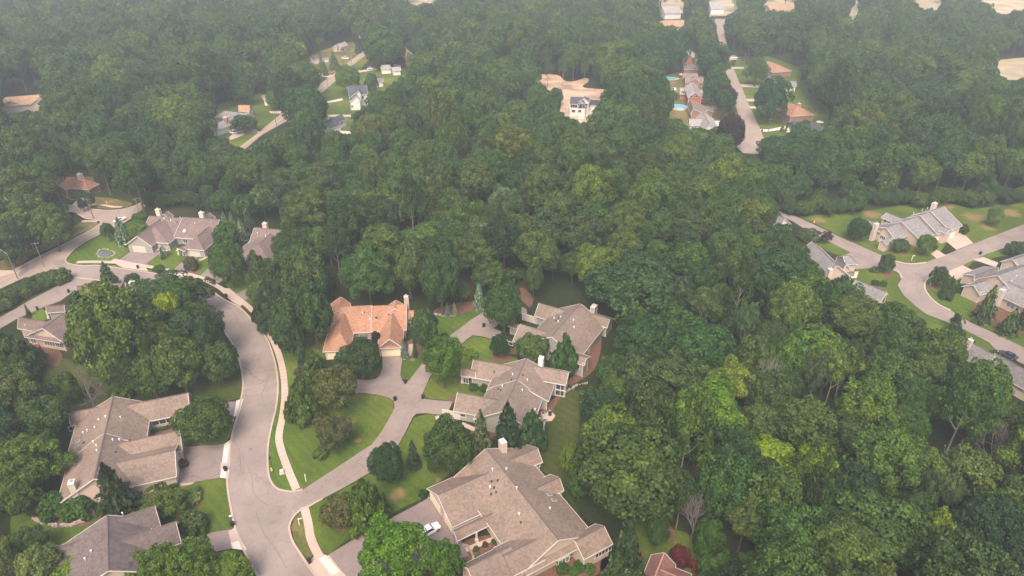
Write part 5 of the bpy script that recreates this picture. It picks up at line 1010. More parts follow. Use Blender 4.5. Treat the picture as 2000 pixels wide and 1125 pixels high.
# two pools behind the brick row
for nm_, mt_, c_, r1_, r2_, lb_ in (('swimming_pool', 'pool turquoise', (1309, 154), 4.6, 3.0, 'turquoise in ground pool with pale surround behind the brick houses'), ('swimming_pool', 'pool blue', (1327, 212), 3.8, 3.8, 'round blue above ground pool behind the taupe brick house')):
    g = G(*c_, 0); e = empty(nm_, (g.x, g.y, 0)); tag(e, lb_, 'pool'); hh_ = .25 if r1_ > 4 else 1.2; bpy.context.view_layer.update()
    a = MB(); n_ = 32; ring = [(math.cos(i / n_ * 6.2832), math.sin(i / n_ * 6.2832)) for i in range(n_)]
    a.quad([(x * r1_, y * r2_, hh_ - .08) for x, y in ring]); a.build('water', mt_, e, origin=(0, 0, 0))
    b_ = MB(); ro = 1.25 if r1_ > 4 else 1.1
    for i in range(n_):
        (x0, y0), (x1, y1) = ring[i], ring[(i + 1) % n_]
        b_.quad([(x0 * r1_, y0 * r2_, hh_), (x0 * r1_ * ro, y0 * r2_ * ro, hh_), (x1 * r1_ * ro, y1 * r2_ * ro, hh_), (x1 * r1_, y1 * r2_, hh_)])
        b_.quad([(x0 * r1_ * ro, y0 * r2_ * ro, hh_), (x0 * r1_ * ro, y0 * r2_ * ro, 0), (x1 * r1_ * ro, y1 * r2_ * ro, 0), (x1 * r1_ * ro, y1 * r2_ * ro, hh_)])
        b_.quad([(x0 * r1_, y0 * r2_, 0), (x0 * r1_, y0 * r2_, hh_), (x1 * r1_, y1 * r2_, hh_), (x1 * r1_, y1 * r2_, 0)])
    b_.build('rim', 'white trim' if r1_ < 4 else 'walk concrete', e, origin=(0, 0, 0))
# ------------------------------------------------------------------ cars, bins, posts
def car(px, py, hx, hy, label, paint='car white', kind='suv'):
    """car centred here, heading towards the second spot"""
    g = G(px, py, .7); h = G(hx, hy, .7); rz = math.atan2(h.y - g.y, h.x - g.x)
    L, Wd, Ht = {'suv': (4.8, 1.95, 1.72), 'sedan': (4.7, 1.85, 1.45), 'pickup': (5.7, 2.0, 1.85)}[kind]
    e = empty('parked_car' if kind != 'pickup' else 'pickup_truck', (g.x, g.y, 0), rz); tag(e, label, 'car' if kind != 'pickup' else 'pickup truck')
    # body from cross sections along the length: x, half width at sill, half width at shoulder, hood height
    if kind == 'pickup': pro = [(-.5, .80, .98), (-.47, .95, 1.0), (-.1, .95, 1.02), (.22, .96, 1.04), (.40, .94, 1.0), (.48, .85, .92), (.5, .75, .8)]
    elif kind == 'suv': pro = [(-.5, .78, .92), (-.47, .95, 1.02), (-.2, .97, 1.03), (.15, .97, 1.03), (.30, .95, .98), (.45, .88, .90), (.5, .70, .72)]
    else: pro = [(-.5, .74, .80), (-.46, .92, .90), (-.2, .97, .92), (.12, .97, .92), (.30, .95, .86), (.45, .88, .76), (.5, .70, .6)]
    b = MB(); secs = []
    for x, wf, sh in pro:
        X, w_ = x * L, wf * Wd / 2; secs.append([(X, -w_ * .92, .24), (X, -w_, .42), (X, -w_ * .98, sh * .8), (X, -w_ * .88, sh), (X, w_ * .88, sh), (X, w_ * .98, sh * .8), (X, w_, .42), (X, w_ * .92, .24)])
    for a_, c_ in zip(secs, secs[1:]):
        for i in range(8): j = (i + 1) % 8; b.quad([a_[i], c_[i], c_[j], a_[j]])
    b.quad(secs[0]); b.quad(secs[-1][::-1])
    # roof
    r = {'suv': (-.47, .20, -.42, .08), 'sedan': (-.36, .17, -.22, .03), 'pickup': (-.12, .24, -.08, .14)}[kind]
    sh = 1.0 if kind != 'sedan' else .88; w0, w1 = Wd * .43, Wd * .36
    lo_ = [(r[0] * L, -w0, sh), (r[1] * L, -w0, sh), (r[1] * L, w0, sh), (r[0] * L, w0, sh)]; hi_ = [(r[2] * L, -w1, Ht - .06), (r[3] * L, -w1, Ht - .06), (r[3] * L, w1, Ht - .06), (r[2] * L, w1, Ht - .06)]
    top = [(r[2] * L + .12, -w1 + .14, Ht), (r[3] * L - .16, -w1 + .14, Ht), (r[3] * L - .16, w1 - .14, Ht), (r[2] * L + .12, w1 - .14, Ht)]
    b.quad(top)
    for i in range(4): j = (i + 1) % 4; b.quad([hi_[i], hi_[j], top[j], top[i]])
    for i in range(4): b.beam(lo_[i], hi_[i], .12, .12)
    bo = b.build('body', paint, e, origin=(0, 0, 0)); fix_normals(bo)
    bv = bo.modifiers.new('bevel', 'BEVEL'); bv.width = .05; bv.segments = 2; bv.limit_method = 'ANGLE'; bv.angle_limit = R(35)
    gl = MB()
    for i in range(4): j = (i + 1) % 4; gl.quad([lo_[i], lo_[j], hi_[j], hi_[i]])
    gl.build('window_glass', 'car glass', e, origin=(0, 0, 0))
    if kind == 'pickup': bd = MB(); bd.box((-.32 * L, 0, 1.03), (.34 * L, Wd * .72, .02)); bd.build('cargo_bed', 'dark metal', e, origin=(0, 0, 0))
    wh = MB(); wh.tube([(0, -.12, 0), (0, .12, 0)], .36, 18); wm = None; rm = None
    for sx in (-.31, .32):
        for sy in (-1, 1):
            if wm is None:
                wo = wh.build('wheel', 'tyre', e, origin=(0, 0, 0)); wm = wo.data; q = MB(); q.tube([(0, -.13, 0), (0, .13, 0)], .22, 12); ro = q.build('rim', 'rim', wo, origin=(0, 0, 0)); rm = ro.data
            else:
                wo = bpy.data.objects.new('wheel', wm); C.objects.link(wo); wo.parent = e; ro = bpy.data.objects.new('rim', rm); C.objects.link(ro); ro.parent = wo
            wo.location = (sx * L, sy * (Wd / 2 - .11), .36)
    for sy in (-1, 1):
        for x_, nm, mt in ((.475, 'headlight', 'lamp lens'), (-.49, 'taillight', 'red lens')):
            v = MB(); v.box((x_ * L, sy * Wd * .36, .72), (.12, .3, .16)); v.build(nm, mt, e, origin=(0, 0, 0))
    return e
car(838, 1035, 868, 1018, 'white sport utility car parked in front of the big taupe house')
car(234, 428, 255, 420, 'white car driving on the side street at the left', kind='sedan')
car(1969, 692, 1950, 684, 'dark grey car parked beside the long grey roofed house at the right edge', 'car dark', 'sedan')
car(1435, 112, 1455, 113, 'silver white car on a far driveway beside the far street', 'car white', 'suv')
car(456, 258, 480, 262, 'white car nearest the wood on the far forecourt', kind='sedan'); car(458, 252, 478, 250, 'white car in the back of the far forecourt', kind='suv'); car(467, 256, 486, 254, 'silver car at the right on the far forecourt', 'car silver', 'sedan')
car(674, 113, 700, 116, 'white pickup truck in the yard by the far street', kind='pickup'); car(724, 133, 745, 131, 'white car in front of the grey ranch house', kind='sedan')
car(776, 129, 800, 128, 'white van bodied vehicle behind the far grey ranch house', kind='suv'); car(1530, 139, 1550, 141, 'white boat sized vehicle behind the orange brown house', kind='pickup')
BIN = None
def wheelie(px, py, rz, label, lid='bin plastic'):
    global BIN
    g = G(px, py, 0)
    e = empty('wheelie_bin', (g.x, g.y, 0), rz); tag(e, label, 'bin', 'dark wheelie bins put out by the roads')
    if BIN is None:
        b = MB(); b.box((0, 0, .52), (.62, .68, .98)); k = len(b.v)
        b.v[:4] = [(x * .8, y * .8, z) for x, y, z in b.v[:4]]
        l_ = MB(); l_.box((.02, 0, 1.05), (.70, .72, .09)); l_.box((-.33, 0, 1.0), (.08, .5, .06))
        w_ = MB(); w_.tube([(-.28, -.33, .13), (-.28, -.26, .13)], .13, 12); w2 = MB(); w2.tube([(-.28, .26, .13), (-.28, .33, .13)], .13, 12)
        BIN = [(nm, m_.build(nm, mt, e, origin=(0, 0, 0)).data) for m_, nm, mt in ((b, 'body', 'bin plastic'), (l_, 'lid', 'bin plastic'), (w_, 'wheel', 'tyre'), (w2, 'wheel', 'tyre'))]
    else:
        for nm, me in BIN: o = bpy.data.objects.new(nm, me); C.objects.link(o); o.parent = e
for p_ in ((270, 524, 1.9, 'dark bin on the sidewalk before the mauve duplex'), (442, 580, 2.5, 'dark bin on the verge at the top of the road bend'), (135, 571, .6, 'dark bin on the private drive beside the mauve roof'), (74, 605, .6, 'dark bin by the tiny rounded lawn'), (441, 919, 3.1, 'dark bin on the bright apron left of the road'), (455, 1027, 2.8, 'dark bin beside the mailbox at the bottom left drive'), (605, 1099, .4, 'dark bin at the kerb at the bottom of the photo'), (792, 748, 1.2, 'dark bin at the tip of the triangular lawn'), (772, 782, 1.3, 'dark bin at the point of the crabapple lawn'), (826, 778, .2, 'dark bin at the middle taupe house drive'), (945, 638, .8, 'dark bin on the lane under the oval maple'), (1914, 497, .5, 'dark bin by the road at the right edge'), (1488, 257, .5, 'dark bin at the end of the white far driveway')): wheelie(*p_)
def post(name, px, py, parts, label, cat, rz=0.0):
    g = G(px, py, 0); e = empty(name, (g.x, g.y, 0), rz); tag(e, label, cat)
    for nm, mt, boxes, tubes in parts:
        m_ = MB()
        for b_ in boxes: m_.box(*b_)
        for t_ in tubes: m_.tube(*t_)
        m_.build(nm, mt, e, origin=(0, 0, 0))
for px_, py_, lb_ in ((455, 829, 'mailbox on a post left of the road by the round maple'), (450, 1016, 'white mailbox left of the road above the bottom drive')):
    post('mailbox', px_, py_, [('post', 'weathered wood', [((0, 0, .55), (.1, .1, 1.1)), ((.15, 0, .95), (.5, .08, .08))], []), ('box', 'white metal', [((.2, 0, 1.13), (.5, .22, .22))], []), ('newspaper_tube', 'weathered wood', [((.2, .0, .85), (.45, .16, .14))], [])], lb_, 'mailbox', .4)
for px_, py_, lb_ in ((534, 922, 'black lamp post in the verge left of the walk near the junction'), (498, 618, 'thin black lamp post at the top of the road bend')):
    post('lamp_post', px_, py_, [('pole', 'dark metal', [], [([(0, 0, 0), (0, 0, .8), (0, 0, 4.0)], [.11, .06, .05], 8)]), ('lantern', 'dark metal', [((0, 0, 4.3), (.3, .3, .45)), ((0, 0, 4.56), (.4, .4, .08))], [])], lb_, 'street lamp')
post('street_light', 35, 545, [('pole', 'weathered wood', [], [([(0, 0, 0), (0, 0, 9.5)], [.16, .11], 8)]), ('arm', 'vent metal', [], [([(0, 0, 9.0), (-1.4, .2, 9.9), (-3.2, .4, 10.2)], [.06, .05, .05], 6)]), ('lamp_head', 'vent metal', [((-3.5, .4, 10.2), (.8, .3, .16))], [])], 'street light with a curved arm by the collector road at the far left', 'street light', -.3)
for px_, py_, h_, rz_, lb_ in ((87, 522, 9.5, .2, 'wooden utility pole with a crossarm beside the collector road'), (277, 431, 9.5, .9, 'wooden utility pole with a crossarm behind the white car'), (183, 427, 8.5, .4, 'dark utility pole at the side street corner'), (1499, 265, 9, .1, 'pale utility pole by the white far driveway'), (541, 250, 9, .3, 'utility pole beside the far street near the forecourt'), (642, 180, 9, .3, 'utility pole beside the far street near the farmhouse'), (649, 133, 9, .3, 'utility pole in front of the purplish hip roofed house'), (687, 125, 9, .3, 'utility pole beside the far street near the pickup truck'), (713, 112, 9, .3, 'utility pole at the upper end of the far street'), (1431, 97, 9, .3, 'utility pole among the trees right of the far street'), (1452, 130, 9, .3, 'utility pole by the far driveway in the trees')):
    post('utility_pole', px_, py_, [('pole', 'weathered wood' if 'pale' not in lb_ else 'grey bark', [], [([(0, 0, 0), (0, 0, h_)], [.17, .11], 8)]), ('crossarm', 'weathered wood', [((0, 0, h_ - .6), (2.4, .12, .14)), ((-1, 0, h_ - .45), (.1, .1, .18)), ((1, 0, h_ - .45), (.1, .1, .18)), ((0, 0, h_ - .45), (.1, .1, .18))], [])], lb_, 'utility pole', rz_)
for px_, py_, rz_, lb_ in ((585, 1026, .3, 'white signpost with an arm beside the curving walk at the bottom'), (1780, 509, .2, 'white signpost with an arm inside the top kerb of the right junction'), (1816, 558, .5, 'white signpost with an arm inside the right hand bend'), (598, 940, .2, 'short white post in the lawn at the lane mouth')):
    post('signpost', px_, py_, [('post', 'white metal', [((0, 0, 1.0), (.13, .13, 2.0))], []), ('arm', 'white metal', [((.35, 0, 1.85), (.8, .1, .14))] if 'short' not in lb_ else [((0, 0, 2.05), (.16, .16, .08))], [])], lb_, 'signpost', rz_)
post('utility_box', 551, 924, [('cabinet', 'utility green', [((0, 0, .4), (.75, .65, .8)), ((0, 0, .82), (.8, .7, .06))], []), ('pad', 'walk concrete', [((0, 0, .04), (1.1, 1.0, .08))], [])], 'pale green utility box on the verge beside the lamp post', 'utility box', .4)
def hydrant(px, py, label):
    post('fire_hydrant', px, py, [('barrel', 'safety yellow', [], [([(0, 0, 0), (0, 0, .1), (0, 0, .12), (0, 0, .62), (0, 0, .7), (0, 0, .82)], [.2, .2, .13, .13, .16, .04], 12)]), ('nozzle', 'safety yellow', [], [([(-.24, 0, .5), (.24, 0, .5)], .07, 8)])], label, 'hydrant')
hydrant(531, 919, 'yellow hydrant in the verge at the foot of the black lamp post'); hydrant(1590, 435, 'yellow hydrant on the dry grass beside the right hand lane')
post('marker_post', 210, 402, [('post', 'orange plastic', [((0, 0, .8), (.16, .16, 1.6)), ((0, 0, 1.7), (.5, .06, .5))], [])], 'orange marker post on the dry verge at the upper left', 'marker post')
post('garden_lantern', 937, 601, [('base', 'walk concrete', [((0, 0, .2), (.6, .6, .4))], []), ('lamp', 'orange plastic', [((0, 0, .6), (.35, .35, .4)), ((0, 0, .86), (.5, .5, .1))], [])], 'orange garden lantern at the foot of the tall blue spruce', 'lantern')
post('garden_fountain', 908, 690, [('basin', 'white trim', [], [([(0, 0, 0), (0, 0, .12), (0, 0, .6), (0, 0, .68)], [.35, .2, .18, .65], 16)]), ('figure', 'white trim', [], [([(0, 0, .68), (0, 0, 1.0), (.05, 0, 1.3), (.03, 0, 1.5), (0, 0, 1.62)], [.16, .2, .12, .13, .06], 10)])], 'white garden fountain in the bright shrub bed', 'fountain')
post('air_conditioner', 1061, 812, [('cabinet', 'vent metal', [((0, 0, .45), (.9, .9, .85))], []), ('fan_grille', 'dark metal', [], [([(0, 0, .88), (0, 0, .9)], .36, 16)])], 'air conditioner on the patio behind the middle taupe house', 'air conditioner')
post('patio_grill', 1074, 811, [('stand', 'dark metal', [((0, 0, .4), (.7, .5, .8))], []), ('hood', 'dark metal', [((0, 0, .95), (.9, .55, .3))], [])], 'dark patio grill beside the air conditioner', 'grill')
for px_, py_, lb_ in ((1327, 124, ''),): pass
for px_, py_, lb_, mt_ in ((1331, 152, 'pale parasol beside the turquoise pool', 'parasol cloth'), (1600, 246, 'round white trampoline or table on the lawn beyond the slate blue roof', 'white trim')):
    post('garden_parasol', px_, py_, [('canopy', mt_, [], [([(0, 0, 2.1), (0, 0, 2.2), (0, 0, 2.8)], [1.9, 1.9, .05], 12)]), ('pole', 'vent metal', [], [([(0, 0, 0), (0, 0, 2.2)], .04, 6)])], lb_.replace(' trampoline or table', ' parasol'), 'parasol')  # second canopy stands in for a round white trampoline or table
# stone ringed pond, stone edgings, wood pergola seat
def stones(name, pix, n, label, rad=.3, closed=True):
    g = gpts(pix, 5, closed); mb = MB(); r = random.Random(len(pix) * 3 + n)
    for i in range(n):
        q = g[int(i / n * (len(g) - 1))]; s_ = rad * (.6 + .8 * r.random()); mb.box((q.x + r.gauss(0, .1), q.y + r.gauss(0, .1), s_ * .35), (s_ * 1.5, s_ * 1.1, s_), r.random() * 3, 0, .7)
    tag(mb.build(name, 'stone'), label, 'stones')
stones('pond_stones', [(190, 496), (196, 488), (208, 487), (222, 492), (224, 497), (212, 503), (196, 503)], 46, 'ring of pale stones round the pond in the corner lawn', .3)
sheet('pond', [(192, 497), (197, 492), (208, 493), (221, 496), (222, 498), (211, 502), (196, 501)], 'water pond', .02, 4, 'small dark pond in the corner lawn')
stones('stone_edging', [(843, 613), (850, 614), (858, 615), (866, 617), (876, 618), (884, 617)], 30, 'row of white stones below the small blue spruces', .4, False)
stones('stone_edging', [(905, 1064), (915, 1070), (922, 1082), (925, 1092), (936, 1096)], 26, 'curved row of pale stones in the courtyard bed', .28, False)
stones('stone_wall', [(66, 1012), (84, 1020), (108, 1026), (135, 1026), (160, 1018), (180, 1008), (178, 995)], 90, 'low curved stone wall round the hedge bed at the left', .42, False)
stones('stone_edging', [(1098, 768), (1110, 764), (1128, 752), (1150, 748)], 26, 'stone edging behind the middle taupe house', .35, False)
# deck at the left house and deck of the large taupe duplex
for pts_, lb_ in (([(100, 905), (138, 893), (128, 935), (98, 925)], 'red brown deck at the back of the large taupe duplex'), ([(58, 680), (76, 668), (78, 676), (62, 690)], 'red brown deck of the mauve house at the left edge')):
    g = [G(*p, .6) for p in pts_]; mb = MB(); mb.quad(g)
    for i in range(4): j = (i + 1) % 4; mb.quad([g[i], g[j], g[j] - Vector((0, 0, .25)), g[i] - Vector((0, 0, .25))]); mb.beam(g[i] + Vector((0, 0, .9)), g[j] + Vector((0, 0, .9)), .08, .08); mb.box((g[i].x, g[i].y, .72), (.12, .12, 1.5))
    tag(mb.build('deck', 'deck red'), lb_, 'deck')
# ------------------------------------------------------------------ the trees one can tell apart (box of the crown in the photograph)
T(348, 775, 452, 868, 'fine', 'DG', 'round dark green maple left of the main road beside the taupe duplex')
T(172, 893, 262, 1010, 'spruce', (.045, .050, .022), 'big dark spruce in front of the large taupe duplex')
T(78, 966, 134, 1018, 'shrub', 'MG', 'rounded hedge bush at the left end of the stone wall'); T(124, 972, 180, 1016, 'shrub', 'MG', 'rounded hedge bush at the right end of the stone wall'); T(62, 985, 84, 1012, 'shrub', 'RB', 'reddish bush at the foot of the stone wall')
T(278, 953, 352, 1015, 'leafy', (.07, .08, .016), 'small olive tree between the large taupe duplex and the lawn', vi=4)
T(353, 1003, 404, 1045, 'shrub', (.085, .085, .03), 'pale bush at the bottom left driveway'); T(342, 1015, 364, 1040, 'shrub', 'RB', 'brownish shrub beside the charcoal roofed house'); T(392, 1028, 406, 1046, 'shrub', 'MG', 'small bright shrub beside the pale bush')
T(346, 960, 372, 985, 'shrub', (.06, .09, .04), 'tuft of ornamental grass nearest the olive tree', h0=0); T(370, 953, 394, 972, 'shrub', (.07, .10, .05), 'upper tuft of ornamental grass in the left lawn'); T(366, 965, 392, 986, 'shrub', (.13, .15, .09), 'palest tuft of ornamental grass in the left lawn')
for k_, x_ in enumerate((300, 306, 313, 319, 326, 338)): T(x_ - 4, 838 - k_ * 1.6, x_ + 4, 846 - k_ * 1.6, 'shrub', 'MG', 'clipped ball shrub in the courtyard of the large taupe duplex', 'row of clipped ball shrubs')
for k_, (x_, y_) in enumerate(((312, 955), (323, 953), (335, 951), (344, 948))): T(x_ - 6, y_ - 5, x_ + 6, y_ + 5, 'shrub', 'MG', 'low shrub along the front wall path of the large taupe duplex', 'low shrubs along the garage wall')
T(346, 901, 367, 911, 'shrub', 'RB', 'brown grasses between the garage doors of the large taupe duplex')
T(664, 661, 746, 740, 'fine', (.036, .052, .018), 'round dark tree in front of the orange roofed house')
T(612, 714, 700, 804, 'leafy', (.070, .066, .024), 'bronze tinged round tree below the orange roofed house', vi=2)
T(574, 640, 598, 722, 'spruce', (.05, .075, .055), 'narrow blue green spruce left of the orange roofed house'); T(588, 680, 640, 748, 'pine', (.06, .08, .03), 'soft pine at the corner of the orange roofed house'); T(558, 728, 618, 822, 'pine', (.055, .08, .028), 'soft pine beside the sidewalk above the crabapple lawn'); T(580, 716, 612, 752, 'shrub', 'BR', 'brownish bush between the two soft pines')
T(618, 812, 688, 880, 'leafy', 'BR', 'brown leaved crabapple in the middle of the curved lawn', h0=.6, vi=2); T(612, 874, 640, 899, 'shrub', (.09, .10, .02), 'small yellow green bush below the brown crabapple'); T(606, 805, 640, 828, 'shrub', 'BR', 'low bush above the brown crabapple')
T(722, 868, 789, 946, 'fine', (.032, .055, .020), 'round dark green tree at the edge of the lane', h0=.8); T(789, 858, 824, 914, 'spruce', (.055, .065, .045), 'small grey green spruce right of the round lane tree'); T(828, 818, 922, 930, 'fine', (.030, .052, .018), 'large round dark tree above the big taupe house', h0=.8)
T(630, 966, 698, 1033, 'leafy', 'BR', 'brown leaved bushy tree on the lawn at the bottom', h0=.5, vi=1); T(672, 926, 752, 1030, 'pine', (.085, .105, .025), 'yellow green pine on the lawn at the bottom')
T(697, 1012, 842, 1145, 'leafy', (.075, .125, .010), 'large bright green maple at the bottom centre', h0=2, vi=0); T(834, 1058, 902, 1140, 'leafy', (.075, .115, .012), 'smaller bright green tree before the courtyard of the big taupe house', vi=2)
T(826, 655, 904, 756, 'leafy', (.050, .090, .012), 'bright green maple beside the lane', h0=1.5, vi=2); T(802, 602, 858, 690, 'leafy', (.040, .068, .024), 'upright green tree right of the orange roofed house', h0=1)
T(779, 660, 798, 699, 'spruce', 'BS', 'small blue spruce beside the right garage of the orange roofed house'); T(803, 655, 816, 697, 'spruce', (.04, .07, .04), 'narrow dark arborvitae near the small blue spruce')
T(866, 590, 881, 618, 'spruce', 'BS', 'left one of the pair of small blue spruces in the bed'); T(880, 589, 895, 616, 'spruce', 'BS', 'right one of the pair of small blue spruces in the bed'); T(921, 550, 950, 602, 'spruce', (.16, .19, .185), 'tall pale blue spruce at the wood edge above the lane')
T(948, 553, 1022, 648, 'fine', (.044, .070, .024), 'tall oval green tree at the end of the lane', h0=1)
T(958, 655, 994, 697, 'leafy', 'DG', 'small dark tree at the corner of the upper taupe house', h0=.5); T(1008, 653, 1070, 710, 'leafy', (.075, .095, .025), 'green and yellow tree between the two centre taupe houses', h0=1); T(1078, 645, 1128, 732, 'pine', (.045, .08, .04), 'soft green pine between the two centre taupe houses')
T(910, 796, 968, 888, 'spruce', (.060, .075, .070), 'blue grey spruce left of the dark spruces above the big taupe house'); T(950, 780, 1034, 892, 'spruce', (.022, .034, .020), 'darkest big spruce above the big taupe house'); T(1012, 794, 1066, 880, 'pine', (.045, .075, .035), 'green pine right of the dark spruces')
T(895, 678, 912, 692, 'shrub', 'YG', 'bright bush left of the white fountain'); T(906, 684, 934, 701, 'shrub', 'YG', 'bright bush right of the white fountain')
T(726, 640, 743, 682, 'leafy', 'PU', 'dark purple tree in the recess of the orange roofed house', h0=.6)
for k_, (a_, b_) in enumerate(((826, 965), (925, 757), (945, 759), (855, 965))): T(a_ - 9, b_ - 7, a_ + 9, b_ + 7, 'shrub', 'DG', ('clipped bush at the garage corner of the big taupe house', 'left bush at the porch of the middle taupe house', 'right bush at the porch of the middle taupe house', 'small bush by the drive corner of the big taupe house')[k_])
T(1092, 868, 1132, 926, 'leafy', (.085, .11, .020), 'yellow green tree at the wood edge above the big oak', h0=1)
T(1192, 1005, 1262, 1110, 'spruce', (.05, .065, .03), 'large spruce right of the big taupe house'); T(1172, 1065, 1238, 1150, 'spruce', (.038, .058, .028), 'dark spruce at the bottom edge right of the big taupe house'); T(1261, 1004, 1306, 1074, 'leafy', (.04, .07, .02), 'upright tree above the rust roofed building')
T(1308, 1066, 1347, 1112, 'leafy', 'RD', 'round dark red tree beside the rust roofed building', h0=.5); T(1347, 1093, 1371, 1120, 'shrub', (.15, .012, .026), 'small crimson bush beside the dark red tree'); T(1373, 1080, 1440, 1140, 'leafy', 'MG', 'round green tree at the bottom edge right of the crimson bush')
for k_, (x_, y_) in enumerate(((930, 1072), (948, 1064), (965, 1058), (975, 1072), (935, 1086))): T(x_ - 6, y_ - 5, x_ + 6, y_ + 5, 'shrub', ('MG', 'RB', 'MG', 'DG', 'GY')[k_], ('green plant at the left of the courtyard bed', 'reddish shrub in the middle of the courtyard bed', 'green plant at the top of the courtyard bed', 'dark plant at the right of the courtyard bed', 'pale plant at the bottom of the courtyard bed')[k_])
for k_, (x_, y_, w_) in enumerate(((1100, 1112, 13), (1138, 1106, 14), (1152, 1112, 11), (1120, 1118, 10))): T(x_ - w_, y_ - 9, x_ + w_, y_ + 9, 'shrub', 'MG', 'green bush in the bed below the gable of the big taupe house', 'bushes below the gable')
# right hand wood, the crowns that stand out
WD = [
 (1122, 825, 1338, 1022, 'fine', (.034, .052, .018), 'huge dark green oak right of the big taupe house', 3), (1196, 612, 1318, 728, 'fine', (.038, .068, .020), 'broad green crown right of the upper taupe house', 3), (1310, 628, 1432, 742, 'fine', (.042, .078, .020), 'broad bright green crown beside the dark gap of the wood', 3),
 (1250, 684, 1388, 760, 'leafy', (.085, .092, .030), 'tan tinged crown in the middle of the broad crowns', 2), (1222, 742, 1316, 868, 'leafy', (.045, .052, .020), 'dull olive dark crown left of the bright maple', 2), (1322, 742, 1446, 862, 'leafy', (.060, .110, .014), 'bright green maple below the tan tinged crown', 3), (1398, 802, 1458, 868, 'leafy', (.09, .14, .010), 'small bright yellow green crown right of the bright maple', 2),
 (1504, 655, 1572, 750, 'leafy', (.050, .090, .022), 'mid green crown right of the dead tree', 3), (1548, 632, 1634, 728, 'leafy', (.060, .100, .020), 'light green crown at the middle right of the wood', 3), (1452, 856, 1552, 930, 'leafy', (.125, .155, .010), 'vivid yellow green crown in the wood at the lower right', 3), (1548, 864, 1632, 975, 'leafy', (.12, .15, .010), 'second vivid yellow green crown to the right of the first', 3),
 (1365, 888, 1468, 1025, 'leafy', (.046, .078, .022), 'green crown right of the huge oak', 2), (1452, 915, 1568, 1060, 'leafy', (.050, .075, .022), 'large green crown below the yellow green ones', 2), (1355, 1010, 1408, 1095, 'leafy', (.050, .085, .018), 'small bright tree above the round tree at the bottom', 1),
 (1615, 960, 1800, 1125, 'fine', (.050, .075, .022), 'huge rounded green crown at the lower right', 3), (1795, 918, 1838, 990, 'leafy', (.085, .095, .050), 'grey green left crown of the pale pair at the lower right', 4), (1832, 925, 1880, 995, 'leafy', (.080, .090, .048), 'grey green right crown of the pale pair at the lower right', 4), (1795, 990, 1862, 1085, 'leafy', (.15, .15, .014), 'yellow speckled crown at the lower right', 2), (1905, 955, 1985, 1060, 'leafy', (.060, .085, .018), 'bright loose crown at the right edge low down', 3),
 (1642, 742, 1748, 860, 'leafy', (.068, .098, .020), 'light green crown with a bare trunk beside it', 4), (1518, 778, 1630, 885, 'leafy', (.055, .075, .022), 'olive green crown in the middle of the right wood', 3), (1690, 690, 1790, 790, 'leafy', (.05, .078, .02), 'wide crown below the slate roofed houses', 3), (1790, 640, 1880, 740, 'leafy', (.055, .08, .022), 'wide crown left of the long grey roof', 3), (1860, 700, 1975, 830, 'leafy', (.065, .09, .018), 'crown with yellow tips in front of the long grey roof', 3),
 (1680, 590, 1800, 700, 'leafy', (.05, .072, .022), 'crown against the road bend in the right wood', 2), (1590, 545, 1680, 660, 'leafy', (.048, .075, .024), 'tall crown in front of the slate grey roofs', 3), (1500, 545, 1600, 655, 'leafy', (.075, .10, .026), 'pale green spreading crown in the right wood', 4),
 (1440, 480, 1580, 600, 'leafy', (.042, .070, .024), 'large crown at the left end of the right lane', 3), (1375, 455, 1470, 560, 'leafy', (.038, .062, .026), 'dark crown in the centre right wood', 3), (1155, 510, 1325, 622, 'fine', (.034, .060, .026), 'huge dark crown above the upper taupe house', 4),
 (820, 490, 900, 605, 'fine', (.026, .050, .024), 'dark upright crown behind the orange roofed house', 3), (672, 490, 765, 590, 'leafy', (.045, .085, .026), 'bright tiered crown behind the orange roofed house', 3), (768, 438, 880, 520, 'leafy', (.085, .115, .024), 'yellow green crown in the wood above the orange roofed house', 4), (610, 372, 700, 440, 'leafy', (.055, .078, .030), 'olive crown in the wood above the mauve house', 4), (685, 372, 750, 440, 'leafy', (.085, .105, .026), 'light green crown next to the yellow tipped one', 4), (740, 380, 810, 435, 'leafy', (.15, .15, .030), 'yellow tipped crown in the middle of the wood', 4),
 (555, 488, 635, 600, 'leafy', (.055, .075, .030), 'tall brownish green tree left of the orange roofed house', 2), (490, 540, 560, 640, 'pine', (.045, .062, .035), 'loose dark pine beside the bend of the road', 1), (520, 580, 600, 690, 'leafy', (.038, .058, .026), 'dark tree in the wood corner beside the sidewalk', 1), (575, 560, 645, 680, 'leafy', (.042, .066, .024), 'dark tree against the left end of the orange roof', 1.5),
 (900, 428, 968, 490, 'leafy', (.10, .10, .05), 'tan tinged crown in the wood above the lane', 4), (952, 362, 1010, 425, 'leafy', (.11, .13, .09), 'pale willow like crown in the middle of the wood', 4), (1010, 420, 1060, 470, 'leafy', (.085, .085, .045), 'second tan tinged crown in the wood', 4), (1025, 500, 1060, 590, 'leafy', (.036, .06, .026), 'narrow dark crown above the upper taupe house', 3),
]
for q_ in WD: T(*q_[:4], q_[4], q_[5], q_[6], None, q_[7])
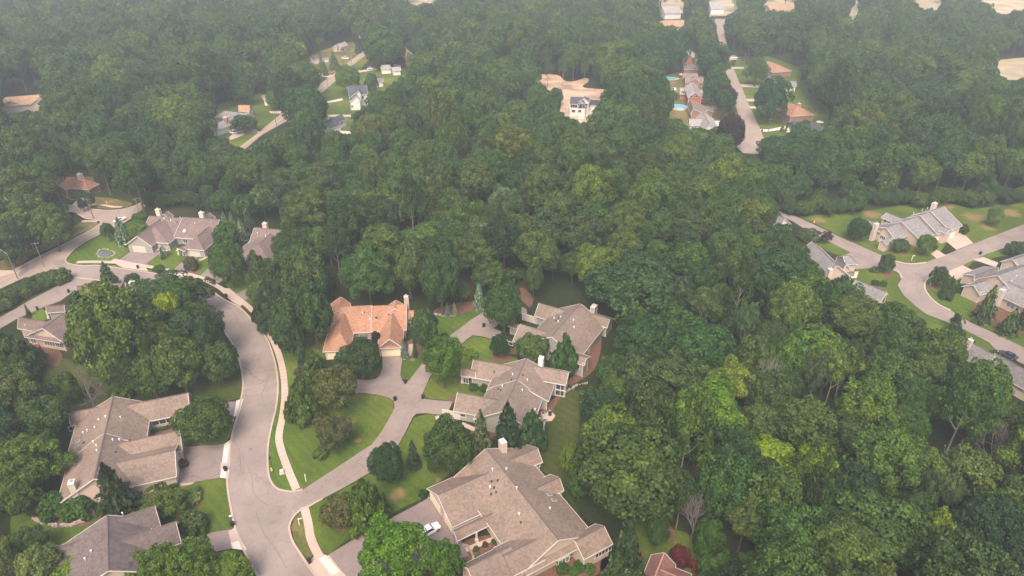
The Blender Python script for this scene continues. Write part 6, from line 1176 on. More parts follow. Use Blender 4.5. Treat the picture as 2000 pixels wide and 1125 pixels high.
# tall thin trees with bare trunks
for q_ in ((1438, 585, 1482, 660, (.085, .11, .05), 'tall pale tree with a long bare trunk in the dark gap', 9), (1515, 570, 1560, 640, (.09, .12, .04), 'tall pale tree right of the dark gap', 8), (1350, 560, 1400, 610, (.07, .09, .04), 'thin tree with a leaning bare trunk in the dark gap', 10), (1572, 690, 1618, 770, (.08, .085, .05), 'greyish thinning tree in the right wood', 7), (1600, 672, 1670, 752, (.075, .10, .03), 'loose light tree on a long bare trunk', 9), (845, 325, 880, 380, (.07, .09, .05), 'thin pale tree near the dead trees in the middle', 8), (1135, 115, 1150, 150, (.10, .11, .03), 'narrow yellowish tree at the edge of the bare plot', 4), (1060, 118, 1080, 148, (.04, .07, .03), 'thin tree with a white trunk above the bare plot', 8), (1090, 116, 1110, 150, (.04, .075, .03), 'second thin tree with a pale trunk above the bare plot', 8), (1468, 470, 1500, 560, (.05, .075, .03), 'tall narrow tree in the centre right wood', 5)):
    T(*q_[:4], 'open', q_[4], q_[5], None, q_[6])
# left side
LD = [
 (136, 556, 285, 750, 'leafy', (.088, .100, .022), 'very tall olive green tree before the house at the left', 4, 4), (306, 570, 350, 620, 'leafy', (.26, .24, .006), 'small vivid yellow crown above the inside of the bend', 11, 2), (262, 538, 372, 606, 'leafy', (.046, .070, .024), 'green crown beside the bend next to the yellow one', 1, 3), (352, 540, 414, 606, 'leafy', (.040, .058, .020), 'dark crown overhanging the bend of the road', 3, 4), (322, 596, 440, 705, 'leafy', (.042, .062, .018), 'large dark crown inside the bend of the road', 3, 2),
 (262, 598, 336, 690, 'leafy', (.034, .052, .018), 'dark crown behind the very tall olive tree', 3, 0), (388, 670, 462, 750, 'leafy', (.062, .075, .022), 'olive crown at the grass edge inside the bend', 1, 1), (300, 660, 400, 768, 'leafy', (.045, .062, .016), 'low spreading crown above the taupe duplex', 1, 2), (258, 690, 330, 778, 'leafy', (.050, .070, .018), 'low crown left of the spreading one above the taupe duplex', 1, 0), (216, 748, 262, 784, 'shrub', (.06, .085, .02), 'bush at the ridge of the large taupe duplex', 0, 0),
 (412, 470, 479, 562, 'fine', (.040, .072, .022), 'tall oval green tree beside the sidewalk', 1, 0), (418, 435, 465, 480, 'fine', (.042, .078, .026), 'green tree at the right end of the mauve duplex', 1, 1), (478, 495, 512, 548, 'leafy', (.06, .075, .035), 'small loose tree right of the tall oval tree', 1, 4),
 (-20, 640, 62, 742, 'pine', (.038, .065, .038), 'big blue green pine at the left edge', 1, 0), (14, 700, 66, 752, 'pine', (.06, .08, .05), 'small pale pine behind the lawn at the left', 1, 1), (50, 752, 96, 800, 'spruce', (.11, .14, .14), 'pale blue spruce in the left wood', 1, 0), (-8, 782, 38, 862, 'spruce', (.09, .12, .115), 'blue spruce at the left edge', 1, 0), (36, 775, 132, 868, 'leafy', (.046, .068, .020), 'round crown left of the large taupe duplex', 1, 2), (-10, 850, 116, 966, 'leafy', (.050, .078, .018), 'large green crown at the left edge', 1, 0), (0, 930, 70, 1010, 'leafy', (.052, .075, .020), 'lower green crown at the left edge', 1, 2), (104, 728, 152, 792, 'leafy', (.065, .088, .022), 'loose green crown behind the bare tree', 1, 4),
 (20, 1030, 88, 1090, 'leafy', (.050, .075, .020), 'green crown above the willow at the bottom left', 1, 2), (34, 1066, 116, 1140, 'leafy', (.095, .105, .05), 'grey green willow at the bottom left', 1, 2), (-20, 1040, 30, 1140, 'leafy', (.10, .11, .055), 'grey green tree in the bottom left corner', 1, 0), (106, 1088, 190, 1150, 'leafy', (.075, .105, .016), 'yellow green crown at the bottom edge below the charcoal roof', 0, 1), (196, 1072, 292, 1150, 'leafy', (.048, .078, .022), 'green crown at the bottom edge before the charcoal roof', 0, 0), (278, 1064, 352, 1150, 'leafy', (.065, .10, .014), 'bright crown at the bottom edge right of the charcoal roof', 0, 2), (340, 1056, 425, 1150, 'leafy', (.060, .095, .014), 'bright crown beside the bottom left driveway', 0, 3), (418, 1082, 488, 1150, 'leafy', (.066, .10, .015), 'bright crown at the bottom edge beside the kerb', 0, 1),
 (186, 508, 232, 568, 'spruce', (.035, .058, .036), 'dark spruce between the private drive and the main road', 0, 0), (245, 534, 272, 556, 'leafy', (.035, .06, .022), 'small round tree beside the white chimney', .5, 0), (217, 422, 254, 478, 'spruce', (.125, .155, .155), 'blue spruce on the corner lawn', 0, 1), (198, 436, 222, 468, 'leafy', (.036, .066, .022), 'green tree left of the blue spruce on the corner lawn', 1, 0), (244, 430, 292, 470, 'leafy', (.060, .095, .022), 'light green bush behind the mauve duplex', .5, 2), (258, 415, 290, 440, 'leafy', (.050, .08, .02), 'green bush beside the utility pole', .5, 0),
 (428, 412, 447, 442, 'spruce', (.10, .13, .125), 'left blue spruce behind the mauve duplex', 0, 0), (443, 412, 460, 442, 'spruce', (.105, .13, .125), 'second blue spruce behind the mauve duplex', 0, 1), (457, 426, 484, 468, 'spruce', (.14, .165, .17), 'palest blue spruce between the mauve houses', 0, 0), (469, 401, 498, 453, 'spruce', (.055, .07, .08), 'dark blue spruce behind the mauve houses', 0, 1),
 (361, 505, 386, 532, 'shrub', (.060, .052, .045), 'purple grey bush on the lawn of the mauve duplex', 0, 0), (310, 482, 321, 506, 'spruce', (.045, .08, .04), 'thin young conifer between the garages of the mauve duplex', 0, 0), (300, 520, 320, 532, 'shrub', 'DG', 'low dark bush on the grass strip', 0, 0), (47, 592, 58, 618, 'spruce', (.05, .075, .05), 'thin young conifer beside the tiny lawn', 0, 1), (68, 684, 88, 706, 'shrub', 'DG', 'round bush before the house at the left edge', 0, 0), (346, 478, 362, 490, 'shrub', 'MG', 'green bush in the recess of the mauve duplex', 0, 0),
 (152, 388, 166, 412, 'leafy', (.04, .06, .028), 'thin dark tree at the side street bend', .5, 0), (166, 376, 184, 404, 'leafy', (.036, .055, .028), 'small dark tree before the terracotta roofed house', .5, 1), (140, 372, 166, 388, 'shrub', (.06, .09, .04), 'pale green bush before the terracotta roofed house', 0, 0),
 (-10, 380, 92, 480, 'leafy', (.078, .092, .028), 'big olive crown at the left edge above the collector road', 2, 3), (60, 400, 140, 490, 'leafy', (.058, .078, .024), 'green crown above the collector road', 1, 2), (-30, 430, 55, 520, 'leafy', (.060, .068, .03), 'dull crown at the left edge above the collector road', 1, 0),
]
for q_ in LD: T(*q_[:4], q_[4], q_[5], q_[6], None, q_[7], vi=(q_[8] % len(CR[q_[4]])))
# hedge row of bushes along the private drive
for k_ in range(15):
    t_ = k_ / 14; x_ = -12 + 128 * t_; y_ = 608 - 62 * t_ - 8 * math.sin(t_ * 3.1); w_ = 17 + 3 * math.sin(k_ * 2.3)
    T(x_ - w_, y_ - 18, x_ + w_, y_ + 12, 'shrub', ((.05, .068, .024), (.062, .07, .032), (.042, .062, .024))[k_ % 3], 'bush in the long untrimmed hedge between road and private drive', 'long hedge by the private drive')
# right hand neighbourhood
RD_ = [(1656, 426, 1698, 470, 'fine', (.042, .065, .032), 'round dark tree left of the pale grey duplex', .5), (1742, 466, 1777, 493, 'leafy', (.055, .075, .04), 'small rounded tree before the pale grey duplex', .3), (1791, 458, 1827, 498, 'leafy', (.075, .11, .03), 'light green tree before the pale garage doors', .5), (1604, 452, 1624, 474, 'leafy', (.04, .028, .045), 'small dark purple tree beside the right lane', .5), (1718, 496, 1746, 533, 'leafy', (.04, .06, .028), 'small upright tree at the left of the junction', .4), (1819, 522, 1851, 560, 'leafy', (.045, .065, .03), 'round tree inside the right hand bend', .4), (1700, 522, 1716, 534, 'shrub', (.05, .06, .04), 'low bush left of the junction', 0), (1562, 454, 1600, 472, 'shrub', (.05, .065, .035), 'row bush above the slate grey roof', 0), (1969, 472, 2010, 502, 'leafy', (.045, .06, .035), 'dark spreading tree at the right edge above the roof', .3), (1865, 556, 1892, 574, 'shrub', 'DG', 'dark hedge bush at the right hand grey house', 0), (1892, 566, 1912, 582, 'shrub', 'DG', 'second dark hedge bush at the right hand grey house', 0), (1868, 440, 1890, 458, 'shrub', 'DG', 'dark trimmed hedge right of the white garage doors', 0), (1932, 400, 1958, 442, 'leafy', (.085, .12, .05), 'pale green young tree on the dry grass at the right', .3), (1852, 694, 1878, 662, 'shrub', 'DG', '', 0), (1855, 640, 1880, 662, 'shrub', (.045, .065, .035), 'bush above the long grey roof', 0), (1890, 662, 1904, 672, 'shrub', 'DG', 'small bush by the ridge of the long grey roof', 0), (1703, 548, 1716, 560, 'shrub', 'DG', 'dark shrub in the round of the left lawn', 0), (1720, 549, 1732, 561, 'shrub', 'DG', 'second dark shrub in the round of the left lawn', 0)]
for q_ in RD_:
    if q_[6]: T(*q_[:4], q_[4], q_[5], q_[6], None, q_[7])
T(1843, 536, 1867, 584, 'pine', (.05, .07, .04), 'narrow dark conifer before the right hand grey house'); T(1908, 553, 1956, 630, 'spruce', (.065, .075, .045), 'large spruce before the white capped chimney'); T(1952, 598, 2000, 655, 'spruce', (.065, .08, .05), 'spruce at the right edge beside the grey house', vi=1); T(1985, 585, 2030, 640, 'spruce', (.035, .05, .035), 'dark spruce cut by the right edge'); T(1857, 614, 1879, 645, 'leafy', (.04, .06, .03), 'small dark upright tree below the right hand road', h0=.3)
# far trees that stand out
for q_ in ((550, 170, 640, 250, 'fine', (.032, .062, .022), 'big dark round tree beside the far street at the upper left', 2), (709, 56, 788, 128, 'fine', (.034, .068, .026), 'big round green tree at the top of the upper left street', 2), (652, 128, 703, 178, 'leafy', (.085, .12, .028), 'light yellow green tree before the white farmhouse', 2), (553, 128, 615, 182, 'leafy', (.075, .105, .045), 'pale olive tree at the upper left street', 2), (452, 152, 495, 200, 'leafy', (.036, .072, .03), 'rounded dark tree behind the tan garage', 2), (1400, 224, 1452, 292, 'fine', (.020, .014, .028), 'large dark purple tree nearest at the far street', .5), (1396, 168, 1440, 214, 'fine', (.022, .016, .03), 'smaller dark purple tree beside the far street', 1), (1362, 84, 1426, 150, 'leafy', (.036, .070, .034), 'big tree left of the far street', 2), (1372, 146, 1412, 205, 'leafy', (.034, .066, .032), 'tree between the brick row and the far street', 2), (1472, 152, 1542, 236, 'leafy', (.036, .072, .028), 'large round tree on the right of the far street', 1), (1458, 112, 1500, 165, 'leafy', (.036, .070, .034), 'tree before the orange brown roofed house', 1), (1532, 240, 1584, 292, 'leafy', (.036, .066, .028), 'round tree before the slate blue roof', 1), (1480, 268, 1555, 308, 'leafy', (.045, .070, .034), 'broad tree at the end of the far street', 1), (688, 212, 745, 265, 'leafy', (.028, .05, .026), 'dark tree right of the white ranch house', 2), (520, 175, 560, 210, 'leafy', (.075, .11, .05), 'pale green tree by the small tan shed', 1), (448, 232, 500, 252, 'leafy', (.034, .06, .028), 'dark bushy tree before the grey house, upper left', .3), (712, 145, 738, 188, 'leafy', (.05, .085, .03), 'green tree at the corner of the white farmhouse', 1), (900, 86, 958, 140, 'leafy', (.085, .095, .05), 'brownish green crown in the far wood', 3), (1073, 172, 1098, 205, 'leafy', (.034, .065, .028), 'small dark tree on the bare plot', .4), (1172, 178, 1200, 208, 'leafy', (.06, .08, .04), 'tree at the right end of the white new house', .4), (1302, 60, 1345, 140, 'leafy', (.04, .078, .03), 'tall green tree behind the brick row', 2), (1255, 150, 1315, 240, 'leafy', (.038, .070, .022), 'big bright tree left of the pools', 2)):
    T(*q_[:4], q_[4], q_[5], q_[6], None, q_[7])
for q_ in ((620, 100, 634, 138, 'dark narrow spruce before the purplish hip roof'), (627, 118, 641, 146, 'small blue green spruce below the purplish hip roof'), (640, 102, 664, 134, 'wide spruce beside the far pickup truck'), (690, 78, 706, 102, 'blue spruce at the top of the far street'), (112, 165, 138, 205, 'pale spruce right of the long orange roofed house')):
    T(*q_[:4], 'spruce', (.07, .10, .085), q_[4])
# low trees and brush that close the wood edge down to the grass
for k_ in range(19):
    x_ = 1545 + k_ * 25; y_ = 418 - 26 * (k_ / 18) + 5 * math.sin(k_ * 1.9); w_ = 17 + 4 * math.sin(k_ * 2.7)
    if 1690 < x_ < 1760: y_ -= 10
    T(x_ - w_, y_ - 30, x_ + w_, y_ + 1, 'leafy', ((.036, .058, .022), (.046, .068, .022), (.056, .076, .026), (.030, .050, .022))[k_ % 4], 'low bushy tree along the wood edge above the pale grey duplex', 'brushy wood edge above the pale grey duplex', h0=0)
for k_ in range(9):
    x_ = 296 + k_ * 24; y_ = 398 + 4 * math.sin(k_ * 1.7) + k_ * 1.5
    T(x_ - 15, y_ - 26, x_ + 15, y_ + 4, 'leafy', ((.034, .054, .024), (.042, .062, .024), (.030, .048, .024))[k_ % 3], 'low dark tree along the wood edge behind the mauve duplex', 'wood edge behind the mauve duplex', h0=0)
# leafless trees
BARE = [bare_mesh('branches', 3), bare_mesh('branches', 8), bare_mesh('branches', 21, 'pale bark')]
def bare(x0, y0, x1, y1, k, label, tw=1.0):
    x, y, r, a, hh = solve(x0, y0, x1, y1, 'spruce', 0); o = bpy.data.objects.new('bare_tree', BARE[k]); C.objects.link(o); H_ = 2 * a
    o.location = (x, y, 0); o.scale = (H_ * tw, H_ * tw, H_); o.rotation_euler = (0, 0, rt.random() * 6); tag(o, label, 'tree'); FOOT.append((x, y, r * .6))
bare(148, 715, 198, 812, 0, 'grey leafless tree behind the large taupe duplex', 1.2); bare(1338, 972, 1380, 1060, 1, 'grey dead tree right of the huge oak', 1.1); bare(1915, 822, 1990, 940, 2, 'large silvery bare tree at the right edge', 1.1); bare(1476, 690, 1512, 800, 2, 'dead reddish tree in the dark gap of the wood', .6)
bare(820, 355, 858, 410, 1, 'grey dead tree in the middle of the wood', 1); bare(1060, 352, 1085, 400, 0, 'thin dead tree right of the middle of the wood', .8); bare(948, 365, 968, 415, 1, 'small dead tree left of the pale willow', .8); bare(872, 225, 915, 265, 1, 'grey bare tree in the far wood', 1.2); bare(1660, 1080, 1700, 1150, 2, 'bare pale tree at the bottom edge on the right', 1)
# a few bare leaning trunks that show in the dark gap
for px_, py_, qx_, qy_, h_, lb_ in ((1361, 632, 1370, 592, 12, 'pale leaning trunk in the dark gap of the wood'), (1622, 812, 1638, 742, 15, 'long bare trunk under the loose light tree'), (1441, 742, 1448, 710, 9, 'short pale trunk in the dark gap of the wood'), (1838, 920, 1846, 870, 14, 'pale trunk at the right of the wood'), (1862, 935, 1880, 860, 16, 'leaning pale trunk at the right of the wood')):
    a_, b_ = G(px_, py_, 0), G(qx_, qy_, h_); mb = MB(); d_ = b_ - a_; mb.tube([a_, a_ + d_ * .5 + Vector((.2, 0, 0)), b_], [.22, .17, .09], 6); mb.tube([a_ + d_ * .7, a_ + d_ * .85 + Vector((.9, .3, .6))], [.08, .03], 5)
    tag(mb.build('dead_tree', 'pale bark', None, origin=tuple(a_)), lb_, 'tree trunk')
# ------------------------------------------------------------------ the wood: fill everything that is not open ground
OPEN = [
 [(0, 500), (60, 478), (100, 470), (150, 452), (180, 436), (150, 418), (130, 412), (128, 384), (112, 372), (112, 340), (175, 343), (180, 378), (250, 386), (278, 396), (268, 420), (292, 418), (300, 400), (320, 402), (430, 418), (430, 440), (455, 482), (484, 446), (512, 430), (540, 440), (532, 480), (505, 515), (478, 560), (500, 595), (528, 640), (552, 690), (562, 740), (640, 740), (628, 690), (645, 640), (636, 585), (690, 585), (795, 572), (812, 610), (850, 608), (900, 596), (960, 590), (1000, 580), (1040, 588), (1060, 588), (1134, 590), (1165, 592), (1196, 617), (1182, 642), (1168, 690), (1165, 735), (1145, 752), (1125, 770), (1110, 850), (1092, 900), (1105, 945), (1115, 975), (1165, 1015), (1204, 1060), (1180, 1100), (1180, 1200), (0, 1200), (-100, 1200), (-100, 540)],
 [(1490, 398), (1535, 410), (1560, 420), (1640, 425), (1690, 418), (1730, 400), (1800, 388), (1850, 396), (1900, 410), (1960, 398), (2060, 380), (2060, 800), (2000, 775), (1975, 752), (1930, 725), (1870, 690), (1848, 658), (1820, 640), (1800, 620), (1775, 590), (1740, 572), (1700, 566), (1668, 556), (1640, 545), (1606, 548), (1592, 515), (1582, 470), (1560, 440), (1530, 430), (1490, 412)],
 [(1036, 150), (1060, 145), (1090, 146), (1104, 157), (1124, 158), (1146, 152), (1140, 170), (1172, 174), (1178, 205), (1150, 215), (1134, 238), (1118, 226), (1094, 228), (1096, 195), (1070, 176)],
 [(1290, 146), (1326, 138), (1328, 100), (1345, 88), (1362, 100), (1368, 130), (1378, 160), (1384, 190), (1402, 212), (1404, 236), (1396, 250), (1345, 240), (1308, 228), (1306, 200), (1300, 175)],
 [(1410, 100), (1450, 104), (1474, 150), (1492, 140), (1490, 110), (1534, 112), (1556, 140), (1572, 165), (1580, 200), (1612, 228), (1612, 262), (1540, 258), (1510, 262), (1496, 278), (1482, 302), (1436, 302), (1436, 284), (1452, 262), (1436, 207)],
 [(1395, 40), (1412, 42), (1420, 90), (1432, 120), (1412, 130), (1404, 90)], [(1383, 34), (1424, 34), (1424, 42), (1383, 42)], [(1290, 34), (1338, 36), (1338, 52), (1290, 50)],
 [(424, 212), (462, 200), (490, 200), (506, 180), (532, 180), (536, 204), (552, 214), (570, 226), (560, 242), (515, 270), (470, 292), (436, 270), (424, 240)],
 [(600, 96), (650, 94), (648, 80), (680, 78), (705, 98), (720, 96), (726, 106), (690, 135), (740, 122), (800, 128), (815, 142), (750, 170), (722, 168), (718, 196), (690, 216), (680, 232), (692, 262), (622, 258), (622, 240), (652, 222), (632, 202), (640, 185), (606, 150), (636, 140), (606, 122)],
 [(782, 88), (804, 92), (806, 112), (786, 112)], [(0, 183), (98, 180), (98, 214), (50, 216), (0, 214)], [(1255, 1074), (1330, 1074), (1330, 1130), (1255, 1130)], [(1928, 118), (2050, 110), (2050, 152), (1975, 154), (1945, 146)],
 [(1276, 8), (1335, 5), (1335, 24), (1290, 24)], [(1380, -6), (1440, -6), (1436, 26), (1386, 26)], [(1490, 2), (1552, 2), (1550, 20), (1492, 20)], [(1660, 8), (1685, 6), (1668, 42), (1657, 40)], [(1785, -8), (1850, -8), (1830, 20), (1792, 20)], [(690, 58), (715, 58), (715, 70), (690, 70)], [(1602, 314), (1632, 322), (1640, 336), (1610, 332)], [(785, -8), (855, -8), (850, 8), (800, 10)], [(1900, -20), (2060, -20), (2060, 28), (1950, 26)],
]
OPENW = [([(q.x, q.y) for q in (G(px_, max(py_, -120)) for px_, py_ in pl)]) for pl in OPEN]
WOODS = [[(-60, 640), (40, 655), (60, 690), (60, 760), (135, 785), (128, 860), (100, 940), (30, 1010), (-60, 1040)], [(150, 600), (300, 545), (400, 560), (430, 640), (455, 690), (450, 735), (380, 775), (290, 775), (205, 765), (150, 700)]]
bbs = [(min(p[0] for p in pl), min(p[1] for p in pl), max(p[0] for p in pl), max(p[1] for p in pl)) for pl in OPEN]
def is_open(px, py):
    for pl, b in zip(OPEN, bbs):
        if b[0] <= px <= b[2] and b[1] <= py <= b[3] and inside((px, py), pl):
            return not any(inside((px, py), w_) for w_ in WOODS)
    return False
def clear(x, y, r, a, h0):
    q = P((x, y, 0))
    if is_open(q[0], q[1]): return False
    for (m, ax, nn, a0, a1, b0, b1) in RECTS:
        d = Vector((x, y, 0)) - m; u_, v_ = d.dot(ax), d.dot(nn)
        if a0 - r * .6 < u_ < a1 + r * .6 and b0 - r * .6 < v_ < b1 + r * .6: return False
    c = P((x, y, h0 + a)); s = FL / c[2]; phi = math.atan2(CH - h0 - a, math.hypot(x, y)); hh = math.hypot(r * math.sin(phi), a * math.cos(phi)) * s; n = 0
    for k in range(12):
        t = k * .5236
        if is_open(c[0] + r * s * math.cos(t) * .93, c[1] + hh * math.sin(t) * .93): n += 1
    return n <= 1 and not is_open(c[0], c[1])
cells = {}
def near(x, y, r, f=.74):
    cx, cy = int(x // 16), int(y // 16)
    for i in (-1, 0, 1):
        for j in (-1, 0, 1):
            for (a_, b_, c_) in cells.get((cx + i, cy + j), ()):
                if (a_ - x) ** 2 + (b_ - y) ** 2 < ((c_ + r) * f) ** 2: return True
    return False
for x, y, r in FOOT: cells.setdefault((int(x // 16), int(y // 16)), []).append((x, y, r))
rf = random.Random(5); CAND = []
def gapfield(x, y):   # density of the wood: stands of bigger and smaller trees, and the dark ravine
    return math.sin(x * .031 + 1.3) * math.cos(y * .027 - .4) + .5 * math.sin(x * .071 + y * .053)
for passno, (r0, r1, tries) in enumerate(((5.4, 7.6, 10000), (4.4, 5.6, 17000), (3.2, 4.6, 17000), (2.2, 3.0, 9000))):
    for _ in range(tries):
        d = 45 + 1000 * rf.random() ** (1.25 if passno < 3 else 1.9); half = 90 + d * .83
        x, y = rf.uniform(-half, half), d
        g_ = gapfield(x, y); r = rf.uniform(r0, r1) * (1 + .06 * g_) * (rf.uniform(1.0, 1.5) if d > 300 and passno < 2 else 1)
        if near(x, y, r, .72 if passno < 2 else .64): continue
        a = r * rf.uniform(.88, 1.32); h0 = rf.uniform(.4, 3.6) + (2.6 if g_ > .2 else 0) + (rf.uniform(0, 5) if passno == 0 else 0)
        if passno == 3: h0 *= .35
        q_ = P((x, y, 0))
        if q_[1] < 16 and q_[0] > 1240 and rf.random() < .62: continue
        if not clear(x, y, r, a, h0): continue
        cells.setdefault((int(x // 16), int(y // 16)), []).append((x, y, r)); CAND.append((x, y, r, a, h0))
def vis(c):
    q = P((c[0], c[1], c[4] + c[3])); s = FL / q[2] * c[2]
    return s if -s < q[0] < 2000 + s and -s < q[1] < 1125 + s else -1.0 / (1 + q[2])
CAND.sort(key=lambda c: -vis(c))
TONE = ['dark green', 'green', 'green', 'mid green', 'olive green', 'dark green', 'light green', 'dull olive', 'fresh green']
PAL = [(.028, .046, .018), (.040, .064, .020), (.048, .070, .022), (.056, .070, .028), (.072, .080, .026), (.030, .050, .024), (.084, .104, .024), (.054, .066, .030), (.050, .082, .020)]
def zone(px, py, tone, r):
    """in words: how this tree looks and where in the wood it stands"""
    sz = 'big ' if r > 6 else ('small ' if r < 4 else '')
    if px < 480 and py > 640: w_ = 'among the houses at the lower left'
    elif px < 480 and py > 500: w_ = 'on the inside of the road bend'
    elif px < 200: w_ = 'in the wood at the left edge above the collector road'
    elif px < 480: w_ = 'in the wood above the mauve roofed duplex'
    elif px < 640 and py > 430: w_ = 'between the road bend and the orange roof'
    elif px < 850 and py > 430: w_ = 'directly behind the orange roofed house'
    elif px < 850: w_ = 'in the wood well above the orange roofed house'
    elif px < 1080: w_ = 'in the wood above the end of the private lane'
    elif py < 480 and px < 1500: w_ = 'in the wood right of centre, above the upper taupe house'
    elif py < 480: w_ = 'in the wood above the right hand lane'
    elif px < 1330 and py < 640: w_ = 'in the wood beside the upper taupe house'
    elif px < 1330 and py < 840: w_ = 'in the wood right of the middle taupe house'
    elif px < 1500 and py > 940: w_ = 'near the rust roofed building at the bottom'
    elif px < 1500 and py < 740: w_ = 'around the dark gap of the lower right wood'
    elif px < 1500: w_ = 'between the huge oak and the yellow green crowns'
    elif py < 640: w_ = 'in the wood along the slate roofed houses'
    elif py < 800: w_ = 'in the wood left of the long grey roof'
    elif px < 1720: w_ = 'around the vivid yellow green crowns'
    else: w_ = 'in the lower right corner of the wood'
    return (sz + tone + ' leafy tree ' + w_, sz + tone + ' trees ' + w_)
n_ind = 0; REST = []; nb_ = len([o for o in C.objects if o.name.startswith('broadleaf_tree')])
for c in CAND:
    if n_ind < 235 and nb_ < 281 and vis(c) > 0:
        q = P((c[0], c[1], c[4] + c[3])); n_ind += 1
        k = rf.random(); ci_ = rf.randrange(len(PAL)); col = PAL[ci_]; lb, gp = zone(q[0], q[1], TONE[ci_], c[2]); kind = 'leafy' if k < .74 else ('fine' if k < .88 else 'open')
        if c[2] < 3.2: kind = 'leafy'
        nb_ += kind == 'leafy'
        r, a, h0 = c[2], c[3], c[4]
        if kind == 'open': r *= .8; a *= 1.25; h0 += 2
        plant(kind, c[0], c[1], r, a, h0, col, lb, 'tree', gp)
    else: REST.append(c)
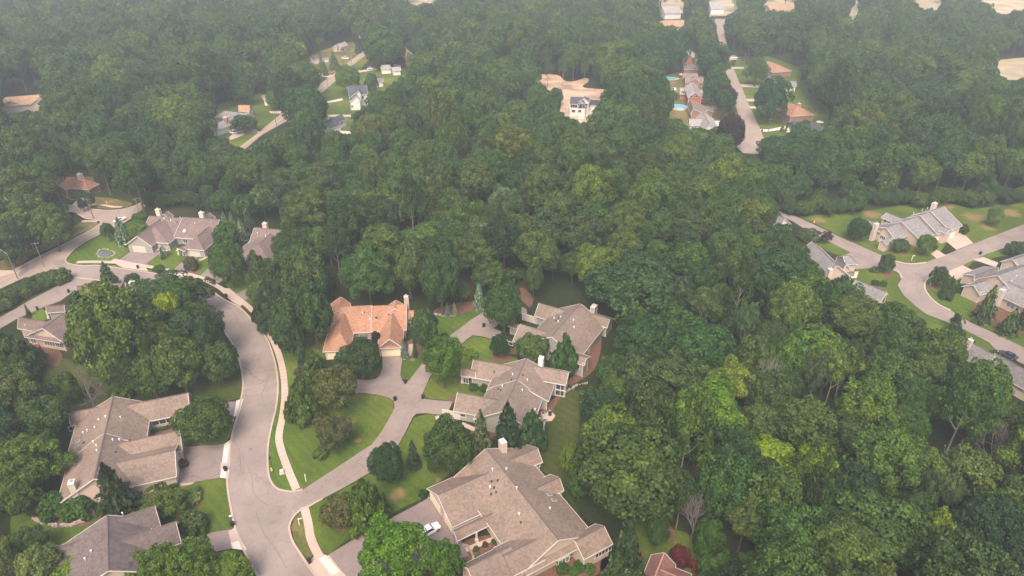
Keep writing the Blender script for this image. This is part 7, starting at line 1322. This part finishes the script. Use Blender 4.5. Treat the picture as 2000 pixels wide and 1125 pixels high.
# the far wood: one object that instances the same crowns and trunks
proto = []
SRC = [o for o in C.objects if o.name.startswith('crown')]
def stuff(name, pts, label):
    me = bpy.data.meshes.new(name); me.from_pydata([(p[0], p[1], 0) for p in pts], [], [])
    def at(nm, ty, vals): a_ = me.attributes.new(nm, ty, 'POINT'); a_.data.foreach_set('vector' if ty == 'FLOAT_VECTOR' else 'value', vals)
    n_ = len(pts); V = 3
    at('cs', 'FLOAT_VECTOR', [v for p in pts for v in (p[2], p[2], p[3])]); at('cz', 'FLOAT', [p[4] + p[3] for p in pts]); at('rot', 'FLOAT', [rf.random() * 6.283 for _ in pts]); at('var', 'INT', [(12 + rf.randrange(6)) if i_ < 480 else rf.randrange(12) for i_ in range(n_)])
    o = bpy.data.objects.new(name, me); C.objects.link(o); tag(o, label, None, None, 'stuff'); o.color = (.046, .074, .024, 1)
    ng = bpy.data.node_groups.new(name, 'GeometryNodeTree'); ng.interface.new_socket('Geometry', in_out='INPUT', socket_type='NodeSocketGeometry'); ng.interface.new_socket('Geometry', in_out='OUTPUT', socket_type='NodeSocketGeometry')
    nn = ng.nodes; lk = ng.links; gi = nn.new('NodeGroupInput'); go = nn.new('NodeGroupOutput'); jn = nn.new('GeometryNodeJoinGeometry')
    def attr(nm, dt): a_ = nn.new('GeometryNodeInputNamedAttribute'); a_.data_type = dt; a_.inputs['Name'].default_value = nm; return a_.outputs['Attribute']
    cs, cz, ro, va = attr('cs', 'FLOAT_VECTOR'), attr('cz', 'FLOAT'), attr('rot', 'FLOAT'), attr('var', 'INT')
    cx = nn.new('ShaderNodeCombineXYZ'); lk.new(ro, cx.inputs['Z']); cv = nn.new('ShaderNodeCombineXYZ'); lk.new(cz, cv.inputs['Z'])
    sp = nn.new('GeometryNodeSetPosition'); lk.new(gi.outputs[0], sp.inputs['Geometry']); lk.new(cv.outputs[0], sp.inputs['Offset'])
    for k in range(18):
        cmp_ = nn.new('FunctionNodeCompare'); cmp_.data_type = 'INT'; cmp_.operation = 'EQUAL'; lk.new(va, cmp_.inputs[2]); cmp_.inputs[3].default_value = k
        # each source crown lies in a tree that stands in the picture; its look is reused
        inst = nn.new('GeometryNodeInstanceOnPoints'); lk.new(sp.outputs[0], inst.inputs['Points']); lk.new(cmp_.outputs[0], inst.inputs['Selection'])
        oi = nn.new('GeometryNodeObjectInfo'); oi.inputs['Object'].default_value = FARSRC[k]; oi.inputs['As Instance'].default_value = True
        lk.new(oi.outputs['Geometry'], inst.inputs['Instance']); lk.new(cx.outputs[0], inst.inputs['Rotation']); lk.new(cs, inst.inputs['Scale']); lk.new(inst.outputs[0], jn.inputs[0])
    ti = nn.new('GeometryNodeInstanceOnPoints'); lk.new(gi.outputs[0], ti.inputs['Points']); oi = nn.new('GeometryNodeObjectInfo'); oi.inputs['Object'].default_value = FARTRK; oi.inputs['As Instance'].default_value = True
    lk.new(oi.outputs['Geometry'], ti.inputs['Instance']); sx = nn.new('ShaderNodeSeparateXYZ'); lk.new(cs, sx.inputs[0]); cb = nn.new('ShaderNodeCombineXYZ'); lk.new(sx.outputs[0], cb.inputs[0]); lk.new(sx.outputs[0], cb.inputs[1]); mn = nn.new('ShaderNodeMath'); mn.operation = 'MULTIPLY'; mn.inputs[1].default_value = .93; lk.new(cz, mn.inputs[0]); lk.new(mn.outputs[0], cb.inputs[2]); lk.new(cb.outputs[0], ti.inputs['Scale']); lk.new(ti.outputs[0], jn.inputs[0])
    lk.new(jn.outputs[0], go.inputs[0]); md = o.modifiers.new('trees', 'NODES'); md.node_group = ng
    return o
# eighteen trees at the near side of the far wood, each with its own leaf colour, lend their crowns to the rest
FARPAL = [(.028, .048, .020), (.040, .066, .022), (.050, .074, .024), (.062, .080, .026), (.082, .100, .026), (.032, .052, .028), (.056, .068, .034), (.062, .074, .034), (.046, .078, .022), (.030, .056, .024), (.096, .108, .032), (.062, .074, .024)]
FARSRC = []
SRCI = list(range(520, 532)) + list(range(6))
for k in range(18):
    c = REST[SRCI[k]]; q = P((c[0], c[1], c[4] + c[3])); lb, gp = zone(q[0], q[1], 'green', c[2])
    e = plant('far' if k < 12 else 'leafy', c[0], c[1], c[2] if k < 12 else min(c[2], 6.7), c[3], c[4], FARPAL[(k * 5) % 12], lb, 'tree', gp, vi=k % 3); ch = [o for o in C.objects if o.parent == e]
    FARSRC.append([o for o in ch if o.name.startswith('crown')][0]); FARTRK = [o for o in ch if o.name.startswith('trunk')][0]
stuff('far_wood', [c for i, c in enumerate(REST) if i not in SRCI], 'the far woods, a mass of green crowns fading into haze')
print('TREES', n_ind, len(REST), len(FOOT))
# ------------------------------------------------------------------ haze
mb = MB(); mb.box((0, 1040, 57.5), (2800, 2440, 117)); hz = mb.build('haze', []) if False else None
me = bpy.data.meshes.new('haze'); me.from_pydata(mb.v, [], mb.f); hz = bpy.data.objects.new('haze', me); C.objects.link(hz); tag(hz, 'pale smoke haze lying over the whole neighbourhood', None, None, 'stuff')
m = bpy.data.materials.new('haze'); m.use_nodes = True; n = m.node_tree; n.nodes.remove(n.nodes['Principled BSDF']); v = n.nodes.new('ShaderNodeVolumePrincipled'); v.inputs['Color'].default_value = (.88, .95, 1.0, 1); v.inputs['Density'].default_value = 0.00037; v.inputs['Anisotropy'].default_value = 0.1
n.links.new(v.outputs[0], n.nodes['Material Output'].inputs['Volume']); me.materials.append(m);
